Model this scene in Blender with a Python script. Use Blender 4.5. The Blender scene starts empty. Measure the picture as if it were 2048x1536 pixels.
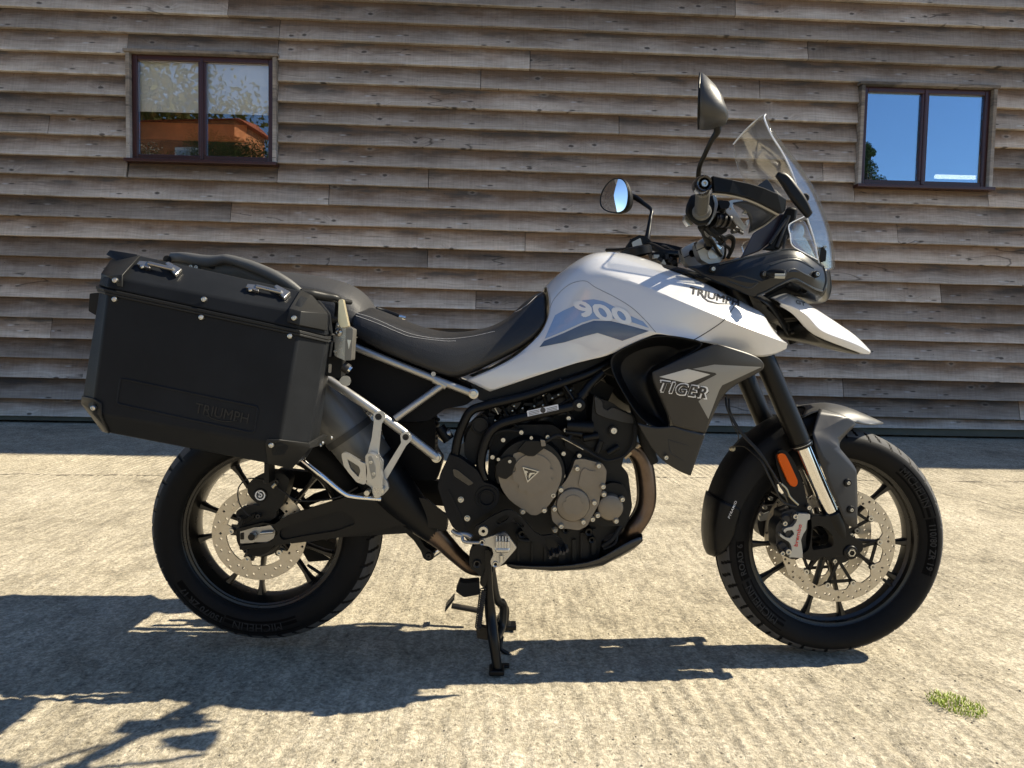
import bpy, bmesh, math, random
import numpy as np
from mathutils import Vector, Matrix, noise
from mathutils.geometry import tessellate_polygon
random.seed(7)
SC = bpy.context.scene
COL = SC.collection
PI = math.pi
R = math.radians

# ------------------------------------------------------------------ camera
CF, CD, CH = 1404.0, 1.9636, 0.864          # focal length in photo pixels, distance, height
YAW, PITCH, ROLL = R(1.787), R(3.142), R(1.19)
_f = Vector((math.sin(YAW)*math.cos(PITCH), math.cos(YAW)*math.cos(PITCH), -math.sin(PITCH)))
_r = Vector((math.cos(YAW), -math.sin(YAW), 0)); _u = _r.cross(_f)
CR = _r*math.cos(ROLL)+_u*math.sin(ROLL); CU = -_r*math.sin(ROLL)+_u*math.cos(ROLL); CFW = _f
CAM = Vector((0, -CD, CH))
cd = bpy.data.cameras.new('camera'); cam = bpy.data.objects.new('camera', cd); COL.objects.link(cam)
m = Matrix.Identity(4)
for i, v in enumerate((CR, CU, -CFW)):
    for j in range(3): m[j][i] = v[j]
m.translation = CAM
cam.matrix_world = m
cd.sensor_width = 36; cd.lens = CF/2048*36; cd.clip_start = .05; cd.clip_end = 400
SC.camera = cam

# ------------------------------------------------------------------ light
SUN_DIR = Vector((1.0, 0.10, .96)).normalized()     # towards the sun
w = bpy.data.worlds.new('World'); SC.world = w; w.use_nodes = True
nt = w.node_tree; nt.nodes.clear()
sky = nt.nodes.new('ShaderNodeTexSky'); sky.sky_type = 'NISHITA'; sky.sun_disc = False
sky.sun_elevation = math.asin(SUN_DIR.z); sky.sun_rotation = math.atan2(SUN_DIR.x, SUN_DIR.y)
sky.altitude = 1200; sky.air_density = 1.0; sky.dust_density = 0.2; sky.ozone_density = 4.5
bg = nt.nodes.new('ShaderNodeBackground'); bg.inputs[1].default_value = 0.092
wo = nt.nodes.new('ShaderNodeOutputWorld')
nt.links.new(sky.outputs[0], bg.inputs[0]); nt.links.new(bg.outputs[0], wo.inputs[0])
ld = bpy.data.lights.new('sun', 'SUN'); ld.energy = 5.0; ld.angle = R(.5); ld.color = (1, .90, .71)
sun = bpy.data.objects.new('sun', ld); COL.objects.link(sun)
sun.rotation_euler = SUN_DIR.to_track_quat('Z', 'Y').to_euler(); sun.location = (12, 2, 14)
SC.view_settings.view_transform = 'Standard'; SC.view_settings.look = 'None'
SC.view_settings.exposure = 0.97; SC.view_settings.gamma = 1
SC.cycles.use_denoising = True
SC.cycles.max_bounces = 8; SC.cycles.transparent_max_bounces = 12
SC.cycles.sample_clamp_indirect = 6

# ------------------------------------------------------------------ measuring helpers
def ray(px, py):
    return (CFW + CR*((px-1024)/CF) - CU*((py-768)/CF))
def P(px, py, Y):                                   # point seen at photo pixel px,py lying in the plane y = Y
    d = ray(px, py); t = (Y-CAM.y)/d.y
    return CAM + d*t
def G(px, py, Z=0.0):
    d = ray(px, py); t = (Z-CAM.z)/d.z
    return CAM + d*t
CROPS = dict(A=(150,480,3.4133), B=(280,860,3.4904), C=(650,700,5.12), D=(860,740,3.65625), E=(780,980,4.0412),
    F=(1380,780,2.8442), G=(1180,130,3.5712), H=(950,480,2.5284), I=(320,490,4.096), J=(1340,440,4.8762),
    K=(220,60,5.1211), L=(1680,120,5.4864), M=(930,700,5.689), N=(1480,960,6.0235), O=(640,580,5.689),
    Q=(1380,680,5.12), S=(1320,340,5.689), X=(0,0,1))
def C(c, x, y, Y):
    a, b, s = CROPS[c]
    return P(a+x/s, b+y/s, Y)
def CL(c, Y, *xy):                                  # list of points in one crop and plane
    return [C(c, xy[i], xy[i+1], Y) for i in range(0, len(xy), 2)]

# ------------------------------------------------------------------ object helpers
def mesh_obj(name, verts, faces, mat=None, parent=None, smooth=False):
    me = bpy.data.meshes.new(name); me.from_pydata([tuple(v) for v in verts], [], faces); me.update()
    return link(name, me, mat, parent, smooth)
def link(name, me, mat=None, parent=None, smooth=False):
    if mat is not None and not me.materials: me.materials.append(mat)
    if smooth:
        me.polygons.foreach_set('use_smooth', [True]*len(me.polygons))
        if smooth is not True: me.set_sharp_from_angle(angle=R(smooth))
    o = bpy.data.objects.new(name, me); COL.objects.link(o)
    if parent is not None: o.parent = parent
    return o
def empty(name, loc, label=None, cat=None, group=None):
    o = bpy.data.objects.new(name, None); COL.objects.link(o); o.location = loc; o.empty_display_size = .1
    tag(o, label, cat, group); return o
def tag(o, label=None, cat=None, group=None, kind=None):
    if label: o['label'] = label
    if cat: o['category'] = cat
    if group: o['group'] = group
    if kind: o['kind'] = kind
    return o
def bev(o, w=.002, seg=2, ang=35):
    m = o.modifiers.new('Bevel', 'BEVEL'); m.width = w; m.segments = seg; m.limit_method = 'ANGLE'; m.angle_limit = R(ang)
    m.harden_normals = False
    return o
def sub(o, n=2):
    m = o.modifiers.new('Subd', 'SUBSURF'); m.levels = n; m.render_levels = n; return o
def solid(o, t, off=0):
    m = o.modifiers.new('Solid', 'SOLIDIFY'); m.thickness = t; m.offset = off; return o

class MB:
    """collects shapes for one mesh"""
    def __init__(s): s.v = []; s.f = []
    def add(s, vs, fs):
        n = len(s.v); s.v += [Vector(v) for v in vs]; s.f += [tuple(i+n for i in f) for f in fs]
        return s
    def box(s, c, size, rot=None):
        sx, sy, sz = (q/2 for q in size)
        vs = [Vector((x, y, z)) for x in (-sx, sx) for y in (-sy, sy) for z in (-sz, sz)]
        if rot is not None: vs = [rot @ v for v in vs]
        vs = [v+Vector(c) for v in vs]
        return s.add(vs, [(0,1,3,2),(4,6,7,5),(0,4,5,1),(2,3,7,6),(0,2,6,4),(1,5,7,3)])
    def tube(s, pts, r, n=12, caps=True):
        pts = [Vector(p) for p in pts]
        rr = r if isinstance(r, (list, tuple)) else [r]*len(pts)
        rings = []; up = None
        for i, p in enumerate(pts):
            t = (pts[min(i+1, len(pts)-1)]-pts[max(i-1, 0)]).normalized()
            if up is None:
                up = Vector((0, 1, 0)) if abs(t.y) < .9 else Vector((1, 0, 0))
            a = t.cross(up).normalized(); up = a.cross(t).normalized()
            rings.append([p + (a*math.cos(2*PI*k/n)+up*math.sin(2*PI*k/n))*rr[i] for k in range(n)])
        vs = [v for g in rings for v in g]; fs = []
        for i in range(len(pts)-1):
            for k in range(n):
                fs.append((i*n+k, i*n+(k+1) % n, (i+1)*n+(k+1) % n, (i+1)*n+k))
        if caps:
            fs.append(tuple(range(n-1, -1, -1))); fs.append(tuple((len(pts)-1)*n+k for k in range(n)))
        return s.add(vs, fs)
    def lathe(s, prof, c=(0, 0, 0), axis='Y', n=48, close=False, a0=0, a1=2*PI):
        """prof: (radius, offset along axis)"""
        c = Vector(c); vs = []; fs = []; full = abs(a1-a0-2*PI) < 1e-6; m = n if full else n+1
        if isinstance(axis, Vector):
            ax = axis.normalized(); e1 = ax.orthogonal().normalized(); e2 = ax.cross(e1)
        else:
            ax = {'X': Vector((1,0,0)), 'Y': Vector((0,1,0)), 'Z': Vector((0,0,1))}[axis]
            e1 = {'X': Vector((0,1,0)), 'Y': Vector((1,0,0)), 'Z': Vector((1,0,0))}[axis]; e2 = ax.cross(e1)
            if axis == 'Y': e2 = Vector((0, 0, 1))
        for k in range(m):
            a = a0+(a1-a0)*k/n
            d = e1*math.cos(a)+e2*math.sin(a)
            for (r, o) in prof: vs.append(c+d*r+ax*o)
        q = len(prof)
        for k in range(n):
            k2 = (k+1) % m
            for i in range(q-1 if not close else q):
                j = (i+1) % q
                fs.append((k*q+i, k2*q+i, k2*q+j, k*q+j))
        return s.add(vs, fs)
    def disc(s, r, y0, y1, c, axis='Y', n=24, ch=0.0):
        """solid short cylinder between offsets y0 and y1"""
        ch = min(ch, r*.5)
        return s.lathe([(0.0001, y0), (r-ch, y0), (r, y0+ch if y1 > y0 else y0-ch), (r, y1-ch if y1 > y0 else y1+ch), (r-ch, y1), (0.0001, y1)], c, axis, n)
    def hexbolt(s, c, r, y, n=6, h=.004, axis='Y'):
        return s.lathe([(0.0001, y), (r*.45, y), (r*.5, y-h*.5), (r*.55, y-h), (r*.9, y-h), (r, y-h*.7), (r, y+h)], c, axis, 16)
    def obj(s, name, mat=None, parent=None, smooth=35):
        o = mesh_obj(name, s.v, s.f, mat, parent)
        bm = bmesh.new(); bm.from_mesh(o.data); bmesh.ops.recalc_face_normals(bm, faces=bm.faces)
        bm.to_mesh(o.data); bm.free()
        if smooth:
            o.data.polygons.foreach_set('use_smooth', [True]*len(o.data.polygons)); o.data.set_sharp_from_angle(angle=R(smooth))
        return o

def spline(pts, n=8, closed=False):
    """Catmull-Rom through points"""
    pts = [Vector(p) for p in pts]; out = []; N = len(pts)
    rng = range(N if closed else N-1)
    for i in rng:
        p0 = pts[(i-1) % N] if closed or i > 0 else pts[0]*2-pts[1]
        p1 = pts[i]; p2 = pts[(i+1) % N]
        p3 = pts[(i+2) % N] if closed or i+2 < N else pts[-1]*2-pts[-2]
        for k in range(n):
            t = k/n
            out.append(.5*((2*p1)+(-p0+p2)*t+(2*p0-5*p1+4*p2-p3)*t*t+(-p0+3*p1-3*p2+p3)*t**3))
    if not closed: out.append(pts[-1])
    return out
def tube(name, pts, r, mat, parent, n=12, sm=8, caps=True):
    q = spline(pts, sm) if sm and len(pts) > 2 else [Vector(p) for p in pts]
    if isinstance(r, (list, tuple)):
        rr = [np.interp(i/(len(q)-1), np.linspace(0, 1, len(r)), r) for i in range(len(q))]
    else: rr = r
    return MB().tube(q, [float(x) for x in rr] if isinstance(rr, list) else rr, n, caps).obj(name, mat, parent, 40)
def rnd(loop, r, n=4):
    """round the corners of a 2-D loop of (x,z)"""
    out = []; N = len(loop)
    for i in range(N):
        a = Vector(loop[i-1]); b = Vector(loop[i]); c = Vector(loop[(i+1) % N])
        d1 = (a-b); d2 = (c-b); rr = min(r, d1.length*.45, d2.length*.45)
        p = b+d1.normalized()*rr; q = b+d2.normalized()*rr
        for k in range(n+1):
            t = k/n; out.append(((1-t)**2)*p+2*t*(1-t)*b+t*t*q)
    return out
def xz(pts): return [Vector((p.x, p.z)) for p in pts]
def circ(cx, cz, r, n=20, a0=0): return [Vector((cx+r*math.cos(a0+2*PI*k/n), cz+r*math.sin(a0+2*PI*k/n))) for k in range(n)]
def plate(name, loops, y, t, mat, parent, bw=.0015, seg=2, smooth=35, mirror=False):
    """flat plate lying in the XZ plane: outer face at y, thickness t away from the camera; loops[1:] are holes"""
    vs = []; fs = []
    loops = [[Vector((p[0], p[1])) for p in l] for l in loops]
    def area(l): return sum(l[i-1].x*l[i].y-l[i].x*l[i-1].y for i in range(len(l)))
    for i, l in enumerate(loops):
        if (area(l) > 0) != (i == 0): l.reverse()
    flat = [p for l in loops for p in l]
    tris = tessellate_polygon([[Vector((p.x, p.y, 0)) for p in l] for l in loops])
    n = len(flat)
    for p in flat: vs.append((p.x, y, p.y))
    for p in flat: vs.append((p.x, y+t, p.y))
    for a, b, c in tris:
        fs.append((a, b, c)); fs.append((c+n, b+n, a+n))
    s = 0
    for l in loops:
        k = len(l)
        for i in range(k):
            j = (i+1) % k; fs.append((s+i, s+i+n, s+j+n, s+j))
        s += k
    mb = MB().add(vs, fs)
    o = mb.obj(name, mat, parent, smooth)
    if bw: bev(o, bw, seg, 50)
    return o
def mirror_y(o, keepname=None):
    """a copy of a part on the other side of the bike"""
    me = o.data.copy()
    for v in me.vertices: v.co.y = -v.co.y
    me.flip_normals()
    c = o.copy(); c.data = me; COL.objects.link(c)
    return c
def hull(name, tab, faces, mat, parent, bw=.004, seg=3, mirror=False, sd=0, smooth=40):
    """tab: list of 3-D points; faces: index tuples"""
    mb = MB().add(tab, faces)
    o = mb.obj(name, mat, parent, smooth)
    if bw: bev(o, bw, seg, 18)
    if sd: sub(o, sd)
    return o
def skin(name, tab, faces, crease, mat, parent, crop='X', sd=2, edge=.85, thick=.003, mirror=False, bridge=None, smooth=True, raw=None):
    """control cage -> subdivided panel; tab rows are (x, y, depth) in crop pixels; bridge: indices joined over the centre line"""
    vs = [C(crop, *t) for t in tab]+[Vector(v) for v in (raw or [])]; fs = [tuple(f) for f in faces]; cr = {tuple(sorted((a, b))): w for a, b, w in crease}
    n = len(vs)
    if bridge:
        vs += [Vector((v.x, -v.y, v.z)) for v in vs]; fs += [tuple(i+n for i in reversed(f)) for f in faces]
        cr.update({(a+n, b+n): w for (a, b), w in list(cr.items())})
        base = len(vs)
        for i in bridge: v = vs[i]; vs.append(Vector((v.x, 0, v.z+abs(v.y)*.13)))
        for k in range(len(bridge)-1):
            a, b = bridge[k], bridge[k+1]; ca, cb = base+k, base+k+1
            fs += [(a, b, cb, ca), (ca, cb, b+n, a+n)]
    me = bpy.data.meshes.new(name); me.from_pydata([tuple(v) for v in vs], [], fs); me.update()
    bm = bmesh.new(); bm.from_mesh(me); bmesh.ops.recalc_face_normals(bm, faces=bm.faces)
    lay_ = bm.edges.layers.float.get('crease_edge') or bm.edges.layers.float.new('crease_edge')
    for e in bm.edges:
        k = tuple(sorted((e.verts[0].index, e.verts[1].index)))
        if k in cr:
            e[lay_] = cr[k]
            if cr[k] >= .8: e.smooth = False
        elif e.is_boundary: e[lay_] = edge
    bm.to_mesh(me); bm.free()
    o = link(name, me, mat, parent, smooth)
    if sd: sub(o, sd)
    if thick: solid(o, thick, 0)
    return o
def loft(name, rings, mat, parent, caps=True, sd=0, smooth=50, closed=True):
    n = len(rings[0]); vs = [v for g in rings for v in g]; fs = []
    for i in range(len(rings)-1):
        for k in range(n if closed else n-1):
            fs.append((i*n+k, i*n+(k+1) % n, (i+1)*n+(k+1) % n, (i+1)*n+k))
    if caps and closed:
        fs.append(tuple(range(n-1, -1, -1))); fs.append(tuple((len(rings)-1)*n+k for k in range(n)))
    o = MB().add(vs, fs).obj(name, mat, parent, smooth)
    if sd: sub(o, sd)
    return o
_txt = {}
def text_mesh(s, size=1.0, bold=0.0, shear=0.0, spacing=1.0, res=3):
    """flat letters in the XY plane, centred; returns verts, faces"""
    key = (s, size, bold, shear, spacing)
    if key in _txt: return _txt[key]
    cu = bpy.data.curves.new('letters', 'FONT'); cu.body = s; cu.size = size; cu.offset = bold; cu.shear = shear
    cu.space_character = spacing; cu.align_x = 'CENTER'; cu.align_y = 'CENTER'; cu.resolution_u = res; cu.extrude = 0
    ob = bpy.data.objects.new('letters', cu); COL.objects.link(ob)
    dg = bpy.context.evaluated_depsgraph_get(); me = bpy.data.meshes.new_from_object(ob.evaluated_get(dg))
    vs = [v.co.copy() for v in me.vertices]; fs = [tuple(p.vertices) for p in me.polygons]
    bpy.data.objects.remove(ob); bpy.data.curves.remove(cu); bpy.data.meshes.remove(me)
    _txt[key] = (vs, fs)
    return vs, fs
def cut_flat(vs, fs, gx, gy):
    """cut flat XY faces along a grid so that they can follow a curved surface"""
    bm = bmesh.new(); bv = [bm.verts.new((v[0], v[1], 0)) for v in vs]
    for f in fs:
        try: bm.faces.new([bv[i] for i in f])
        except ValueError: pass
    for g, ax in ((gx, 0), (gy, 1)):
        if not g: continue
        lo = min(v.co[ax] for v in bm.verts); hi = max(v.co[ax] for v in bm.verts)
        k = math.floor(lo/g)+1
        while k*g < hi:
            co = [0, 0, 0]; no = [0, 0, 0]; co[ax] = k*g; no[ax] = 1
            bmesh.ops.bisect_plane(bm, geom=bm.verts[:]+bm.edges[:]+bm.faces[:], plane_co=co, plane_no=no, dist=1e-7); k += 1
    bm.verts.index_update()
    out = [v.co.copy() for v in bm.verts], [tuple(v.index for v in f.verts) for f in bm.faces]
    bm.free(); return out
def letters(name, s, fn, mat, parent, size=1.0, bold=0.0, shear=0.0, spacing=1.0, thick=0.0, grid=0):
    """fn maps (u,v) of the flat letters to a 3-D point"""
    vs, fs = text_mesh(s, size, bold, shear, spacing)
    if grid: vs, fs = cut_flat(vs, fs, grid, grid)
    o = mesh_obj(name, [fn(v.x, v.y) for v in vs], fs, mat, parent)
    if thick: solid(o, thick, 0)
    return o
from mathutils.bvhtree import BVHTree
def surface(*objs):
    bpy.context.view_layer.update(); dg = bpy.context.evaluated_depsgraph_get(); vs = []; fs = []
    for o in objs:
        e = o.evaluated_get(dg); me = e.to_mesh(); n = len(vs); vs += [o.matrix_world @ v.co for v in me.vertices]
        fs += [tuple(i+n for i in p.vertices) for p in me.polygons]; e.to_mesh_clear()
    return BVHTree.FromPolygons(vs, fs)
def lay(name, vs, fs, crop, tree, mat, parent, lift=.0008, grid=6, fall=None):
    """lay flat shapes, given in the pixels of a crop, onto a surface"""
    a, b, s = CROPS[crop]; vs, fs = cut_flat([(a+v[0]/s, b+v[1]/s) for v in vs], fs, grid, grid); out = []; last = None
    for v in vs:
        d = ray(v.x, v.y).normalized(); hit, no, _, _ = tree.ray_cast(CAM, d)
        if hit is None: hit = last if last is not None else P(v.x, v.y, fall or -.2)
        last = hit; out.append(hit-d*lift)
    bm = None
    return mesh_obj(name, out, fs, mat, parent)
def decal(name, poly, crop, tree, mat, parent, lift=.0008, grid=6, fall=None):
    t = tessellate_polygon([[Vector((p[0], p[1], 0)) for p in poly]])
    return lay(name, [Vector((p[0], p[1])) for p in poly], t, crop, tree, mat, parent, lift, grid, fall)
def decal_text(name, s, p0, p1, h, crop, tree, mat, parent, bold=0.0, shear=0.0, spacing=1.0, lift=.0012, grid=5, up=None, fall=None, fat=0):
    """text running from p0 to p1 (crop pixels, centre line), cap height h"""
    vs, fs = text_mesh(s, 1.0, bold, shear, spacing)
    x0 = min(v.x for v in vs); x1 = max(v.x for v in vs); y0 = min(v.y for v in vs); y1 = max(v.y for v in vs)
    a = Vector(p0); b = Vector(p1); d = b-a; n_ = Vector(up) if up else Vector((d.y, -d.x)).normalized()
    o = None; dn = d.normalized()
    for k, (fx, fy) in enumerate(((0, 0), (-1, -.5), (1, .5), (-.5, .7), (.5, -.7)) if fat else ((0, 0),)):
        q = [a+d*((v.x-x0)/(x1-x0))+n_*(((v.y-y0)/(y1-y0)-.5)*h)+dn*(fx*fat)+Vector((-dn.y, dn.x))*(fy*fat) for v in vs]
        c = lay(name, q, fs, crop, tree, mat, parent, lift+k*.00022, grid, fall)
        if o is None: o = c; allv = [v.co.copy() for v in c.data.vertices]; allf = [tuple(f_.vertices) for f_ in c.data.polygons]
        else:
            n0 = len(allv); allv += [v.co.copy() for v in c.data.vertices]; allf += [tuple(i+n0 for i in f_.vertices) for f_ in c.data.polygons]
            bpy.data.objects.remove(c)
    if fat:
        me = bpy.data.meshes.new(name); me.from_pydata(allv, [], allf); me.materials.append(mat); o.data = me
    return o
def plane_fn(p0, p1, p2=None, lift=Vector((0, -.0006, 0))):
    """letters run from p0 (left end of base) to p1; v axis perpendicular in the XZ plane"""
    d = (p1-p0); L = d.length; d = d/L; up = Vector((-d.z, 0, d.x)); c = (p0+p1)/2
    if p2 is not None: up = (p2-p0).normalized()
    return lambda u, v: c+d*u+up*v+lift

# ------------------------------------------------------------------ materials
MATS = {}
def nodes(name):
    m = bpy.data.materials.new(name); m.use_nodes = True; t = m.node_tree
    b = t.nodes['Principled BSDF']; MATS[name] = m
    return m, t, b
def mat(name, col, rough=.5, metal=0.0, coat=0.0, bump=0.0, bscale=300, var=0.0, vscale=8, spec=.5, rvar=.0, coatr=.05):
    m, t, b = nodes(name)
    b.inputs['Base Color'].default_value = (*col, 1); b.inputs['Roughness'].default_value = rough
    b.inputs['Metallic'].default_value = metal; b.inputs['Coat Weight'].default_value = coat
    b.inputs['Coat Roughness'].default_value = coatr
    b.inputs['Specular IOR Level'].default_value = spec
    tc = t.nodes.new('ShaderNodeTexCoord')
    if bump:
        n = t.nodes.new('ShaderNodeTexNoise'); n.inputs['Scale'].default_value = bscale; n.inputs['Detail'].default_value = 3
        bp = t.nodes.new('ShaderNodeBump'); bp.inputs['Strength'].default_value = bump; bp.inputs['Distance'].default_value = .001
        t.links.new(tc.outputs['Object'], n.inputs['Vector']); t.links.new(n.outputs[0], bp.inputs['Height'])
        t.links.new(bp.outputs[0], b.inputs['Normal'])
    if var or rvar:
        n = t.nodes.new('ShaderNodeTexNoise'); n.inputs['Scale'].default_value = vscale; n.inputs['Detail'].default_value = 6
        n.inputs['Roughness'].default_value = .65
        t.links.new(tc.outputs['Object'], n.inputs['Vector'])
        if var:
            mp = t.nodes.new('ShaderNodeMapRange'); mp.inputs[1].default_value = .3; mp.inputs[2].default_value = .7
            mp.inputs[3].default_value = 1-var; mp.inputs[4].default_value = 1+var
            mx = t.nodes.new('ShaderNodeMix'); mx.data_type = 'RGBA'; mx.blend_type = 'MULTIPLY'; mx.inputs[0].default_value = 1
            mx.inputs[6].default_value = (*col, 1)
            t.links.new(n.outputs[0], mp.inputs[0]); t.links.new(mp.outputs[0], mx.inputs[7]); t.links.new(mx.outputs[2], b.inputs['Base Color'])
        if rvar:
            mp = t.nodes.new('ShaderNodeMapRange'); mp.inputs[1].default_value = .3; mp.inputs[2].default_value = .7
            mp.inputs[3].default_value = max(.02, rough-rvar); mp.inputs[4].default_value = rough+rvar
            t.links.new(n.outputs[0], mp.inputs[0]); t.links.new(mp.outputs[0], b.inputs['Roughness'])
    return m
# ================================================================== setting
def NN(t, kind, **kw):
    n = t.nodes.new(kind)
    for k, v in kw.items():
        if k.startswith('i'): n.inputs[int(k[1:])].default_value = v
        else: setattr(n, k, v)
    return n
def ramp(t, stops, interp='LINEAR'):
    n = t.nodes.new('ShaderNodeValToRGB'); cr = n.color_ramp; cr.interpolation = interp
    cr.elements[0].position = stops[0][0]; cr.elements[0].color = (*stops[0][1], 1)
    cr.elements[1].position = stops[1][0]; cr.elements[1].color = (*stops[1][1], 1)
    for p, c in stops[2:]:
        e = cr.elements.new(p); e.color = (*c, 1)
    return n
def mixc(t, a, b, fac, mode='MIX'):
    n = t.nodes.new('ShaderNodeMix'); n.data_type = 'RGBA'; n.blend_type = mode
    for s, i in ((fac, 0), (a, 6), (b, 7)):
        if isinstance(s, (int, float)): n.inputs[i].default_value = s
        elif isinstance(s, tuple): n.inputs[i].default_value = (*s, 1)
        else: t.links.new(s, n.inputs[i])
    return n.outputs[2]
def math_(t, op, a, b=None):
    n = t.nodes.new('ShaderNodeMath'); n.operation = op
    for s, i in ((a, 0), (b, 1)):
        if s is None: continue
        if isinstance(s, (int, float)): n.inputs[i].default_value = s
        else: t.links.new(s, n.inputs[i])
    return n.outputs[0]

# ---- concrete yard
def concrete():
    m, t, b = nodes('concrete'); L = t.links.new
    tc = NN(t, 'ShaderNodeTexCoord'); co = tc.outputs['Object']
    def noi(sc, det=5, rough=.6, vec=co, dist=0):
        n = NN(t, 'ShaderNodeTexNoise', i2=sc, i3=det, i4=rough); n.inputs['Distortion'].default_value = dist; L(vec, n.inputs[0]); return n.outputs[0]
    big = noi(.9, 4); mid = noi(7, 6, .7); fine = noi(60, 5, .75); grit = noi(260, 3, .7)
    # brushed ridges running down to the right
    mp = NN(t, 'ShaderNodeMapping'); L(co, mp.inputs[0]); mp.inputs['Rotation'].default_value = (0, 0, R(3)); mp.inputs['Scale'].default_value = (1, .22, 1)
    brush = noi(34, 4, .7, mp.outputs[0])
    wv = NN(t, 'ShaderNodeTexWave', wave_type='BANDS', bands_direction='X'); wv.inputs['Scale'].default_value = 2.6; wv.inputs['Distortion'].default_value = 2.2
    wv.inputs['Detail'].default_value = 2; wv.inputs['Detail Scale'].default_value = .6
    L(mp.outputs[0], wv.inputs[0])
    vo = NN(t, 'ShaderNodeTexVoronoi', i2=42.0); L(co, vo.inputs['Vector'])
    pits = NN(t, 'ShaderNodeMapRange', i1=.05, i2=.22, i3=0.0, i4=1.0); L(vo.outputs['Distance'], pits.inputs[0])
    vo2 = NN(t, 'ShaderNodeTexVoronoi', i2=130.0); L(co, vo2.inputs['Vector'])
    c1 = ramp(t, [(.36, (.170, .148, .110)), (.46, (.370, .328, .245)), (.56, (.485, .432, .332)), (.66, (.60, .545, .44))])
    s = math_(t, 'ADD', math_(t, 'MULTIPLY', big, .35), math_(t, 'ADD', math_(t, 'MULTIPLY', mid, .30), math_(t, 'MULTIPLY', fine, .42)))
    s = math_(t, 'SUBTRACT', s, .035)
    L(s, c1.inputs[0])
    agg = ramp(t, [(.0, (.62, .58, .5)), (.35, (1, 1, 1)), (.8, (1.05, 1.02, .98))]); L(vo2.outputs['Color'], agg.inputs[0])
    col = mixc(t, c1.outputs[0], agg.outputs[0], .6, 'MULTIPLY')
    pc = NN(t, 'ShaderNodeMapRange', i1=0, i2=1, i3=.62, i4=1); L(pits.outputs[0], pc.inputs[0])
    msk = math_(t, 'GREATER_THAN', noi(5, 2), .53)
    pcm = math_(t, 'MAXIMUM', pc.outputs[0], math_(t, 'SUBTRACT', 1.0, msk))
    col = mixc(t, col, pcm, 1.0, 'MULTIPLY')
    dk = NN(t, 'ShaderNodeMapRange', i1=.52, i2=.72, i3=1, i4=.70); L(noi(3.2, 6, .75), dk.inputs[0])
    col = mixc(t, col, dk.outputs[0], 1.0, 'MULTIPLY')
    sk = NN(t, 'ShaderNodeMapRange', i1=.37, i2=.63, i3=.68, i4=1.26); L(noi(95, 3, .6, dist=.8), sk.inputs[0]); col = mixc(t, col, sk.outputs[0], 1.0, 'MULTIPLY')
    bs = NN(t, 'ShaderNodeMapRange', i1=.34, i2=.66, i3=.80, i4=1.18); L(brush, bs.inputs[0]); col = mixc(t, col, bs.outputs[0], 1.0, 'MULTIPLY')
    L(col, b.inputs['Base Color']); b.inputs['Roughness'].default_value = .88; b.inputs['Specular IOR Level'].default_value = .3
    h = math_(t, 'ADD', math_(t, 'MULTIPLY', fine, .9), math_(t, 'MULTIPLY', grit, .45))
    h = math_(t, 'ADD', h, math_(t, 'MULTIPLY', brush, .9)); h = math_(t, 'ADD', h, math_(t, 'MULTIPLY', noi(150, 4, .8, dist=.5), .7))
    h = math_(t, 'ADD', h, math_(t, 'MULTIPLY', mid, .9)); h = math_(t, 'ADD', h, math_(t, 'MULTIPLY', math_(t, 'MULTIPLY', pits.outputs[0], msk), .6))
    bp = NN(t, 'ShaderNodeBump'); bp.inputs['Strength'].default_value = .70; bp.inputs['Distance'].default_value = .0075
    L(h, bp.inputs['Height']); L(bp.outputs[0], b.inputs['Normal'])
    return m
CONC = concrete()
g0, g1 = G(0, 850), G(2048, 874)
WALL_Y = (g0.y+g1.y)/2
# ground sheet: tamped ribs running towards the barn are real relief near the bike, coarse sheet beyond
def vnoise(x, y, seed):
    rs = np.random.RandomState(seed); T = rs.rand(64, 64)
    xi = np.floor(x).astype(int); yi = np.floor(y).astype(int); fx = x-xi; fy = y-yi
    fx = fx*fx*(3-2*fx); fy = fy*fy*(3-2*fy)
    a = T[xi % 64, yi % 64]; b = T[(xi+1) % 64, yi % 64]; c = T[xi % 64, (yi+1) % 64]; d = T[(xi+1) % 64, (yi+1) % 64]
    return (a*(1-fx)+b*fx)*(1-fy)+(c*(1-fx)+d*fx)*fy
CRACK_LINE = [(.93, -.10), (.945, -.18), (.92, -.30), (.93, -.42), (.90, -.57), (.91, -.75)]
def ground_z(x, y):
    x = np.asarray(x, float); y = np.asarray(y, float)
    z = .006*(vnoise(x*1.3, y*1.3, 1)-.5)+.0030*(vnoise(x*11, y*11, 2)-.5)+.0022*(vnoise(x*32, y*26, 3)-.5)
    sp = .046
    ph = (x+.010*(vnoise(x*1.1, y*2.2, 4)-.5)*4)/sp
    rib = np.abs(np.sin(np.pi*ph))**1.6-.5
    far = np.clip((y-2.2)/.8, 0, 1); nearf = np.clip((-.05-y)/.25, 0, 1)
    amp = .0040*far+.0034*nearf*np.clip(vnoise(x*1.7, y*.9, 5)*1.9-.45, 0, 1)+.0010
    z = z+rib*amp*(.6+.8*vnoise(x*6, y*5, 6))
    px = np.interp(-y, [-p[1] for p in CRACK_LINE], [p[0] for p in CRACK_LINE])+.022*(vnoise(y*17, y*0+3, 7)-.5)
    d = np.abs(x-px)/(.006+.010*vnoise(y*40, x*10, 8)); on = ((y < -.08) & (y > -.9)).astype(float)
    z = z-.0055*np.exp(-d*d)*on*(.3+vnoise(y*25, x*5, 9))
    return z-.004
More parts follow.
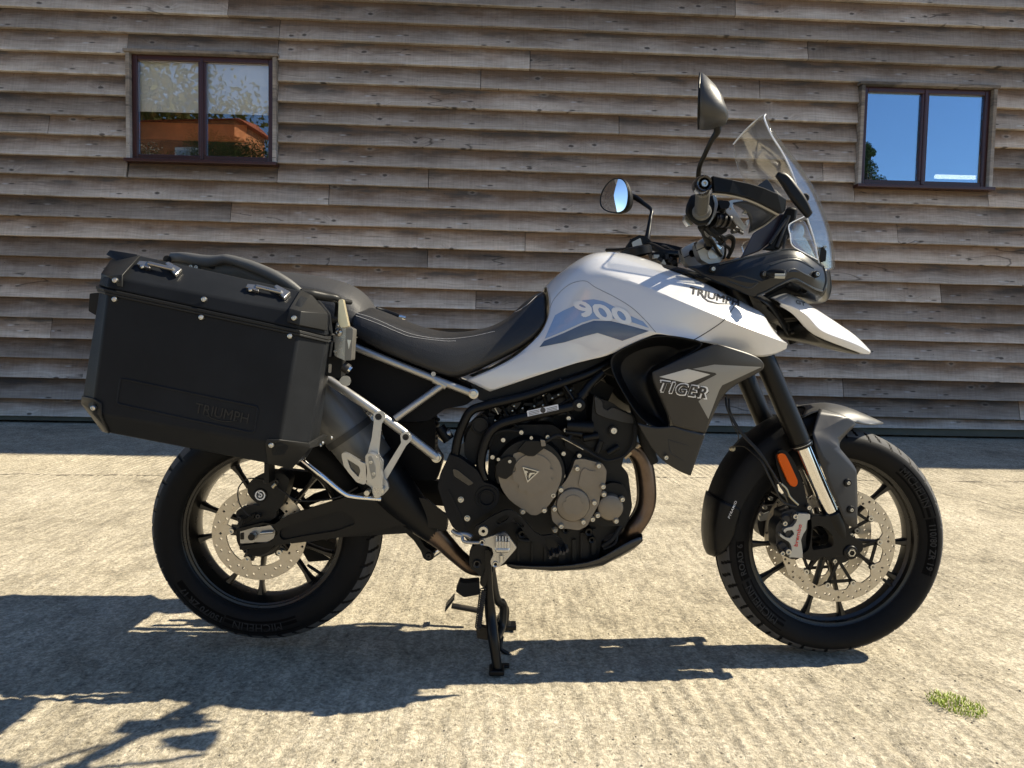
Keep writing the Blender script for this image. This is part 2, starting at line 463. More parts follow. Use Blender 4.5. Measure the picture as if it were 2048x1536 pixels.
def ground():
    xs = np.concatenate([[-60, -20, -10, -7.5], np.arange(-5.6, 6.6, .0092), [8, 11, 20, 60]])
    ys = np.concatenate([[-60, -20, -6, -3, -2], np.arange(-1.3, .6, .016), np.arange(.6, WALL_Y+.35, .05), [20, 60]])
    X, Y = np.meshgrid(xs, ys); inside = ((X > -5.6) & (X < 6.5) & (Y > -1.25) & (Y < WALL_Y+.3)).astype(float)
    Z = ground_z(X, Y)*inside-.004*(1-inside)
    n, m_ = len(xs), len(ys); idx = np.arange(n*m_).reshape(m_, n)
    q = np.stack([idx[:-1, :-1], idx[:-1, 1:], idx[1:, 1:], idx[1:, :-1]], -1).reshape(-1, 4)
    me = bpy.data.meshes.new('ground'); me.vertices.add(n*m_); me.vertices.foreach_set('co', np.stack([X, Y, Z], -1).ravel())
    me.loops.add(q.size); me.loops.foreach_set('vertex_index', q.ravel()); me.polygons.add(len(q))
    me.polygons.foreach_set('loop_start', np.arange(0, q.size, 4)); me.polygons.foreach_set('loop_total', np.full(len(q), 4))
    me.update(calc_edges=True); me.validate()
    o = link('ground', me, CONC, None, True); tag(o, kind='structure'); return o
ground()

# ---- weathered boards
def wood(name, lowc, topc, gain=1.0):
    m, t, b = nodes(name); L = t.links.new
    tc = NN(t, 'ShaderNodeTexCoord'); oi = NN(t, 'ShaderNodeObjectInfo')
    off = NN(t, 'ShaderNodeCombineXYZ'); L(math_(t, 'MULTIPLY', oi.outputs['Random'], 57.0), off.inputs[0]); L(math_(t, 'MULTIPLY', oi.outputs['Random'], 23.0), off.inputs[2])
    ad = NN(t, 'ShaderNodeVectorMath', operation='ADD'); L(tc.outputs['Object'], ad.inputs[0]); L(off.outputs[0], ad.inputs[1])
    base = ad.outputs[0]
    def mapped(vec, sc, loc=(0, 0, 0), rot=(0, 0, 0)):
        n = NN(t, 'ShaderNodeMapping'); L(vec, n.inputs[0]); n.inputs['Scale'].default_value = sc; n.inputs['Location'].default_value = loc; n.inputs['Rotation'].default_value = rot; return n.outputs[0]
    def noi(vec, sc, det=4, ro=.6, dist=0.0):
        n = NN(t, 'ShaderNodeTexNoise', i2=sc, i3=det, i4=ro); n.inputs['Distortion'].default_value = dist; L(vec, n.inputs[0]); return n.outputs[0]
    def vor(vec, rnd=1.0):
        n = NN(t, 'ShaderNodeTexVoronoi', i2=1.0); n.voronoi_dimensions = '2D'; n.inputs['Randomness'].default_value = rnd
        sx = NN(t, 'ShaderNodeSeparateXYZ'); cx = NN(t, 'ShaderNodeCombineXYZ'); L(vec, sx.inputs[0]); L(sx.outputs[0], cx.inputs[0]); L(sx.outputs[2], cx.inputs[1]); L(cx.outputs[0], n.inputs['Vector']); return n
    def rng(v, a, b_, c, d):
        n = NN(t, 'ShaderNodeMapRange', i1=a, i2=b_, i3=c, i4=d); L(v, n.inputs[0]); return n.outputs[0]
    def mul(col, f): return mixc(t, col, f, 1.0, 'MULTIPLY')
    def inv(v): return math_(t, 'SUBTRACT', 1.0, v)
    sp = NN(t, 'ShaderNodeSeparateXYZ'); L(tc.outputs['Generated'], sp.inputs[0]); hgt = sp.outputs[2]
    # knots: dark oval heart, pale worn ring, the grain flows round them
    vk = vor(mapped(base, (3.1, 1, 6.3))); kon = math_(t, 'GREATER_THAN', vk.outputs['Color'], .76)
    warp = math_(t, 'MULTIPLY', rng(vk.outputs['Distance'], .05, .40, .05, 0), kon)
    wz = NN(t, 'ShaderNodeCombineXYZ'); L(math_(t, 'ADD', warp, math_(t, 'MULTIPLY', noi(base, 1.1, 2), .14)), wz.inputs[2])
    w2 = NN(t, 'ShaderNodeVectorMath', operation='ADD'); L(base, w2.inputs[0]); L(wz.outputs[0], w2.inputs[1]); w2 = w2.outputs[0]
    g1 = noi(mapped(w2, (.45, 1, 22)), 3.0, 6, .7); g2 = noi(mapped(w2, (1.6, 1, 120)), 3.0, 3, .7); saw = noi(mapped(base, (52, 1, 2.2)), 1.0, 3)
    grain = math_(t, 'ADD', math_(t, 'MULTIPLY', g1, .5), math_(t, 'ADD', math_(t, 'MULTIPLY', g2, .3), math_(t, 'MULTIPLY', saw, .2)))
    big = noi(mapped(base, (1.0, 1, 3.0)), 1.7, 5, .7)
    # brown top and silvery foot: weathering, with lap shade and sky tint painted in
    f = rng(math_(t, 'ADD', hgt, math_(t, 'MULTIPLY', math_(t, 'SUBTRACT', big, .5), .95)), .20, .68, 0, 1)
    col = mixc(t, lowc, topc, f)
    col = mul(col, rng(grain, .32, .68, .52, 1.48))
    col = mul(col, rng(noi(mapped(base, (.8, 1, 2.0), (4, 2, 9)), 1.4, 4, .65), .35, .65, .82, 1.16))
    # near-black stains on the upper part of each board
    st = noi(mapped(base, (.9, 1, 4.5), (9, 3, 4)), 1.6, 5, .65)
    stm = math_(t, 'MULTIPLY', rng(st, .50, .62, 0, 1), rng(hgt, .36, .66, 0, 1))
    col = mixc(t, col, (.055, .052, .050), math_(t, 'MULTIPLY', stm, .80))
    # pale lower edge, broken up
    em = math_(t, 'MULTIPLY', rng(hgt, .03, .14, 1, 0), rng(noi(mapped(base, (3, 1, 1)), 2.0, 3), .40, .62, 0, .55)); col = mixc(t, col, (.60, .58, .55), em)
    core = math_(t, 'MULTIPLY', rng(math_(t, 'ADD', vk.outputs['Distance'], math_(t, 'MULTIPLY', math_(t, 'SUBTRACT', noi(base, 22, 2), .5), .10)), .05, .10, 1, 0), kon); ring = math_(t, 'MULTIPLY', rng(vk.outputs['Distance'], .09, .19, 1, 0), kon)
    col = mixc(t, col, (.52, .50, .47), math_(t, 'MULTIPLY', ring, .16)); col = mixc(t, col, (.045, .036, .030), math_(t, 'MULTIPLY', core, .85))
    # slanting scars: dark gouge, with a pale highlight painted along its flank
    for k, (loc, c_, a0, a1, am) in enumerate((((0, 0, 0), (.05, .045, .04), .07, .15, .85), ((.03, 0, .26), (.50, .51, .52), .05, .17, .45))):
        vs_ = vor(mapped(base, (3.9, 1, 17), loc, (0, R(-62), 0))); on = math_(t, 'GREATER_THAN', vs_.outputs['Color'], .74)
        mk = math_(t, 'MULTIPLY', rng(vs_.outputs['Distance'], a0, a1, am, 0), math_(t, 'MULTIPLY', on, rng(hgt, .50, .62, 1, 0))); col = mixc(t, col, c_, mk)
    # pin knots and nail holes
    vp = vor(mapped(base, (7.5, 1, 11), (2, 0, 5))); col = mul(col, math_(t, 'MAXIMUM', rng(vp.outputs['Distance'], .020, .045, .25, 1), math_(t, 'GREATER_THAN', .80, vp.outputs['Color'])))
    # drying cracks along the grain
    cn = noi(mapped(w2, (.45, 1, 4.0), (3, 7, 1)), 1.1, 2, .5); cdv = math_(t, 'ABSOLUTE', math_(t, 'SUBTRACT', cn, .5)); on = math_(t, 'GREATER_THAN', noi(base, .8, 2), .57)
    ck = math_(t, 'MAXIMUM', rng(cdv, .0, .007, .30, 1), inv(on)); col = mul(col, ck)
    tn = ramp(t, [(0, (.62*gain, .60*gain, .58*gain)), (.4, (.95*gain, .94*gain, .93*gain)), (.7, (1.06*gain, 1.05*gain, 1.04*gain)), (1, (1.30*gain, 1.24*gain, 1.16*gain))]); L(oi.outputs['Random'], tn.inputs[0])
    col = mul(col, tn.outputs[0])
    L(col, b.inputs['Base Color']); b.inputs['Roughness'].default_value = .82; b.inputs['Specular IOR Level'].default_value = .25
    h = math_(t, 'ADD', grain, math_(t, 'MULTIPLY', core, -.5)); h = math_(t, 'ADD', h, math_(t, 'MULTIPLY', ck, .5))
    bp = NN(t, 'ShaderNodeBump'); bp.inputs['Strength'].default_value = .5; bp.inputs['Distance'].default_value = .006
    L(h, bp.inputs['Height']); L(bp.outputs[0], b.inputs['Normal'])
    return m
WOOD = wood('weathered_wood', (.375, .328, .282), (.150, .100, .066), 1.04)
WTRIM = wood('weathered_trim', (.30, .27, .24), (.24, .20, .16), 1.0)
PLINTH = mat('plinth_board', (.085, .085, .065), .9, bump=.5, bscale=90, var=.25, vscale=3)
UPVC = mat('window_frame_brown', (.042, .014, .012), .28, var=.15, vscale=3)
DARK = mat('dark_interior', (.03, .028, .026), .9)
ROOFM = mat('roof_sheet', (.12, .12, .12), .6)

barn = empty('barn', (0, WALL_Y, 0), 'timber barn clad in weathered grey brown boards with two windows', 'barn')
def bchild(o): o.parent = barn; o.matrix_parent_inverse = Matrix.Translation((0, -WALL_Y, 0)); return o
YB = WALL_Y                                          # outermost face of boards
L0 = [11.4,53.7,97.7,140.6,180.7,224,263.7,306.6,345,388,429,470,510,552.5,593,633,674,714,754,796,831.5]
L1 = [97,136,176,217,259,296,337,376,416,454,494,533,572,610.5,649,687.6,726,765.8,802.5,840,860]
rows = []
for a, c in zip(L0, L1): rows.append((P(0, a, YB).z, P(2048, c, YB).z))
pitch = (rows[0][0]-rows[10][0])/10
top = []
for k in range(40, 0, -1): top.append((rows[0][0]+pitch*k, rows[0][1]+pitch*k))
nvis = 12
rows_all = [(a, b) for a, b in rows]
XL, XR = P(0, 768, YB).x, P(2048, 768, YB).x
def rowz(r, x):
    t = (x-XL)/(XR-XL); return r[0]+(r[1]-r[0])*max(-.3, min(1.3, t))
# windows: outer trim rectangles (x0, x1, z0, z1)
YT = YB-.035
wl0, wl1 = P(251, 97, YT), P(552, 330, YT)
wr0, wr1 = P(1722, 163, YT), P(1992, 381, YT)
WINS = [(P(251, 210, YT).x, P(552, 215, YT).x, (P(252, 323, YT).z+P(552, 330, YT).z)/2, (P(252, 97, YT).z+P(552, 106, YT).z)/2),
        (P(1720, 270, YT).x, P(1991, 270, YT).x, (P(1712, 373, YT).z+P(1985, 381, YT).z)/2, (P(1722, 163, YT).z+P(1998, 170, YT).z)/2)]
def board(x0, x1, zb0, zb1, zt0, zt1, ylow, ytop, seed):
    """a feather edged board; lower edge runs zb0..zb1, upper edge zt0..zt1"""
    n = max(2, int((x1-x0)/.07)); vs = []; fs = []
    for i in range(n+1):
        t = i/n; x = x0+(x1-x0)*t; zb = zb0+(zb1-zb0)*t; zt = zt0+(zt1-zt0)*t
        jag = .0035*noise.noise(Vector((x*1.6, seed*3.1, 0)))+.0016*noise.noise(Vector((x*17, seed*1.7, 4)))
        cup = .005*noise.noise(Vector((x*.9, seed*2.3, 9)))
        ring = [(x, ylow+cup+.004, zb+jag), (x, ylow+cup, zb+jag+.004), (x, ylow*.55+ytop*.45+cup*.4, zb*.55+zt*.45), (x, ytop, zt), (x, ytop+.012, zt), (x, ylow+.056, zb+jag)]
        vs += ring
    for i in range(n):
        for k in range(6):
            fs.append((i*6+k, i*6+(k+1) % 6, (i+1)*6+(k+1) % 6, (i+1)*6+k))
    fs.append(tuple(range(5, -1, -1))); fs.append(tuple(n*6+k for k in range(6)))
    c = Vector(((x0+x1)/2, ylow, (zb0+zt0)/2))
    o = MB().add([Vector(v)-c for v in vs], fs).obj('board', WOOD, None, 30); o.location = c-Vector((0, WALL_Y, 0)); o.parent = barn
    return o
JOINTS = {0: [455, ], 1: [558, 1620], 2: [1061, ], 3: [962, 1523], 4: [300], 5: [1240], 6: [95], 7: [1650], 8: [857, 252], 9: [657], 10: [460, 1800],
          11: [1051], 12: [855, 1350], 13: [330, 1887], 14: [952], 15: [1200, 1689], 16: [100], 17: [1500], 18: [1050, 1690], 19: [700, 2044], 20: [1400]}
XMIN, XMAX = XL-2.2, XR+2.2
allrows = top[-10:]+rows
for idx, r in enumerate(allrows):
    ri = idx-10
    up = allrows[idx-1] if idx > 0 else (r[0]+pitch, r[1]+pitch)
    cuts = [XMIN]+sorted([P(j, L0[ri]-15 if ri < 21 else 800, YB).x for j in JOINTS.get(ri, [])]) if ri >= 0 else [XMIN, XMIN+2.4+(idx*1.7) % 3.1]
    if ri < 0: cuts.append(cuts[-1]+4.1)
    cuts = cuts+[XMAX]
    for j in range(len(cuts)-1):
        segs = [(cuts[j]+.003, cuts[j+1]-.003, 0)]
        dy = random.uniform(-.003, .003)
        while segs:
            x0, x1, lv = segs.pop()
            zb = rowz(r, (x0+x1)/2); zt = rowz(up, (x0+x1)/2)
            hit = None
            for wi in WINS:
                if lv == 0 and x0 < wi[1] and x1 > wi[0] and zb < wi[3] and zt > wi[2]: hit = wi
            if hit:
                a, c_, z0, z1 = hit
                if x0 < a-.02: segs.append((x0, a-.004, 0))
                if x1 > c_+.02: segs.append((c_+.004, x1, 0))
                xa, xb = max(x0, a), min(x1, c_)
                if zt > z1+.02 and zb < z1:
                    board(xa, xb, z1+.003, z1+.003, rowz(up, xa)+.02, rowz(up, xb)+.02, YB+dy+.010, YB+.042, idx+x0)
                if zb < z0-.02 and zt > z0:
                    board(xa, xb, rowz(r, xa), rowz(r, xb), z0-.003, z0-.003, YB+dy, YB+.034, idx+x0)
                continue
            if x1-x0 < .03: continue
            ex = .028
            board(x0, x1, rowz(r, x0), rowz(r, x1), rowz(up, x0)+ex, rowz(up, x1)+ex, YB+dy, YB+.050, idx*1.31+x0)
# shell behind the cladding, with the two openings left free
YW = YB+.070
def quadbox(mb, x0, x1, y0, y1, z0, z1): mb.box(((x0+x1)/2, (y0+y1)/2, (z0+z1)/2), (x1-x0, y1-y0, z1-z0))
sh = MB(); xs = [-14, WINS[0][0]+.02, WINS[0][1]-.02, WINS[1][0]+.02, WINS[1][1]-.02, 14]
EAVE = 8.4
for i in range(5):
    if i in (1, 3):
        wi = WINS[0 if i == 1 else 1]
        quadbox(sh, xs[i], xs[i+1], YW, YW+.12, .02, wi[2]); quadbox(sh, xs[i], xs[i+1], YW, YW+.12, wi[3], EAVE)
    else: quadbox(sh, xs[i], xs[i+1], YW, YW+.12, .02, EAVE)
quadbox(sh, -14, 14, YW+6, YW+6.2, .02, EAVE); quadbox(sh, -14, -13.8, YW+.122, YW+5.998, .02, EAVE); quadbox(sh, 13.8, 14, YW+.122, YW+5.998, .02, EAVE)
bchild(sh.obj('wall', DARK, None, 0))
uc = MB()
zt = rowz(allrows[0], 0)+pitch
k = 0
while zt+.2*k < EAVE:
    z0 = zt+.2*k; vs = [(-14, YB+.026, z0+.228), (14, YB+.026, z0+.228), (14, YB, z0), (-14, YB, z0), (14, YB+.04, z0), (-14, YB+.04, z0)]
    uc.add(vs, [(0, 3, 2, 1), (3, 5, 4, 2)]); k += 1
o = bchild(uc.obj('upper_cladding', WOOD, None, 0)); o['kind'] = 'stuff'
for sx in ((-14, XMIN), (XMAX, 14)):                      # cladding beyond the frame, left and right
    sc_ = MB()
    for r_ in allrows:
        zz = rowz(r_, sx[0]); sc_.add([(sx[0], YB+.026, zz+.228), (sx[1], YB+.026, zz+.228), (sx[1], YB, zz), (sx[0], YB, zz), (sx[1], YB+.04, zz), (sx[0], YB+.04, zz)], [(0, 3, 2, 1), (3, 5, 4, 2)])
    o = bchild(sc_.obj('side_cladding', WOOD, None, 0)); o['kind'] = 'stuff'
rf = MB(); rf.add([(-14.4, YB-1.0, EAVE-.1), (14.4, YB-1.0, EAVE-.1), (14.4, YB+3.1, EAVE+1.0), (-14.4, YB+3.1, EAVE+1.0), (14.4, YB+6.7, EAVE-.1), (-14.4, YB+6.7, EAVE-.1),
   (-14.4, YB-1.0, EAVE+.05), (14.4, YB-1.0, EAVE+.05), (14.4, YB+3.1, EAVE+1.15), (-14.4, YB+3.1, EAVE+1.15), (14.4, YB+6.7, EAVE+.05), (-14.4, YB+6.7, EAVE+.05)],
   [(0,1,2,3),(3,2,4,5),(6,9,8,7),(9,11,10,8),(0,6,7,1),(5,4,10,11),(0,3,9,6),(3,5,11,9),(1,7,8,2),(2,8,10,4)])
bchild(rf.obj('roof', ROOFM, None, 0))
pl = MB(); bz = rows[-1]
for k_ in range(6):
    xa = XMIN-2+k_*3.1; zl = .020; yy0 = YB+.036+random.uniform(-.004, .004)
    quadbox(pl, xa, xa+3.092, yy0, yy0+.03, zl, .20)
bev(bchild(pl.obj('plinth', PLINTH, None, 0)), .003, 1)

# ---- windows
def glass_mat(name, refl, tint=(.9, .95, 1.0), gtint=(1, 1, 1)):
    m = bpy.data.materials.new(name); m.use_nodes = True; t = m.node_tree; t.nodes.clear(); L = t.links.new
    tr = NN(t, 'ShaderNodeBsdfTransparent'); tr.inputs[0].default_value = (*tint, 1)
    gl = NN(t, 'ShaderNodeBsdfGlossy'); gl.inputs['Roughness'].default_value = .01; gl.inputs[0].default_value = (*gtint, 1)
    fr = NN(t, 'ShaderNodeFresnel'); fr.inputs[0].default_value = 1.5
    fa = math_(t, 'ADD', fr.outputs[0], refl)
    cl = NN(t, 'ShaderNodeClamp'); L(fa, cl.inputs[0])
    nz = NN(t, 'ShaderNodeTexNoise', i2=1.2, i3=1); tc = NN(t, 'ShaderNodeTexCoord'); L(tc.outputs['Object'], nz.inputs[0])
    bp = NN(t, 'ShaderNodeBump'); bp.inputs['Strength'].default_value = .02; bp.inputs['Distance'].default_value = .01; L(nz.outputs[0], bp.inputs['Height'])
    if refl > .1: L(bp.outputs[0], gl.inputs['Normal'])
    mx = NN(t, 'ShaderNodeMixShader'); L(cl.outputs[0], mx.inputs[0]); L(tr.outputs[0], mx.inputs[1]); L(gl.outputs[0], mx.inputs[2])
    o = NN(t, 'ShaderNodeOutputMaterial'); L(mx.outputs[0], o.inputs[0])
    return m
PANE = glass_mat('window_glass', .10, (1, 1, 1)); PANE2 = glass_mat('window_glass_reflective', .42, (.8, .85, .9), (.66, .86, 1.0))
BLIND = mat('blind_fabric', (.88, .87, .80), .9, var=.06, vscale=2)
def window(wi, PANE):
    x0, x1, z0, z1 = wi; tw = .036
    wn = MB()
    # weathered timber surround (proud of the cladding)
    quadbox(wn, x0, x0+tw, YT, YB+.06, z0+.03, z1-.032); quadbox(wn, x1-tw, x1, YT, YB+.06, z0+.03, z1-.032); quadbox(wn, x0-.02, x1+.02, YT-.012, YB+.06, z1-.03, z1)
    o = bchild(wn.obj('window', WTRIM, None, 0)); bev(o, .003, 1)
    fr = MB(); a, b_ = x0+tw+.002, x1-tw-.002; yf = YB+.012; f = .052; top_, bot = z1-.034, z0+.034
    quadbox(fr, a, a+f, yf, yf+.06, bot, top_); quadbox(fr, b_-f, b_, yf, yf+.06, bot, top_)
    quadbox(fr, a+f, b_-f, yf+.001, yf+.059, top_-f, top_); quadbox(fr, a+f, b_-f, yf+.001, yf+.059, bot, bot+f)
    mid = (a+b_)/2-.01
    fr.box((mid, yf+.028, (top_+bot)/2), (.075, .056, top_-bot-2*f-.001)); fr.box((mid, yf-.004, (top_+bot)/2), (.03, .014, top_-bot-.02))
    o2 = fr.obj('frame', UPVC, None, 0); bev(o2, .008, 2); o2.parent = o
    sl = MB(); quadbox(sl, x0-.012, x1+.012, YT-.03, yf+.05, z0-.004, z0+.028); o3 = sl.obj('sill', UPVC, None, 0); bev(o3, .004, 2); o3.parent = o
    for q0, q1 in ((a+f, mid-.037), (mid+.037, b_-f)):
        pn = MB(); quadbox(pn, q0+.001, q1-.001, yf+.03, yf+.036, bot+f+.001, top_-f-.001); o4 = pn.obj('pane', PANE, None, 0); o4.parent = o
    return o, (a+f, mid, b_-f, bot+f, top_-f, yf)
w1, d1 = window(WINS[0], PANE); w2, d2 = window(WINS[1], PANE2)
# blind drawn half way inside the left window
bl = MB(); quadbox(bl, d1[0]-.05, d1[2]+.05, d1[5]+.075, d1[5]+.079, P(400, 222, d1[5]+.077).z, d1[4]+.1)
quadbox(bl, d1[0]-.05, d1[2]+.05, d1[5]+.072, d1[5]+.082, P(400, 222, d1[5]+.077).z-.022, P(400, 222, d1[5]+.077).z-.001)
o = bl.obj('blind', BLIND, None, 0); o.parent = w1
TUBEM = mat('tube_light', (.8, .8, .78), .4)
TUBEM.node_tree.nodes['Principled BSDF'].inputs['Emission Color'].default_value = (1, .92, .75, 1); TUBEM.node_tree.nodes['Principled BSDF'].inputs['Emission Strength'].default_value = 1.5
yy = YB+1.6
ti = MB(); ti.tube([P(1871, 353, yy), P(1990, 356, yy)], .026, 12); o = ti.obj('tube_light', TUBEM, None, 40)
tag(o, 'lit white strip light seen through the right hand window', 'light')
ob_ = MB(); ya = YB+.55; q0, q1 = P(262, 243, ya), P(492, 284, ya); quadbox(ob_, q0.x, q1.x, ya, ya+.03, q1.z, q0.z)  # added orange board, stands in for the orange reflected in the left window
ORNG = mat('orange_board', (.75, .20, .045), .6, var=.2, vscale=5)
o = ob_.obj('reflection_board', ORNG, None, 0); tag(o, 'orange board added inside the left hand window to stand in for a reflection', 'board'); bev(o, .003, 1)
# ================================================================== motorcycle
bike = empty('motorcycle', (0, 0, 0), 'white and black adventure touring motorcycle with black side boxes on its centre stand', 'motorcycle')
BLK = mat('satin_black_plastic', (.0045, .0048, .0055), .42, bump=.12, bscale=900, rvar=.06, vscale=30)
TEX = mat('textured_black_plastic', (.0065, .0065, .007), .55, bump=.35, bscale=1400, rvar=.05, vscale=25)
PCB = mat('black_powder_coat', (.0038, .0038, .0042), .36, coat=.15, coatr=.3, bump=.08, bscale=1200)
GLB = mat('gloss_black', (.004, .004, .005), .18, coat=.6, coatr=.1)
DGR = mat('dark_cast_metal', (.030, .028, .027), .48, metal=.4, bump=.25, bscale=700, var=.15, vscale=20)
GUN = mat('engine_cover_bronze_grey', (.20, .172, .135), .46, metal=.55, bump=.14, bscale=1100, var=.10, vscale=18, rvar=.06)
GPH = mat('graphite_panel', (.034, .032, .030), .44, metal=.35, bump=.05, bscale=1500, rvar=.05, vscale=12)
SLV = mat('silver_frame_paint', (.40, .39, .37), .36, metal=.75, coat=.2, coatr=.3, bump=.04, bscale=900, rvar=.05, vscale=20)
ALU = mat('brushed_aluminium', (.46, .455, .44), .32, metal=.9, bump=.08, bscale=800, rvar=.08, vscale=30)
CHR = mat('chrome', (.78, .76, .72), .12, metal=1.0, rvar=.04, vscale=14)
BLT = mat('zinc_bolt', (.55, .54, .50), .28, metal=.95)
WHT = mat('white_paint', (.63, .63, .635), .38, metal=.15, coat=1.0, coatr=.03, rvar=.03, vscale=6)
TRD = mat('tyre_tread_dusty', (.060, .060, .061), .85, bump=.4, bscale=350, var=.3, vscale=18)
RUB = mat('tyre_rubber', (.0050, .0050, .0054), .62, bump=.3, bscale=500, var=.3, vscale=14, spec=.4)
RBL = mat('tyre_lettering', (.022, .022, .023), .62, spec=.2)
RBD = mat('tyre_band', (.0015, .0015, .0017), .7, spec=.08)
RIM = mat('wheel_dark_bronze', (.010, .009, .008), .30, metal=.2, coat=.3, coatr=.25, rvar=.05, vscale=20)
DSC = mat('brake_disc_steel', (.50, .46, .39), .34, metal=.85, rvar=.10, vscale=60, var=.10)
EXH = mat('exhaust_steel', (.135, .098, .075), .34, metal=.9, var=.35, vscale=11, rvar=.10)
ORG = mat('orange_reflector', (.72, .11, .002), .3, spec=.2, bump=.5, bscale=900)
RUBB = mat('black_rubber', (.012, .012, .012), .72, bump=.2, bscale=900)
CAB = mat('cable_sheath', (.018, .018, .018), .5)
RED = mat('red_lettering', (.62, .02, .02), .4)
BRK = mat('caliper_grey', (.42, .42, .40), .38, metal=.6, bump=.1, bscale=900)
for k_, v_ in (('satin_black_plastic', .22), ('textured_black_plastic', .20), ('black_powder_coat', .18), ('tyre_rubber', .16), ('black_rubber', .25), ('wheel_dark_bronze', .4), ('cable_sheath', .3)):
    MATS[k_].node_tree.nodes['Principled BSDF'].inputs['Specular IOR Level'].default_value = v_
def brushed(m, sc=90):
    t = m.node_tree; b = t.nodes['Principled BSDF']
    b.inputs['Anisotropic'].default_value = .4
brushed(DSC)

def prof_spline(pts, n=5):
    q = spline([Vector((a, b, 0)) for a, b in pts], n); return [(v.x, v.y) for v in q]
def make_tyre(cx, cz, pts, parent, seed, groove):
    half = prof_spline(pts, 5)                       # bead (y>0 side) to crown
    prof = [(r, -y) for r, y in half]+[(r, y) for r, y in reversed(half[:-1])]
    Rm = pts[-1][0]; N = 640; q = len(prof); vs = []; fs = []; deep = set()
    ymax = max(y for r, y in half)
    for k in range(N):
        a = 2*PI*k/N; ca, sa = math.cos(a), math.sin(a)
        for r, y in prof:
            d = 0
            s = abs(y)/ymax
            if r > Rm-.034:
                # slanted water grooves, alternating long and short, on both shoulders
                per = 2*PI/groove
                lane = a/per+(0.5 if y > 0 else 0)+s*.55*(1)
                f = lane-math.floor(lane); kk = int(math.floor(lane)) % 2
                if (f < .16) and (.34 if kk else .45) < s < (.80 if kk else .93): d = .0034
                if .045 < s < .085: d = .0035
                if d: deep.add(len(vs))
            elif r > Rm-.060 and abs(y) > ymax*.85:
                if abs(r-(Rm-.043)) < .0011: d = -.0008
            vs.append((cx+(r-d)*ca, y, cz+(r-d)*sa))
    for k in range(N):
        k2 = (k+1) % N
        for i in range(q-1): fs.append((k*q+i, k2*q+i, k2*q+i+1, k*q+i+1))
    o = MB().add(vs, fs).obj('tyre', RUB, parent, 30); o.data.materials.append(TRD)
    for pl_ in o.data.polygons:
        c = pl_.center; r = math.hypot(c.x-cx, c.z-cz)
        if Rm-.026 < r and (r > Rm-.0175 or abs(c.y) < ymax*.9): pl_.material_index = 0 if any(i_ in deep for i_ in pl_.vertices) else 1
    return half
def side_y(half, r):
    rs = [p[0] for p in half]; ys = [p[1] for p in half]
    return float(np.interp(r, rs, ys))
def tyre_text(s, cx, cz, half, ang, rb, size, parent, band=None, spacing=1.0, bold=.0):
    fn = lambda u, v: (lambda a, r: Vector((cx+r*math.cos(a), -side_y(half, r)-.0009, cz+r*math.sin(a))))(ang-u/rb, rb+v)
    letters('lettering', s, fn, RBL, parent, size, bold, 0, spacing, grid=.004)
    if band:
        b0, b1, h = band; vs = []; fs = []; n = 24
        for i in range(n+1):
            a = b0+(b1-b0)*i/n
            for rr in (rb-h, rb, rb+h): vs.append((cx+rr*math.cos(a), -side_y(half, rr)-.0005, cz+rr*math.sin(a)))
        for i in range(n):
            for k in range(2): fs.append((i*3+k, i*3+k+1, (i+1)*3+k+1, (i+1)*3+k))
        mesh_obj('lettering_band', vs, fs, RBD, parent)
def make_rim(cx, cz, rf, hw, rin, parent, name='rim'):
    p = [(rf, hw), (rf-.002, hw+.0025), (rf-.006, hw+.002), (rf-.012, hw-.003), (rin+.022, hw-.010), (rin+.012, hw-.014), (rin+.010, hw-.020), (rin+.002, hw*.35), (rin, 0)]
    inner = p+[(r, -y) for r, y in reversed(p[:-1])]
    outer = [(rf-.004, -hw+.004), (rf-.020, -hw+.008), (rin+.008, 0), (rf-.020, hw-.008), (rf-.004, hw-.004)]
    return MB().lathe(inner+outer, (cx, 0, cz), 'Y', 96, close=True).obj(name, RIM, parent, 32)
def spoke(cx, cz, a_hub, a_rim, r0, r1, yh, parent, w0=.022, w1=.015, w2=.026, ty=.030):
    rings = []
    for t, w_, y_ in ((0, w0, ty*1.1), (.15, w0*.85, ty), (.5, w1, ty*.8), (.82, w1*1.05, ty*.8), (.94, w2*.85, ty), (1.0, w2*1.2, ty*1.05)):
        a = a_hub+(a_rim-a_hub)*(t**1.0); r = r0+(r1-r0)*t
        c = Vector((cx+r*math.cos(a), yh, cz+r*math.sin(a)))
        T = (Vector((r1*math.cos(a_rim), 0, r1*math.sin(a_rim)))-Vector((r0*math.cos(a_hub), 0, r0*math.sin(a_hub)))).normalized()
        n_ = Vector((-T.z, 0, T.x)); yv = Vector((0, 1, 0)); g = []
        for u, v in ((-.5, -.25), (-.28, -.5), (.28, -.5), (.5, -.25), (.5, .25), (.28, .5), (-.28, .5), (-.5, .25)):
            g.append(c+n_*(u*w_)+yv*(v*y_))
        rings.append(g)
    return loft('spoke', rings, RIM, parent, smooth=40)
def bolts(name, pts, y, r, mt, parent, h=.006):
    mb = MB()
    for p in pts: mb.hexbolt((p[0], 0, p[1]), r, y, h=h)
    return mb.obj(name, mt, parent, 30)
def bolt(p, y, r, mt, parent, name='bolt', h=.006):
    return MB().hexbolt((p.x, 0, p.z), r, y, h=h).obj(name, mt, parent, 30)

RC = (-.611, .3455); FC = (.979, .327)
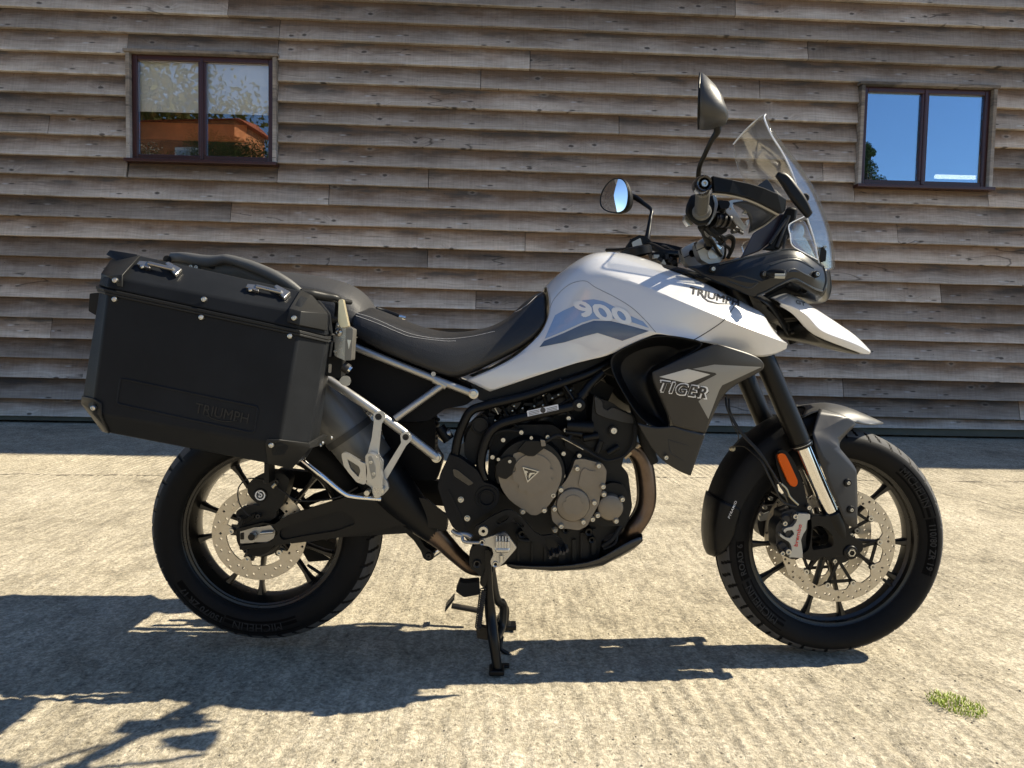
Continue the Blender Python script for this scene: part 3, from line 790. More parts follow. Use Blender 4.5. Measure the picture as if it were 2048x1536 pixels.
# ---- rear wheel
rw = MB().lathe([(.03, -.075), (.046, -.072), (.05, -.05), (.042, -.03), (.042, .03), (.055, .05), (.055, .07), (.03, .075)], (RC[0], 0, RC[1])).obj('rear_wheel', RIM, bike)
halfR = make_tyre(RC[0], RC[1], [(.219,.060),(.228,.068),(.243,.0735),(.258,.075),(.272,.073),(.288,.064),(.301,.048),(.312,.026),(.3175,0)], rw, 1, 46)
make_rim(RC[0], RC[1], .2295, .0605, .192, rw)
for c in (177.5, 105.5, 33.5, -38.5, -110.5):
    for s in (-1, 1): spoke(RC[0], RC[1], R(c+s*9), R(c+s*14.4), .040, .195, 0, rw, .019, .012, .021, .032)
tyre_text('MICHELIN', RC[0], RC[1], halfR, R(-92), .262, .030, rw, (R(-68), R(-112), .017), 1.02, 0)
tyre_text('150/70 ZR 17', RC[0], RC[1], halfR, R(-128), .262, .024, rw, (R(-113), R(-148), .014), 1.05, .0006)
# ---- front wheel
fw = MB().lathe([(.02, -.07), (.03, -.068), (.036, -.045), (.026, -.03), (.026, .03), (.036, .045), (.03, .068), (.02, .07)], (FC[0], 0, FC[1])).obj('front_wheel', RIM, bike)
halfF = make_tyre(FC[0], FC[1], [(.243,.036),(.252,.044),(.266,.0515),(.281,.0555),(.294,.0545),(.306,.0475),(.3165,.034),(.3245,.017),(.327,0)], fw, 2, 56)
make_rim(FC[0], FC[1], .2545, .0385, .222, fw)
for c in (57, -15, -91, -162, 126):
    for s in (-1, 1): spoke(FC[0], FC[1], R(c+s*11), R(c+s*13.8), .026, .225, 0, fw, .018, .0115, .020, .025)
tyre_text('MICHELIN', FC[0], FC[1], halfF, R(37), .274, .030, fw, (R(52), R(17), .016), 1.0, 0)
tyre_text('110/80 ZR 19', FC[0], FC[1], halfF, R(-1), .274, .023, fw, (R(16), R(-18), .013), 1.05, .0006)
tyre_text('ROAD 6', FC[0], FC[1], halfF, R(190), .274, .024, fw, (R(202), R(179), .013), 1.05, .0006)
tyre_text('MICHELIN', FC[0], FC[1], halfF, R(220), .274, .030, fw, (R(239), R(203.5), .016), 1.0, 0)
for c_, cz_, ang, rr in ((FC[0], FC[1], R(-35), .205), (RC[0], RC[1], R(-42), .175)):
    p0 = Vector((c_+(rr+.022)*math.cos(ang), -.012, cz_+(rr+.022)*math.sin(ang))); p1 = Vector((c_+(rr-.012)*math.cos(ang), -.024, cz_+(rr-.012)*math.sin(ang)))
    MB().tube([p0, p1, p1+(p1-p0)*.3], [.0045, .0045, .0035], 10).obj('valve', RUBB, fw if c_ == FC[0] else rw)

def disc_rotor(name, c, y, ro, ri, rt, tabs, tab0, nh, parent, t=.005):
    n = 180; inner = []
    for k in range(n):
        a = 2*PI*k/n
        d = min(abs((a-R(tab0)-2*PI*i/tabs+PI) % (2*PI)-PI) for i in range(tabs))
        r = ri-(ri-rt)*max(0, min(1, (R(10)-d)/R(4.5)))
        inner.append(Vector((c[0]+r*math.cos(a), c[1]+r*math.sin(a))))
    loops = [circ(c[0], c[1], ro, 128), inner]
    span = ro-ri
    for i in range(nh):
        a = 2*PI*i/nh; rr = ri+span*(.20, .50, .80, .50, .20, .5, .8)[i % 7]
        rr = ri+span*(.18+.64*abs(((i*2) % 7)/3-1.0))
        loops.append(circ(c[0]+rr*math.cos(a), c[1]+rr*math.sin(a), .0036, 10))
    return plate(name, loops, y, t, DSC, parent, 0)
def bars(mb, segs, y, t, w):
    for a, b in segs:
        a = Vector(a); b = Vector(b); d = (b-a); n_ = Vector((-d.y, d.x)).normalized()*w/2
        vs = []
        for yy in (y, y+t):
            for p in (a-n_, a+n_, b+n_, b-n_): vs.append((p.x, yy, p.y))
        mb.add(vs, [(0,1,2,3),(7,6,5,4),(0,4,5,1),(1,5,6,2),(2,6,7,3),(3,7,4,0)])
def pol(c, r, a): return Vector((c[0]+r*math.cos(R(a)), c[1]+r*math.sin(R(a))))
for sy in (-1, 1):
    y0 = -.064 if sy < 0 else .059
    dr = disc_rotor('brake_disc', FC, y0, .160, .128, .117, 10, 5, 70, fw)
    mb = MB(); yc = y0+.0012 if sy < 0 else y0+.0004
    segs = []
    for i in range(10):
        segs.append((pol(FC, .1125, 5+36*i), pol(FC, .045, 5+36*i+(10 if i % 2 else -10)+(8 if i % 2 else -8))))
    for i in range(5):
        segs.append((pol(FC, .108, 5+72*i-36), pol(FC, .108, 5+72*i)))
    bars(mb, segs, yc, .0034, .0085)
    mb.lathe([(.030, yc-.0005), (.052, yc-.0005), (.052, yc+.0038), (.030, yc+.0038)], (FC[0], 0, FC[1]), n=40, close=True)
    for i in range(10):
        q = pol(FC, .1165, 5+36*i); mb.disc(.0105, yc-.0004, yc+.004, (q.x, 0, q.y), n=16)
    mb.obj('disc_carrier', PCB, fw, 30)
    for i in range(10):
        q = pol(FC, .1165, 5+36*i)
        MB().lathe([(.0035, yc-.0012), (.0035, yc-.003), (.0075, yc-.003), (.008, yc-.001), (.008, yc+.001)], (q.x, 0, q.y), n=16).obj('disc_button', BLT, fw, 30)
    for i in range(5):
        q = pol(FC, .045, 41+72*i); MB().hexbolt((q.x, 0, q.y), .006, y0-.001 if sy < 0 else y0+.003, h=.004).obj('bolt', BLT, fw, 30)
# rear disc
disc_rotor('brake_disc', RC, -.086, .126, .088, .072, 5, 30, 44, rw)
for i in range(5):
    q = pol(RC, .073, 30+72*i); MB().hexbolt((q.x, 0, q.y), .0075, -.087, h=.005).obj('bolt', BLT, rw, 30)
mb = MB().lathe([(.035, -.080), (.062, -.082), (.066, -.076), (.04, -.06)], (RC[0], 0, RC[1]), n=48)
segs = [(pol(RC, .078, 30+72*i), pol(RC, .05, 30+72*i)) for i in range(5)]; bars(mb, segs, -.080, .008, .028)
mb.obj('disc_mount', RIM, rw, 30)
# toothed sensor ring
n = 48; lp = []
for k in range(n*2):
    r_ = .049 if k % 2 else .0455; a = 2*PI*k/(n*2)
    lp += [Vector((RC[0]+r_*math.cos(a), RC[1]+r_*math.sin(a))), Vector((RC[0]+r_*math.cos(a+PI/n*.9), RC[1]+r_*math.sin(a+PI/n*.9)))]
plate('sensor_ring', [lp, circ(*RC, .035, 32)], -.093, .003, DGR, rw, 0)
# sprocket and chain on the far side
n = 46; lp = []
for k in range(n):
    for da, r_ in ((0, .0985), (.25, .0975), (.42, .106), (.58, .106), (.75, .0975)):
        a = 2*PI*(k+da)/n; lp.append(Vector((RC[0]+r_*math.cos(a), RC[1]+r_*math.sin(a))))
holes = []
for i in range(5):
    a0 = 72*i+20
    holes.append([pol(RC, .088, a0-22), pol(RC, .088, a0-8), pol(RC, .088, a0+8), pol(RC, .088, a0+22), pol(RC, .066, a0+16), pol(RC, .064, a0), pol(RC, .066, a0-16)])
plate('sprocket', [lp, circ(*RC, .04, 32)]+holes, .078, .006, DGR, rw, 0)
# ================================================================== front end
def bx(mb, p, q, w, t=None):                          # a bar between two 3-D points
    mb.tube([p, q], w, 8)
FY = .105
def axis_pt(t, Y):                                    # along the fork axis, t=0 at photo row 789, 1 at row 1030 (right leg)
    a = P(1559.5, 789, -FY); b = P(1663, 1030, -FY); v = a+(b-a)*t; return Vector((v.x, Y, v.z))
for sy, nm in ((-1, 'fork_leg'), (1, 'fork_leg')):
    Y = sy*FY
    mb = MB(); a, b = axis_pt(-1.02, Y), axis_pt(.43, Y); ax = (b-a)
    L_ = ax.length
    mb.lathe([(.001, 0), (.023, 0), (.0265, .003), (.0265, L_*.45), (.0275, L_*.5), (.0275, L_-.016), (.0295, L_-.014), (.0300, L_-.004), (.0290, L_), (.0225, L_), (.001, L_)], a, ax, 32)
    leg = mb.obj(nm, PCB, bike)
    mb = MB(); a2, b2 = axis_pt(.42, Y), axis_pt(1.02, Y)
    mb.tube([a2, b2], .0218, 32); mb.obj('stanchion', CHR, leg)
    mb = MB(); c0 = axis_pt(.405, Y); axn = ax.normalized()
    mb.lathe([(.0303, 0), (.0303, .0016)], c0, axn, 32); mb.obj('ring', SLV, leg)
# lower castings with the caliper bracket and axle clamp
for sy in (-1, 1):
    Y = sy*FY; y0 = -.128 if sy < 0 else .098
    out = rnd(xz(CL('N', -.125, 985,440, 1080,425, 1175,385, 1240,430, 1300,530, 1312,650, 1420,715, 1478,760, 1475,850, 1400,900, 1290,908, 1150,912, 940,930, 880,975, 760,945, 752,880, 815,850, 845,740, 862,560, 850,440, 900,420)), .008)
    h1 = rnd(xz(CL('N', -.125, 872,560, 960,545, 1060,600, 1120,690, 1120,790, 1050,815, 865,845, 860,720)), .008)
    lw = plate('fork_lower', [out, h1], y0, .030, PCB, bike, .005, 3)
    mb = MB(); mb.lathe([(.0245, 0), (.0275, .004), (.0275, .03), (.026, .055), (.022, .085)], axis_pt(1.0, Y)-axn*.012, axn, 32); mb.obj('clamp', PCB, lw)
    ap = C('N', 1370, 790, -.13)
    mb = MB(); q = 1 if sy > 0 else -1
    yy = -.137 if sy < 0 else .137
    mb.lathe([(.0001, yy-q*.010), (.0072, yy-q*.010), (.0072, yy), (.0098, yy), (.0105, yy-q*.002), (.0105, yy-q*.02)], (FC[0], 0, FC[1]), n=6, axis='Y') if 0 else mb.lathe([(.0105, yy), (.0112, yy-q*.002), (.0112, yy-q*.03)], (FC[0], 0, FC[1]), n=32)
    mb.lathe([(.0075, yy), (.0105, yy)], (FC[0], 0, FC[1]), n=6)
    mb.obj('axle', BLT, lw, 25)
    mb = MB(); mb.disc(.0195, y0, yy-q*.004, (FC[0], 0, FC[1]), n=32, ch=.003); mb.obj('axle_boss', PCB, lw)
    mb = MB(); mb.tube([(FC[0], -.126, FC[1]), (FC[0], .126, FC[1])], .0098, 20)
    if sy < 0: mb.obj('axle_shaft', BLK, lw)
# right caliper
cal = plate('brake_caliper', [rnd(xz(CL('N', -.115, 505,395, 640,350, 720,395, 800,420, 830,560, 800,700, 815,860, 740,935, 640,965, 490,900, 440,800, 436,600, 450,540, 500,480)), .006)], -.112, .052, DGR, bike, .006, 3)
rnd1 = rnd(xz(CL('N', -.125, 700,400, 845,410, 842,475, 812,482, 800,545, 800,590, 757,655, 732,720, 745,800, 757,905, 752,942, 620,928, 590,935, 600,880, 622,850, 618,795, 592,745, 510,700, 478,672, 480,640, 545,690, 600,700, 655,650, 630,600, 560,610, 540,640, 520,600, 560,575, 635,560, 680,500)), .004)
plate('bridge', [rnd1], -.126, .016, BRK, cal, .003, 2)
for x, y, r in ((660, 435, .0055), (575, 860, .006), (505, 880, .005), (535, 520, .005)):
    p = C('N', x, y, -.13); MB().hexbolt((p.x, 0, p.z), r*1.3, -.130, h=.006).obj('bolt', BLT, cal)
for x, y in ((560, 470), (590, 650), (520, 800)):
    p = C('N', x, y, -.12); MB().disc(.0125, -.120, -.100, (p.x, 0, p.z), n=20, ch=.003).obj('piston_boss', DGR, cal)
tr = surface(bpy.data.objects['bridge'])
decal_text('lettering', 'brembo', (672, 800), (725, 535), 46, 'N', tr, RED, cal, .012, spacing=1.02, fall=-.127, grid=0, lift=.0015)
# left caliper, seen through the wheel
cl2 = plate('brake_caliper', [rnd(xz(CL('N', .09, 205,400, 260,290, 400,280, 480,330, 500,620, 440,700, 300,700, 210,640, 180,520)), .006)], .070, .045, DGR, bike, .006, 3)
plate('bridge', [rnd(xz(CL('N', .06, 230,430, 380,380, 400,480, 370,640, 330,660, 345,480, 240,500)), .004)], .060, .012, BRK, cl2, .002)
for x, y in ((370, 225), (260, 410), (300, 330)):
    p = C('N', x, y, .055); MB().hexbolt((p.x, 0, p.z), .006, .055, h=.005).obj('bolt', BLT, cl2)
# ---- front mudguard
def arc(a, r, y): return Vector((FC[0]+r*math.cos(R(a)), y, FC[1]+r*math.sin(R(a))))
st = []
for a, ro, ri, hw in ((186.5, .352, .335, .040), (184, .356, .318, .062), (176, .360, .302, .070), (164, .366, .298, .074), (150, .374, .296, .077), (137, .381, .298, .079), (124, .386, .305, .079), (112, .388, .315, .076), (102, .388, .330, .070), (94, .388, .345, .062)):
    ring = []
    for u, r_, y_ in ((-1, ri, .96), (-1, ri*.5+ro*.5, 1.0), (-1, ro-.012, .86), (-1, ro-.003, .5), (0, ro, 0), (1, ro-.003, .5), (1, ro-.012, .86), (1, ri*.5+ro*.5, 1.0), (1, ri, .96)):
        ring.append(arc(a, r_, u*y_*hw if u else 0))
    st.append(ring)
rear = loft('mudguard', st, TEX, bike, closed=False, sd=2, smooth=True); solid(rear, .003, 0)
ext = []
for a, ro, ri, hw in ((187.5, .353, .338, .036), (184.5, .359, .320, .064), (176, .3635, .300, .0735), (165, .369, .296, .0765), (160, .371, .297, .078)):
    ext.append([arc(a, r_, u*y_*hw if u else 0) for u, r_, y_ in ((-1, ri, .96), (-1, ri*.5+ro*.5, 1.01), (-1, ro-.012, .87), (-1, ro-.003, .5), (0, ro, 0), (1, ro-.003, .5), (1, ro-.012, .87), (1, ri*.5+ro*.5, 1.01), (1, ri, .96))])
e2 = loft('extender', ext, BLK, rear, closed=False, sd=2, smooth=True); solid(e2, .0015, 0)
WHL = mat('white_print', (.75, .75, .75), .4)
tr = surface(e2, rear)
decal_text('lettering', 'PYRAMID', (220, 730), (262, 632), 13, 'F', tr, WHL, rear, .004, shear=.2, spacing=1.1, lift=.002, grid=4)
# front blade (silver lit top) and side panels
tip = [(1398, 662, -.020), (1300, 700, -.055), (1325, 705, -.078), (1600, 778, -.082), (1700, 862, -.075), (1990, 858, -.012), (1880, 800, -.040), (1650, 700, -.045), (1480, 668, -.035)]
GM = mat('mudguard_dark_metallic', (.09, .09, .09), .38, metal=.4, rvar=.05, vscale=20)
tb = [(1200, 700, -.030), (1398, 660, -.030), (1500, 672, -.036), (1650, 702, -.042), (1880, 798, -.036), (1990, 856, -.008),
      (1140, 800, -.070), (1320, 706, -.078), (1460, 738, -.080), (1600, 778, -.082), (1700, 862, -.078), (1850, 868, -.050)]
fcs = [(0, 1, 7, 6), (1, 2, 8, 7), (2, 3, 9, 8), (3, 4, 10, 9), (4, 5, 11, 10)]
bl_ = skin('front_blade', tb, fcs, [(7, 8, .9), (8, 9, .9), (9, 10, .9)], GM, rear, 'Q', 2, .9, .003, bridge=[0, 1, 2, 3, 4, 5])
for sy in (-1, 1):
    tb = [(1320, 706, -.079), (1460, 740, -.083), (1600, 778, -.085), (1702, 862, -.080), (1250, 960, -.118), (1340, 930, -.110), (1500, 840, -.097), (1600, 800, -.088),
          (1510, 1045, -.108), (1400, 1020, -.120), (1530, 1110, -.118), (1660, 1260, -.115), (1700, 1330, -.114), (1712, 1536, -.116), (1709, 1900, -.120), (1660, 1930, -.124), (1590, 1870, -.128), (1440, 1536, -.134), (1330, 1260, -.134), (1270, 1040, -.130), (1580, 1400, -.128)]
    fcs = [(0, 1, 5, 4), (1, 2, 6, 5), (2, 7, 6), (2, 3, 7), (6, 7, 3, 8), (4, 5, 9, 19), (5, 6, 8, 9), (9, 8, 10), (19, 9, 10, 18), (18, 10, 11, 20), (11, 12, 13, 20), (18, 20, 17), (20, 13, 14, 15), (20, 15, 16, 17)]
    if sy > 0: tb = tb
    sp = skin('side_panel', tb, fcs, [(5, 6, .9), (4, 5, .8), (6, 7, .9), (7, 3, .9), (9, 10, .5), (5, 9, .6)], GM if 0 else BLK, rear, 'Q', 2, .95, .004)
    if sy > 0:
        for v in sp.data.vertices: v.co.y = -v.co.y
        sp.data.flip_normals()
    else:
        sp.data.materials[0] = mat('mudguard_side_grey', (.026, .026, .028), .40, metal=.3, rvar=.05, vscale=20)
        for x, y in ((1615, 1463), (1648, 1738)):
            p = C('Q', x, y, -.13); MB().hexbolt((p.x, 0, p.z), .0048, -.133, h=.003).obj('bolt', BLT, sp)
            MB().lathe([(.0052, -.1325), (.0095, -.132), (.011, -.128)], (p.x, 0, p.z), n=24).obj('bolt_recess', BLK, sp)
# fork brace side carrier with reflector
for sy in (-1, 1):
    Y = -.104 if sy < 0 else .092
    br = plate('reflector_bracket', [rnd(xz(CL('Q', -.11, 880,1180, 930,1120, 1000,1140, 1080,1250, 1180,1500, 1240,1800, 1260,2000, 1180,2040, 1090,2000, 1060,1800, 1010,1650, 960,1500, 900,1300)), .01)], Y, .012, BLK, bike, .003)
    if sy < 0:
        rp = plate('reflector', [rnd(xz(CL('Q', -.118, 905,1180, 940,1160, 980,1170, 1010,1220, 1110,1440, 1112,1480, 1085,1510, 1045,1500, 1010,1450, 920,1240)), .006)], -.113, .008, ORG, br, .002, 3)
        p = C('N', 835, 335, -.12); MB().hexbolt((p.x, 0, p.z), .006, -.117, h=.004).obj('bolt', BLT, br)
# brake hoses
BRZ = mat('hose_fitting', (.42, .38, .28), .35, metal=.8)
hoses = [([(1365, 590, -.10), (1375, 680, -.11), (1410, 770, -.11), (1470, 880, -.115), (1560, 1000, -.12), (1700, 1150, -.13), (1830, 1330, -.135), (1930, 1500, -.135), (2000, 1600, -.13)], .0028),
         ([(1400, 600, -.10), (1405, 700, -.11), (1440, 800, -.11), (1500, 900, -.115), (1590, 1010, -.12), (1720, 1150, -.13), (1800, 1280, -.135), (1870, 1430, -.13), (1890, 1560, -.125)], .0026)]
for pts, r_ in hoses:
    tube('brake_hose', [C('Q', x-1000, y, Y) for x, y, Y in pts], r_, CAB, bike, 10)
tube('brake_hose', [C('Q', 430, 1110, -.02), C('Q', 470, 1085, -.05), C('Q', 560, 1090, -.08), C('Q', 650, 1160, -.11), C('Q', 730, 1240, -.13), C('Q', 800, 1380, -.135), C('Q', 880, 1536, -.13), C('N', 470, 200, -.125), C('N', 540, 280, -.125), C('N', 680, 320, -.125)], .0030, CAB, bike, 10)
tube('brake_hose', [C('Q', 930, 1470, -.13), C('N', 560, 110, -.128), C('N', 600, 200, -.128), C('N', 700, 300, -.125)], .0030, BRZ, bike, 10)
tube('sensor_wire', [C('Q', 370, 560, -.10), C('Q', 380, 660, -.10), C('Q', 430, 850, -.10), C('Q', 490, 960, -.10), C('Q', 495, 1030, -.09), C('Q', 450, 1080, -.08)], .0016, CAB, bike, 8)
MB().disc(.008, -.03, -.018, tuple(C('Q', 430, 1110, -.02)-Vector((0, -.02, 0))), n=16, ch=.002).obj('hose_guide', BRZ, bike)
# triple clamps
for t, th, m_ in ((-1.00, .026, SLV), (-.45, .034, PCB)):
    c = axis_pt(t, 0); mb = MB(); u = axn
    rot = axn.to_track_quat('Z', 'Y').to_matrix()
    mb.box(c-Vector((.012, 0, 0)), (.055, .17, th), rot)
    for sy in (-1, 1): mb.lathe([(.027, -th/2), (.034, -th/2+.002), (.034, th/2-.002), (.027, th/2)], axis_pt(t, sy*FY), axn, 28)
    o = mb.obj('fork_clamp', m_, bike); bev(o, .003, 2)
# ================================================================== bodywork
tank = skin('fuel_tank', [
 (366,240,-.085),(455,158,-.115),(560,88,-.130),(625,60,-.125),(760,58,-.115),(900,95,-.120),(1060,160,-.140),(1200,225,-.165),(1330,285,-.180),(1425,325,-.170),
 (1505,420,-.160),(1578,525,-.170),(1572,548,-.160),(1460,605,-.182),(1330,565,-.208),(1200,524,-.232),(1110,507,-.255),(915,470,-.235),(780,537,-.215),(650,594,-.195),
 (570,603,-.185),(330,680,-.165),(75,766,-.150),(-48,708,-.145),(100,648,-.150),(215,588,-.152),(330,485,-.150),(374,400,-.142),(380,320,-.125),
 (570,150,-.162),(760,195,-.195),(990,292,-.232),(1255,400,-.262),(1440,472,-.240),
 (500,215,-.160),(600,236,-.176),(780,330,-.212),(600,420,-.190),(450,400,-.165),(870,420,-.226),(470,560,-.172)],
 [(0,1,34,28),(1,2,29,34),(2,3,4,29),(4,5,30,29),(5,6,31,30),(6,7,8,31),(8,9,33,32),(8,32,31),(9,10,11,33),
  (34,29,30,35),(35,30,31,36),(36,31,32,39),(39,32,15,16),(39,16,17),(32,33,14,15),(33,11,12,13),(33,13,14),
  (28,34,38,27),(34,35,37,38),(35,36,37),(36,39,17,37),(17,18,37),(18,19,40,37),(19,20,21,40),(37,40,25,38),(25,26,27,38),(40,21,24,25),(21,22,23,24)],
 [(29,30,.6),(30,31,.8),(31,32,1),(32,33,1),(33,11,1),(11,12,.8),(34,35,.35),(35,36,.45),(36,39,.45),(9,10,.5),(39,17,.4)],
 WHT, bike, 'H', 3, .95, .003, bridge=[0,1,2,3,4,5,6,7,8,9,10,11])
tr_tank = surface(tank)
GAP = mat('panel_gap', (.02, .02, .022), .6)
def gap(name, pts, crop, tree, parent, r=.0012, fall=-.2, mat_=None):
    a, b, s = CROPS[crop]; q = []
    for v in spline([Vector((x, y, 0)) for x, y in pts], 8):
        d = ray(a+v.x/s, b+v.y/s).normalized(); hit = tree.ray_cast(CAM, d)[0]
        if hit is not None: q.append(hit)
    if len(q) > 1: return MB().tube(q, r, 6).obj(name, mat_ or GAP, parent)
gap('panel_joint', [(1108,505),(1180,462),(1256,408),(1300,352),(1338,292)], 'H', tr_tank, tank)
gap('panel_joint', [(378,345),(400,300),(450,245),(500,215),(560,208),(610,240),(700,285),(790,340),(860,405),(915,468)], 'H', tr_tank, tank, .0010, mat_=mat('joint_grey', (.25,.26,.28), .5))
# graphics
DBL = mat('graphic_sky_tinted', (.21, .315, .52), .25, coat=.7); DSL = mat('graphic_slate_blue', (.055, .085, .155), .25, coat=.7); DLT = mat('graphic_pale', (.70, .72, .74), .25, coat=.7)  # mid blue: sky reflection on the grey decal put into its colour
decal('graphic', [(352,500),(405,380),(450,355),(520,325),(545,305),(600,300),(650,310),(720,345),(760,372),(850,412),(880,445),(800,418),(700,398),(600,400),(540,418),(450,460)], 'H', tr_tank, DBL, tank, .0010)
decal('graphic', [(325,542),(350,510),(450,470),(540,428),(600,408),(690,410),(800,438),(880,460),(745,510),(620,470),(560,485),(450,518)], 'H', tr_tank, DSL, tank, .0010)
decal_text('lettering', '900', (508, 343), (784, 390), 78, 'H', tr_tank, DLT, tank, 0, spacing=.98, lift=.0018, up=(-.42, -1), fat=5.5)
INK = mat('print_dark', (.02, .02, .024), .35)
decal_text('lettering', 'TRIUMPH', (1088, 252), (1336, 318), 32, 'H', tr_tank, INK, tank, 0, lift=.0016, up=(.12, -.99), fat=2.2)
decal('lettering_swoosh', [(1150,282),(1180,304),(1230,318),(1290,322),(1290,325),(1230,324),(1178,312),(1148,288)], 'H', tr_tank, INK, tank, .0016)
# fuel cap and top cover
c = Vector((P(1270, 500, 0).x, 0, P(1290, 508, 0).z+.012))
MB().lathe([(.0001, .004), (.03, .006), (.040, .004), (.045, 0), (.045, -.02)], c, Vector((-.25, 0, 1)), 32).obj('fuel_cap', PCB, tank)

# ---- black intake scoop behind the grey panel
scoop = skin('intake_panel', [
 (650,592,-.200),(780,535,-.219),(915,468,-.238),(1110,505,-.256),(1195,526,-.262),(905,668,-.240),(895,700,-.238),(940,800,-.235),(1000,938,-.230),(960,962,-.225),(900,945,-.222),(830,905,-.218),(740,760,-.210),
 (700,600,-.178),(925,512,-.190),(1090,560,-.200),(880,640,-.170),(870,700,-.160),(905,800,-.160),(955,915,-.170),(850,870,-.180),(760,740,-.175)],
 [(0,1,14,13),(1,2,14),(2,3,15,14),(3,4,15),(4,5,16,15),(13,14,15,16),(5,6,17,16),(6,7,18,17),(7,8,19,18),(8,9,19),(9,10,20,19),(10,11,20),(11,12,21,20),(12,0,13,21),(13,16,17,21),(17,18,20,21),(18,19,20)],
 [(13,14,.95),(14,15,.95),(13,21,.95),(21,20,.95),(20,19,.9),(16,17,.7),(15,16,.8)], BLK, bike, 'H', 3, 1.0, .003)
# ---- grey side panel with graphics
gpanel = skin('side_cowl', [
 (897,668,-.243),(1050,598,-.258),(1195,528,-.268),(1230,528,-.268),(1330,556,-.258),(1432,590,-.240),(1458,625,-.232),(1463,655,-.226),(1370,700,-.232),(1300,738,-.238),(1245,790,-.238),(1200,890,-.232),(1165,975,-.226),(1080,960,-.234),(1003,938,-.236),(940,800,-.242),(897,705,-.244),
 (1010,680,-.262),(1200,600,-.276),(1400,640,-.252),(1180,760,-.262),(1090,880,-.250)],
 [(0,1,17,16),(1,2,18,17),(2,3,4,18),(4,5,19,18),(5,6,7,19),(7,8,19),(8,9,20,19),(19,20,18),(18,20,17),(9,10,20),(10,11,21,20),(11,12,13,21),(13,14,15,21),(15,16,17),(17,20,21,15)],
 [(17,18,.2)], GPH, bike, 'H', 3, 1.0, .004)
lower = skin('lower_cowl', [
 (822,925,-.226),(905,950,-.230),(1003,942,-.236),(1080,964,-.234),(1163,980,-.226),(1125,1085,-.216),(1090,1190,-.208),(1060,1182,-.208),(960,1130,-.212),(880,1040,-.216),(1010,1050,-.226)],
 [(0,1,10,9),(1,2,3,10),(3,4,5,10),(5,6,7,10),(7,8,10),(8,9,10)], [], mat('graphite_lower', (.018,.018,.018), .46, metal=.2, bump=.06, bscale=1500), gpanel, 'H', 3, 1.0, .004)
tr_gp = surface(gpanel, lower)
GREYD = mat('graphic_light_grey', (.235,.235,.225), .4, metal=.25); GREYW = mat('graphic_pale_grey', (.52,.51,.48), .4, metal=.2)
decal('graphic', [(1100,652),(1210,630),(1450,642),(1250,735),(1235,760),(1180,905),(1130,815),(1185,770),(1120,735),(1100,745),(1222,680),(1215,672)], 'H', tr_gp, GREYD, gpanel, .0010)
decal('graphic', [(932,692),(1075,652),(1190,680),(1075,725)], 'H', tr_gp, GREYW, gpanel, .0012)
decal_text('lettering_outline', 'TIGER', (932, 737), (1180, 776), 60, 'H', tr_gp, WHL, gpanel, 0, lift=.0016, up=(.36, -.93), spacing=1.22, fat=6)
decal_text('lettering', 'TIGER', (936, 738), (1174, 775), 54, 'H', tr_gp, INK, gpanel, 0, lift=.0030, up=(.36, -.93), spacing=1.22, fat=2.2)
for x, y in ((963, 1098),):
    p = C('H', x, y, -.222); MB().hexbolt((p.x, 0, p.z), .0055, p.y-.006, h=.004).obj('bolt', BLT, gpanel)
gap('panel_joint', [(975,1010),(1075,1040)], 'H', tr_gp, lower); gap('panel_joint', [(985,1065),(1000,1085),(1048,1112)], 'H', tr_gp, lower); gap('panel_joint', [(978,1012),(984,1060)], 'H', tr_gp, lower)
# the far side gets the same three panels
for o in (scoop, gpanel):
    m_ = mirror_y(o)
    if o is not scoop:
        for k in list(m_.keys()): pass
# ---- black filler strip between tank and cockpit, radiator block behind
skin('filler_strip', [(-120,465,-.115),(0,478,-.12),(380,588,-.140),(840,750,-.155),(935,815,-.15),(1010,890,-.11),(1150,1140,-.09),(-120,440,-.09),(20,430,-.10),(380,540,-.12),(840,690,-.12),(960,750,-.09),(1080,840,-.07),(1150,1000,-.07)],
 [(0,1,8,7),(1,2,9,8),(2,3,10,9),(3,4,11,10),(4,5,12,11),(5,6,13,12)], [], BLK, bike, 'J', 2, .9, .003, bridge=[7,8,9,10,11,12,13])
rad = MB()
a = P(1300, 760, -.1); b = P(1400, 900, -.1)
rad.box(((a.x+b.x)/2-.01, 0, (a.z+b.z)/2+.02), (.05, .34, .22), Matrix.Rotation(R(-20), 3, 'Y'))
o = rad.obj('radiator', DGR, bike, 0); bev(o, .006)
rb = MB(); a = P(1250, 900, -.1); rb.tube([P(1150, 640, -.05), P(1250, 740, -.12), P(1290, 880, -.13), P(1305, 925, -.12)], .016, 12); rb.obj('radiator_hose', RUBB, bike)
air = MB().add([], []) 
o = hull('airbox', [P(x, y, Y) for Y in (-.12, .12) for x, y in ((1000,760),(1180,700),(1420,640),(1490,650),(1330,790),(1180,740),(1060,790))], [(0,1,2,3,4,5,6),(13,12,11,10,9,8,7)]+[(i,(i+1)%7,(i+1)%7+7,i+7) for i in range(7)], BLK, bike, .006)

plate('tank_underside', [rnd([Vector((P(x, y, -.142).x, P(x, y, -.142).z)) for x, y in ((940,768),(985,776),(1180,712),(1235,690),(1235,735),(1120,770),(1000,812),(958,800))], .004)], -.142, .28, BLK, bike, .002)
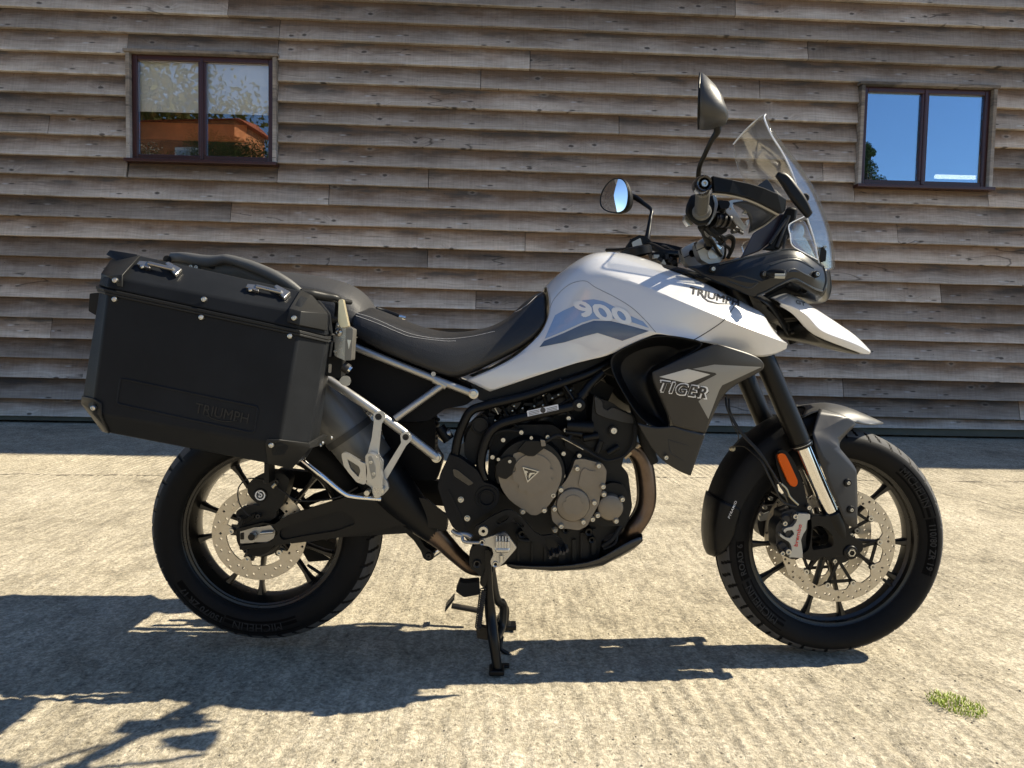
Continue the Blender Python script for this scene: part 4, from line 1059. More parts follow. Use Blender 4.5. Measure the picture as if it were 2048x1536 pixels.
# ---- seats
SEAT = mat('seat_vinyl', (.011, .011, .012), .50, bump=.55, bscale=420, rvar=.05, vscale=20)
SEATG = mat('seat_grip_cover', (.026, .026, .028), .62, bump=.7, bscale=260)
def seat(name, stn, parent, mt):
    rings = []
    for (x, yt, ys, yb, Ys, Yb) in stn:
        ct = P(x, yt, 0); e = P(x, (yt+ys)/2, Ys*.80); s_ = P(x, ys, Ys); m1 = P(x, ys*.6+yb*.4, (Ys*.55+Yb*.45)-.008); m2 = P(x, ys*.15+yb*.85, Yb-.004); b_ = P(x, yb, Yb+.010)
        ct.z = P(x, yt, -.03).z
        X = s_.x
        r_ = [Vector((X, q.y, q.z)) for q in (b_, m2, m1, s_, e)]
        cz = max(ct.z, e.z+.001)
        ring = r_+[Vector((X, Ys*.4, cz)), Vector((X, 0, cz+.003))]
        ring = ring+[Vector((v.x, -v.y, v.z)) for v in reversed(ring[:-1])]
        rings.append(ring)
    o = loft(name, rings, mt, parent, sd=2, smooth=True); return o
rider = seat('rider_seat', [(703,630,640,656,-.130,-.130),(706,615,628,664,-.148,-.155),(718,612,627,682,-.156,-.168),(760,627,642.5,706,-.165,-.176),(830,656,667,735,-.170,-.182),(885,665.5,677,756,-.166,-.180),(915,665.5,677.5,763,-.162,-.174),
 (945,662.5,672,750,-.154,-.166),(985,654,661,730,-.140,-.158),(1020,636,641,712,-.128,-.155),(1045,611,619,699,-.118,-.153),(1068,592,600,683,-.104,-.150),(1086,583,590,658,-.092,-.143),(1096,585,592,638,-.082,-.125)], bike, SEAT)
tr_s = surface(rider)
STC = mat('seam_thread', (.45, .45, .46), .7)
def stitches(pts, crop, tree, parent, n, ln=.6, r=.0007):
    a, b, s = CROPS[crop]; q = []
    for v in spline([Vector((x, y, 0)) for x, y in pts], 12):
        hit = tree.ray_cast(CAM, ray(a+v.x/s, b+v.y/s).normalized())[0]
        if hit is not None: q.append(hit)
    d = [0]
    for i in range(1, len(q)): d.append(d[-1]+(q[i]-q[i-1]).length)
    mb = MB()
    def at(t): return Vector([float(np.interp(t*d[-1], d, [p[k] for p in q])) for k in range(3)])
    for i in range(n): mb.tube([at(i/n)-Vector((0, .0006, -.0002)), at((i+ln)/n)-Vector((0, .0006, -.0002))], r, 5)
    return mb.obj('stitching', STC, parent)
stitches([(700,360),(900,450),(1100,517),(1400,556),(1700,532),(1990,470),(2300,380),(2560,190),(2600,120)] and [(410,262),(560,305),(700,360),(900,450),(1100,517),(1400,556),(1700,532),(1990,470)], 'O', tr_s, rider, 120)
stitches([(0,412),(60,395),(130,370),(200,395-30),(260,330),(310,285),(345,262)], 'H', tr_s, rider, 50)
stitches([(410,292),(560,345),(700,400),(900,485),(1050,535),(1400,580),(1550,580)], 'O', tr_s, rider, 90)
pill = seat('pillion_seat', [(430,552,560,600,-.10,-.10),(450,544,556,620,-.13,-.135),(500,540,553,630,-.145,-.15),(560,545,560,640,-.148,-.155),(620,553,570,645,-.148,-.155),(670,564,582,650,-.145,-.152),(700,578,595,655,-.138,-.148),(722,598,612,655,-.125,-.14),(738,620,630,652,-.10,-.12)], bike, SEATG)
tr_p = surface(pill)
stitches([(650,235),(700,262),(780,285),(900,305),(980,322)], 'I', tr_p, pill, 34)
# ---- dark inner tail panels between the silver rails
INN = mat('inner_panel', (.003, .003, .004), .55, bump=.1, bscale=900, spec=.15)
tp = plate('tail_panel', [rnd(xz(CL('O', -.135, -400,500, 360,560, 700,720, 1300,980, 1700,1110, 1820,1190, 1660,1310, 1420,1350, 1240,1490, 900,1500, 760,1420, 300,1120, -400,800)), .01)], -.140, .28, INN, bike, .004)
undertray = plate('under_tray', [rnd(xz(CL('O', -.10, 1240,1480, 1420,1350, 1700,1300, 1900,1200, 2000,1300, 1700,1500, 1500,1536, 1300,1700, 1000,1750, 900,1500)), .01)], -.10, .2, INN, bike, .003) if 0 else None
plate('rear_housing', [rnd(xz(CL('C', -.05, 560,740, 1000,740, 1120,690, 1135,800, 1125,1040, 1200,1150, 1150,1330, 950,1330, 820,1250, 640,1000)), .01)], -.055, .11, INN, bike, .004)
# ---- silver rear frame
YF = -.165
def rail(name, pts, r, m_=SLV, n=14, parent=bike): return tube(name, pts, r, m_, parent, n)
for sy in (1, -1):
    def Z(c, x, y, Y): v = C(c, x, y, Y); return Vector((v.x, v.y*sy, v.z))
    sf = tube('rear_frame', [Z('O', -900, 120, -.13), Z('O', -300, 350, -.145), Z('O', 360, 635, -.160), Z('O', 1300, 1010, YF), Z('O', 1745, 1183, YF)], .0098, SLV, bike, 16, 6)
    tube('frame_tube', [Z('O', -700, 500, -.14), Z('C', 130, 368, -.190), Z('C', 600, 690, -.190), Z('C', 1140, 1096, -.172)], .0115, SLV, sf, 16, 4)
    tube('frame_tube', [Z('C', 1215, 350, YF), Z('C', 715, 705, -.188)], .0092, SLV, sf, 16, 0)
    if sy == 1:
        for (x, y, Y) in ((1522, 447, YF), (1143, 1097, YF)):
            p = C('C', x, y, Y); mb = MB(); mb.lathe([(.0001, Y-.013), (.004, Y-.013), (.0045, Y-.016), (.0082, Y-.016), (.0092, Y-.013), (.0125, Y-.012), (.0125, Y+.014)], (p.x, 0, p.z), n=24); mb.obj('bolt', BLT, sf)
        a, b = C('C', 1115, 300, YF), C('C', 1245, 372, YF)
        tube('weld_sleeve', [a, b], .0108, SLV, sf, 16, 0)
        mb = MB(); p = C('C', 1112, 285, YF); mb.disc(.006, YF-.010, YF, (p.x, 0, p.z+.010), n=16); mb.obj('weld_boss', SLV, sf)
# pillion footrest hanger
HAN = mat('hanger_aluminium', (.46, .46, .45), .34, metal=.7, coat=.2, coatr=.2, rvar=.05, vscale=25)
for sy in (1, -1):
    out = rnd(xz(CL('C', -.220, 500,640, 560,625, 610,650, 620,700, 575,760, 560,900, 545,1060, 600,1130, 590,1290, 640,1350, 655,1420, 600,1480, 560,1500, 500,1500, 470,1400, 420,1370, 415,1330, 430,1150, 410,1090, 440,1050, 480,900, 500,740, 495,690)), .003)
    hg = plate('footrest_hanger', [out, circ(*xz([C('C', 548, 683, -.220)])[0], .0085, 20)], -.222, .014, HAN, bike, .003, 3)
    out = rnd(xz(CL('C', -.214, 770,870, 800,845, 850,840, 885,880, 880,930, 830,980, 640,1310, 600,1370, 585,1300, 600,1240, 780,950)), .003)
    arm = plate('hanger_arm', [out, circ(*xz([C('C', 825, 893, -.214)])[0], .0080, 20)], -.214, .011, HAN, hg, .0025, 3)
    for (x, y, Y) in ((548, 683, -.218), (825, 893, -.211)):
        p = C('C', x, y, Y); MB().hexbolt((p.x, 0, p.z), .0078, Y, h=.003).obj('bolt', DGR, hg)
    # folded passenger foot peg with open loop
    o1 = rnd(xz(CL('C', -.245, 175,1060, 200,1042, 240,1055, 390,1145, 430,1160, 440,1240, 425,1360, 400,1370, 330,1345, 250,1250, 200,1180)), .004)
    o2 = rnd(xz(CL('C', -.245, 235,1110, 355,1185, 370,1230, 350,1295, 270,1210)), .003)
    pg = plate('passenger_peg', [o1, o2], -.255, .016, ALU, hg, .003, 3)
    out = rnd(xz(CL('C', -.245, 420,1080, 450,1050, 500,1060, 545,1090, 570,1160, 575,1240, 590,1310, 585,1480, 555,1505, 505,1500, 495,1380, 430,1330, 425,1200)), .006)
    pb = plate('peg_body', [out], -.255, .030, ALU, pg, .005, 3)
    plate('peg_rib', [rnd(xz(CL('C', -.26, 440,1090, 480,1090, 515,1200, 520,1300, 480,1330, 450,1200)), .004)], -.2585, .006, mat('peg_dark_insert', (.25, .25, .24), .4, metal=.7) if 'peg_dark_insert' not in MATS else MATS['peg_dark_insert'], pb, .002)
    for x, y in ((470, 1148), (498, 1268)):
        p = C('C', x, y, -.26); MB().hexbolt((p.x, 0, p.z), .0042, -.2595, h=.003).obj('bolt', BLT, pb)
    for x, y in ((450, 1440), (595, 1420)):
        p = C('C', x, y, -.22); MB().disc(.0065, -.252, -.215, (p.x, 0, p.z), n=16).obj('pivot', BLT, pb)
    if sy == -1:
        for o in (hg, arm, pg, pb)+tuple(c for c in hg.children_recursive):
            if o.get('mir'): continue
            o['mir'] = 1
            o.data = o.data.copy()
            for v in o.data.vertices: v.co.y = -v.co.y
            o.data.flip_normals()
        for o in (hg,)+tuple(hg.children_recursive):
            if 'mir' in o: del o['mir']
# stainless guard rail under the box
tube('box_guard', [C('B', 1000, 60, -.215), C('B', 1130, 205, -.235), C('B', 1290, 335, -.245), C('B', 1420, 440, -.245), C('B', 1500, 466, -.240), C('B', 1680, 482, -.225)], .0062, CHR, bike, 14)
# ---- grab rail
def grab(sy):
    prof = []
    pts = [(90,98,-.150,.010,.012),(200,103,-.165,.012,.014),(390,132,-.172,.013,.016),(500,118,-.175,.013,.012),(570,118,-.176,.014,.012),(760,176,-.178,.014,.014),(930,250,-.178,.013,.015),(1060,325,-.172,.012,.014),(1165,400,-.162,.008,.010)]
    path = spline([Vector(tuple(C('I', x, y, Y))) for x, y, Y, a, b in pts], 6); rings = []
    aw = [float(np.interp(i/(len(path)-1), np.linspace(0, 1, len(pts)), [p[3] for p in pts])) for i in range(len(path))]
    ah = [float(np.interp(i/(len(path)-1), np.linspace(0, 1, len(pts)), [p[4] for p in pts])) for i in range(len(path))]
    for i, p in enumerate(path):
        t = (path[min(i+1, len(path)-1)]-path[max(i-1, 0)]).normalized(); s_ = Vector((0, 1, 0)); u = t.cross(s_).normalized()
        rings.append([p+s_*aw[i]*math.cos(2*PI*k/12)+u*ah[i]*.95*math.copysign(abs(math.sin(2*PI*k/12))**.7, math.sin(2*PI*k/12)) for k in range(12)])
    o = loft('grab_rail', rings, TEXG, bike, smooth=45)
    if sy > 0:
        for v in o.data.vertices: v.co.y = -v.co.y
        o.data.flip_normals()
    return o
TEXG = mat('grab_rail_grey', (.085, .084, .080), .55, bump=.3, bscale=900)
grab(-1); grab(1)
rk = MB()
for Y in (-.10, -.033, .033, .10): rk.tube([C('I', 60, 118, Y), C('I', 430, 150, Y), C('I', 560, 215, Y)], .008, 8)
rk.tube([C('I', 60, 118, -.165), C('I', 60, 118, .165)], .010, 10); rk.tube([C('I', 430, 165, -.17), C('I', 430, 165, .17)], .010, 10)
rk.obj('luggage_rack', TEX, bike)
sd_ = skin('rail_infill', [(110,115,-.155),(390,160,-.165),(520,140,-.168),(760,200,-.170),(960,290,-.170),(1140,400,-.160),(1000,420,-.160),(700,330,-.160),(400,260,-.160),(110,200,-.150)],
 [(0,1,8,9),(1,2,7,8),(2,3,7),(3,4,6,7),(4,5,6)], [], mat('rail_infill_tan', (.085,.078,.065), .55, bump=.2, bscale=700), bike, 'I', 1, .9, .006)
for x, y in ((262, 180), (305, 185)):
    p = C('I', x, y, -.17); MB().hexbolt((p.x, 0, p.z), .005, p.y-.004, h=.004).obj('bolt', BLT, sd_)
# far side bracket with silver tip
tube('helmet_hook', [C('O', 640, 215, .17), C('O', 740, 245, .18), C('O', 900, 305, .18)], .008, PCB, bike, 10); tube('hook_tip', [C('O', 880, 300, .18), C('O', 975, 318, .18)], [.0075, .0055], CHR, bike, 12)
# tail light and number plate at the back
tl = MB(); a = P(330, 560, 0); tl.box((a.x-.06, 0, a.z-.03), (.10, .12, .05)); o = tl.obj('tail_light', mat('tail_light_red', (.35, .01, .01), .2, coat=.6), bike, 0); bev(o, .01, 3)
pb_ = hull('tail_unit', [P(x, y, Y) for Y in (-.12, .12) for x, y in ((345,560),(480,560),(700,620),(700,720),(600,700),(420,640),(340,600))], [(0,1,2,3,4,5,6),(13,12,11,10,9,8,7)]+[(i,(i+1)%7,(i+1)%7+7,i+7) for i in range(7)], BLK, bike, .008)
# ---- exhaust silencer on the right
ex = MB()
pts = [(945,1134,-.06,.021),(915,1112,-.075,.022),(885,1082,-.088,.026),(850,1048,-.100,.038),(806,1000,-.110,.050),(765,952,-.118,.058),(728,905,-.122,.063),(690,855,-.124,.065),(640,790,-.126,.063),(590,722,-.128,.060),(560,682,-.128,.057),(556,676,-.128,.05)]
pipe = tube('silencer', [P(x, y, Y) for x, y, Y, r_ in pts[3:]], [r_ for *_, r_ in pts[3:]], mat('silencer_satin_grey', (.13,.127,.118), .40, metal=.3, bump=.12, bscale=900, rvar=.05, vscale=14), bike, 32, 4)
tube('exhaust_pipe', [P(x, y, Y) for x, y, Y, r_ in [(1000,1095,-.02,.02),(975,1132,-.04,.02)]+pts[:5]], [.019, .021, .021, .022, .026, .036, .047], EXH, bike, 24, 4)
tube('heat_shield', [P(x, y, Y) for x, y, Y in ((868,1066,-.094),(842,1040,-.102),(806,1000,-.111),(770,957,-.119),(745,925,-.122))], [.031, .041, .0520, .0590, .0628], BLK, pipe, 32, 4)
a = P(676, 838, -.158); b = P(670, 830, -.158)
tube('band', [P(702, 872, -.123), P(694, 861, -.124)], .0672, mat('band_grey', (.045,.043,.04), .45, metal=.3), pipe, 32, 0)
# ================================================================== engine, frame tubes, swing arm, stands
def dpl(name, pts, Y, t, m_, parent, rr=.006, bw=.003, holes=(), crop='D', seg=3):
    out = rnd(xz(CL(crop, Y, *pts)), rr)
    return plate(name, [out]+list(holes), Y, t, m_, parent, bw, seg)
def dc(x, y, r, Y, crop='D', n=24):                   # circle given in crop pixels
    c = C(crop, x, y, Y); s = CROPS[crop][2]; k = (C(crop, x+100, y, Y)-c).x/100
    return circ(c.x, c.z, r*k, n)
def dk(Y, crop='D'): return (C(crop, 600, 700, Y)-C(crop, 500, 700, Y)).x/100
ENG = mat('engine_black', (.0045, .0045, .0043), .50, bump=.3, bscale=600, rvar=.06, vscale=25, spec=.28)
eng = dpl('engine', (430,640, 450,480, 650,400, 900,400, 1000,470, 1290,560, 1450,760, 1480,1000, 1430,1150, 1260,1230, 1230,1400, 900,1440, 560,1420, 520,1250, 450,1100, 420,850), -.125, .25, ENG, bike, .01, .006)
head = dpl('cylinder_head', (1195,180, 1260,215, 1330,235, 1400,290, 1485,325, 1520,420, 1510,560, 1420,640, 1300,600, 1150,560, 1090,500, 1180,430, 1185,300), -.150, .30, ENG, eng, .008, .006)
dpl('cam_cover', (1200,190, 1260,225, 1265,280, 1300,300, 1330,270, 1400,300, 1480,335, 1490,395, 1400,380, 1290,350, 1215,320), -.157, .020, mat('cam_cover_dark', (.016,.015,.014), .48, bump=.3, bscale=600), head, .008, .004)
dpl('cylinder_block', (1000,430, 1180,430, 1420,620, 1400,720, 1290,760, 1250,680, 1100,640, 980,560), -.142, .28, ENG, eng, .01, .005)
for x, y, r, Y in ((1342, 443, 27, -.160),):
    p = C('D', x, y, Y); k = dk(Y); mb = MB(); mb.lathe([(.0001, Y-.003), (r*k*.35, Y-.003), (r*k*.4, Y-.006), (r*k*.8, Y-.006), (r*k, Y-.003), (r*k, Y+.01)], (p.x, 0, p.z), n=28); mb.obj('plug', BLT, head)
    MB().lathe([(r*k*1.05, Y-.001), (r*k*1.35, Y-.001), (r*k*1.4, Y+.004)], (p.x, 0, p.z), n=28).obj('plug_seat', BLK, head)
# clutch cover: black outer shell, bronze cover, raised centre
p = C('D', 735, 745, -.16); k = dk(-.16)
MB().lathe([(.06, -.180), (262*k*.86, -.182), (262*k*.93, -.178), (262*k*.97, -.168), (262*k, -.150), (262*k, -.12)], (p.x, 0, p.z), n=72).obj('clutch_housing', ENG, eng)
# black arched cover over the top
ao = []; ai = []
c0 = C('D', 735, 760, -.19); kk = dk(-.19)
for a in range(-12, 202, 6): ao.append(Vector((c0.x+252*kk*math.cos(R(a)), c0.z+252*kk*math.sin(R(a)))))
for a in range(202, -13, -6): ai.append(Vector((c0.x+185*kk*math.cos(R(a)), c0.z+185*kk*math.sin(R(a)))))
plate('clutch_guard', [ao+ai], -.1875, .02, ENG, eng, .003, 3)
br = []; 
for a, r in ((90,205),(75,208),(60,212),(48,218),(36,225),(24,230),(12,232),(0,232),(-12,230),(-24,228),(-33,232),(-45,250),(-58,268),(-72,296),(-80,310),(-88,305),(-97,275),(-105,262),(-118,250),(-130,243),(-142,238),(-155,236),(-168,236),(-180,236),(-187,225),(-194,175),(-205,160),(-218,165),(-228,195),(-240,185),(-255,160),(-262,170)):
    br.append(Vector((c0.x+r*kk*math.cos(R(a)), c0.z+r*kk*math.sin(R(a)))))
cov = plate('clutch_cover', [rnd(br, .004, 3)], -.190, .022, GUN, eng, .005, 4)
ins = []
c1 = C('D', 755, 765, -.2); k1 = dk(-.2)
for i in range(96):
    a = 2*PI*i/96; deg = math.degrees(a)
    r = 150
    for ctr in (22, -8, -68, -112, 168, 215): 
        d = abs((deg-ctr+180) % 360-180)
        if d < 7: r = 133
    ins.append(Vector((c1.x+r*k1*math.cos(a), c1.z+r*k1*math.sin(a))))
plate('cover_face', [rnd(ins, .0015, 2)], -.1955, .010, GUN, cov, .002, 3)
# black corner guard at left of the cover
dpl('cover_guard', (490,690, 520,650, 600,620, 640,600, 690,585, 740,625, 720,625, 640,590, 620,640, 640,660, 625,700, 600,745, 600,775, 560,800, 500,780, 485,740), -.199, .012, PCB, cov, .004, .002) if 0 else dpl('cover_guard', (488,690, 515,655, 570,630, 618,640, 632,668, 612,720, 600,765, 555,800, 505,785, 485,740), -.1985, .012, PCB, cov, .004, .002)
dpl('cover_guard', (640,590, 700,520, 800,520, 850,560, 800,600, 760,632, 715,630), -.1975, .012, PCB, cov, .004, .002)
# emblem: outlined triangle with a T
t1 = xz(CL('D', -.20, 676,708, 800,742, 712,824)); t2 = xz(CL('D', -.20, 686,718, 786,745, 713,810))
plate('emblem_rim', [rnd(t1, .0015, 3), rnd(t2, .001, 3)], -.2005, .005, BLT, cov, .0006, 2)
plate('emblem_field', [t2], -.1975, .002, GLB, cov, 0)
dpl('emblem_letter', (692,736, 712,740, 716,752, 706,750, 712,788, 704,770, 696,752), -.1990, .003, BLT, cov, .0004, 0)
dpl('emblem_letter', (730,752, 772,752, 762,760, 744,764, 722,796, 722,772), -.1990, .003, BLT, cov, .0004, 0)
# starter cover
st_ = dpl('starter_cover', (1062,655, 1120,650, 1180,665, 1262,685, 1292,735, 1285,820, 1248,900, 1235,980, 1195,1050, 1150,1140, 1090,1172, 1000,1160, 955,1158, 895,1105, 885,1030, 935,920, 945,870, 1000,800, 1040,720), -.178, .05, GUN, eng, .006, .005, seg=4)
c_ = C('D', 1045, 985, -.18); k = dk(-.18)
MB().lathe([(.0001, -.186), (95*k, -.186), (118*k, -.184), (128*k, -.178), (128*k, -.17)], (c_.x, 0, c_.z), n=56).obj('round_boss', GUN, st_)
lp = [Vector((c_.x+(76-(12 if min(abs((d_-a_+180) % 360-180) for a_ in (25, 150, 265)) < 12 else 0))*k*math.cos(R(d_)), c_.z+(76-(12 if min(abs((d_-a_+180) % 360-180) for a_ in (25, 150, 265)) < 12 else 0))*k*math.sin(R(d_)))) for d_ in range(0, 360, 6)]
plate('boss_insert', [lp], -.1885, .006, GUN, st_, .0012, 2)
dpl('raised_rib', (1105,745, 1130,715, 1165,735, 1215,740, 1205,800, 1185,860, 1120,870, 1085,840), -.182, .01, GUN, st_, .004, .003)
# small round pump cover
c_ = C('D', 1322, 1010, -.17)
MB().lathe([(.0001, -.170), (70*k, -.170), (92*k, -.167), (100*k, -.160), (100*k, -.13)], (c_.x, 0, c_.z), n=48).obj('pump_cover', GUN, eng)
dpl('pump_housing', (1240,860, 1330,820, 1420,840, 1470,960, 1465,1060, 1410,1140, 1240,1145, 1180,1100, 1210,950), -.150, .06, ENG, eng, .012, .005)
for x, y, Y in ((535,510,-.17),(667,455,-.165),(860,490,-.185),(975,610,-.175),(970,775,-.172),(900,915,-.185),(835,1025,-.188),(678,1035,-.188),(457,635,-.16),(1090,625,-.16),(1075,720,-.182),(1232,700,-.182),(1265,852,-.182),(1270,908,-.18),(1200,970,-.180),(1120,1110,-.182),(958,1142,-.182),(910,1015,-.182),(957,875,-.182),(1405,945,-.165),(1225,1062,-.168),(1360,1103,-.168),(915,1170,-.16),(1188,1090,-.17),(1012,352,-.15),(992,440,-.15)):
    q = C('D', x, y, Y); MB().hexbolt((q.x, 0, q.z), .0058, Y-.003, h=.004).obj('cover_bolt', BLT, eng)
    MB().lathe([(.0056, Y-.0005), (.0078, Y), (.0085, Y+.012)], (q.x, 0, q.z), n=16).obj('bolt_seat', ENG if y < 640 or x < 560 else GUN, eng)
for x, y in ((500,652),(583,668),(740,495)):
    q = C('D', x, y, -.2); MB().hexbolt((q.x, 0, q.z), .0045, -.2015, h=.003).obj('cover_bolt', BLT, eng)
# lower crankcase: ribs, sump, clutter
for x0, x1, y0, y1 in ((640,655,1250,1400),(740,752,1260,1410),(835,850,1240,1400),(940,990,1170,1420),(1040,1070,1240,1410),(1100,1160,1190,1380),(1180,1215,1160,1350)):
    dpl('case_rib', (x0,y0, x1,y0, x1,y1, x0,y1), -.134, .02, ENG, eng, .002, .002)
for x, y, r in ((990, 1165, 30), (1158, 1178, 34), (1180, 1235, 28), (672, 1195, 34)):
    q = C('D', x, y, -.14); kq = dk(-.14); MB().lathe([(r*kq*.4, -.150), (r*kq*.8, -.152), (r*kq, -.146), (r*kq, -.12)], (q.x, 0, q.z), n=24).obj('case_boss', ENG, eng)
dpl('sump', (560,1390, 900,1410, 1200,1370, 1240,1250, 1160,1230, 560,1240), -.118, .236, DGR, eng, .01, .004)
for pts, r_ in (([(700,1180,-.13),(640,1200,-.14),(655,1240,-.14),(720,1250,-.13)], .005), ([(1260,1290,-.14),(1330,1240,-.145),(1380,1160,-.14),(1400,1100,-.12)], .006), ([(1270,1310,-.14),(1350,1270,-.145),(1370,1200,-.14)], .004),
                ([(650,600,-.14),(850,520,-.20),(940,480,-.19),(1100,560,-.175),(1250,650,-.165),(1330,660,-.165),(1430,620,-.165),(1490,520,-.165),(1498,400,-.16)], .0042), ([(880,500,-.19),(960,500,-.185),(1150,600,-.17),(1260,650,-.168)], .0028)):
    tube('hose', [C('D', x, y, Y) for x, y, Y in pts], r_, RUBB, eng, 10)
tube('sensor_cable', [C('D', 945, 485, -.19), C('D', 1050, 540, -.18), C('D', 1120, 580, -.175)], .0018, BLT, eng, 8, 0)
dpl('sensor', (808,510, 840,515, 848,555, 815,560), -.205, .02, GUN, cov, .002, .002)
for x0, y0, x1, y1, r_ in ((1000,410,1190,420,.016),(990,455,1110,470,.009),(1120,500,1230,480,.010),(1220,600,1250,520,.009),(1300,610,1380,560,.008)):
    tube('coil', [C('D', x0, y0, -.160), C('D', x1, y1, -.160)], r_, BLK, eng, 16, 0)
# intake area behind the frame tubes: throttle bodies, injector rail, wiring
for x, y, r_ in ((500,330,.026),(640,300,.028),(790,250,.028),(930,210,.026)):
    tube('throttle_body', [C('D', x, y-60, -.06), C('D', x+35, y+110, -.06)], r_, DGR, eng, 20, 0)
for x0, y0, x1, y1 in ((470,360,560,240),(590,320,620,180),(640,330,700,170),(760,280,770,150),(850,250,820,110),(1010,210,960,80)):
    tube('intake_clamp', [C('D', x0, y0, -.10), C('D', x1, y1, -.10)], .006, ENG, eng, 8, 0)
tube('fuel_rail', [C('D', 480, 380, -.09), C('D', 1050, 130, -.09)], .010, DGR, eng, 12, 0)
random.seed(11)
for i in range(16):
    x = random.uniform(450, 1040); y = 330-(x-450)*.33+random.uniform(-30, 50)
    q = C('D', x, y, -.115); MB().box(q, (random.uniform(.008, .025), .02, random.uniform(.006, .022)), Matrix.Rotation(random.uniform(-1, 1), 3, 'Y')).obj('connector', random.choice([ENG, DGR, BLK]), eng)
for x0, y0, x1, y1 in ((470,270,500,325),(1085,70,1130,60),(1010,100,1030,80)):
    tube('clip', [C('D', x0, y0, -.125), C('D', x1, y1, -.125)], .0016, BLT, eng, 6, 0)
random.seed(3)
for i in range(12):
    x = random.uniform(470, 1030); y = 335-(x-450)*.33+random.uniform(-40, 60); q = C('D', x, y, -.128)
    MB().lathe([(.0001, -.0016), (.0022, -.0012), (.0028, 0)], q, 'Y', 10).obj('screw', BLT, eng)
for pts, r_ in (([(460,400,-.13),(560,370,-.14),(700,335,-.13),(840,300,-.13),(960,250,-.135),(1050,190,-.13)], .0035), ([(520,250,-.12),(560,320,-.135),(600,380,-.14),(640,420,-.14)], .004), ([(1000,300,-.14),(1050,380,-.15),(1040,460,-.16),(1000,520,-.17)], .0045), ([(430,560,-.16),(470,470,-.165),(560,440,-.165),(660,450,-.165)], .004)):
    tube('hose', [C('D', x, y, Y) for x, y, Y in pts], r_, RUBB, eng, 10)
bk = plate('intake_backing', [xz(CL('D', 0, 250,430, 420,270, 700,190, 1150,30, 1330,120, 1200,400, 900,480, 500,520, 380,600, 250,620))], -.045, .09, BLK, eng, 0)
# ---- exhaust headers
for Y, dx in ((-.115, 0), (-.03, -14), (.055, -28)):
    tube('header_pipe', [C('D', 1400+dx, 560, Y), C('D', 1500+dx, 590, Y), C('D', 1562+dx, 680, Y), C('D', 1588+dx, 830, Y), C('D', 1588+dx, 960, Y), C('D', 1556+dx, 1060, Y), C('D', 1490+dx, 1160, Y), C('D', 1440+dx, 1235, Y*.8), C('D', 1330+dx, 1300, Y*.5), C('D', 1200+dx, 1310, Y*.3)], .0235 if dx == 0 else .021, EXH, eng, 20, 6)
tube('header_clamp', [C('D', 1418, 640, -.13), C('D', 1530, 545, -.13)], .0075, mat('clamp_tan', (.42,.34,.24), .4, metal=.6), eng, 12, 0)
dpl('rear_casting', (250,1040, 420,1000, 520,1000, 620,1100, 640,1400, 560,1420, 500,1440, 440,1400, 400,1290, 330,1290, 270,1250, 230,1180), -.118, .2, ENG, eng, .01, .004)
# ---- engine guard / bash plate
bp_ = skin('bash_plate', [(556,1412,-.135),(600,1430,-.150),(900,1448,-.165),(1190,1408,-.165),(1280,1360,-.165),(1420,1270,-.160),(1540,1210,-.150),(1568,1240,-.150),(1562,1310,-.145),(1480,1378,-.140),(1330,1440,-.135),(1180,1495,-.125),(1100,1500,-.12),(980,1492,-.12),(800,1478,-.12),(700,1470,-.12),(620,1480,-.12),(590,1462,-.125)],
  [(0,1,16,17),(1,2,14,15),(1,15,16),(2,3,12,13),(2,13,14),(3,4,11,12),(4,5,9,10),(4,10,11),(5,6,8,9),(6,7,8)], [], mat('bash_plate_black', (.012,.0118,.0115), .38, coat=.2, coatr=.3), bike, 'D', 1, 1.0, .004, bridge=[17,16,15,14,13,12,11,10,9,8,7])
# ---- black frame tubes
fr_ = rail('main_frame', [C('D', 1330, -60, -.145), C('D', 1150, 32, -.155), C('D', 900, 120, -.160), C('D', 700, 190, -.163), C('D', 400, 262, -.163), C('D', 300, 300, -.163), C('D', 245, 390, -.163), C('D', 205, 500, -.163), C('D', 180, 640, -.163)], .0118, PCB, 16)
rail('frame_tube', [C('D', 1085, 256, -.178), C('D', 940, 290, -.178), C('D', 640, 358, -.178), C('D', 510, 398, -.178), C('D', 432, 465, -.178), C('D', 385, 590, -.178), C('D', 372, 710, -.178), C('D', 398, 800, -.175)], .0122, PCB, 16, fr_)
rail('frame_tube', [C('D', 1085, 240, -.176), C('D', 1160, 120, -.170), C('D', 1265, 20, -.160)], .0105, PCB, 16, fr_)
rail('frame_tube', [C('D', 950, 60, -.16), C('D', 1050, 215, -.17)], .0045, PCB, 10, fr_)
rail('weld_sleeve', [C('D', 1100, 200, -.176), C('D', 1135, 160, -.174)], .0125, PCB, 16, fr_)
c_ = C('D', 1085, 255, -.18)
MB().lathe([(.0001, -.192), (.011, -.192), (.016, -.190), (.0175, -.186), (.0175, -.165)], (c_.x, 0, c_.z), n=28).obj('frame_boss', BLK, fr_)
MB().hexbolt((c_.x, 0, c_.z), .0062, -.194, h=.004).obj('bolt', BLT, fr_)
STK = mat('sticker_silver', (.62, .64, .70), .4, metal=.3)
mm = xz(CL('D', -.191, 708,300, 936,250, 941,290, 714,340))
plate('sticker', [mm], -.1912, .0004, STK, fr_, 0)
for i in range(3):
    y0 = 303+i*11; dpl('print_line', (722,y0+3, 800,y0-14, 801,y0-10, 723,y0+7), -.1917, .0004, INK, fr_, .0003, 0)
    dpl('print_line', (852,y0-22, 930,y0-40, 931,y0-36, 853,y0-18), -.1917, .0004, INK, fr_, .0003, 0)
plate('print_mark', [dc(826, 294, 20, -.1917)], -.1917, .0004, INK, fr_, 0)
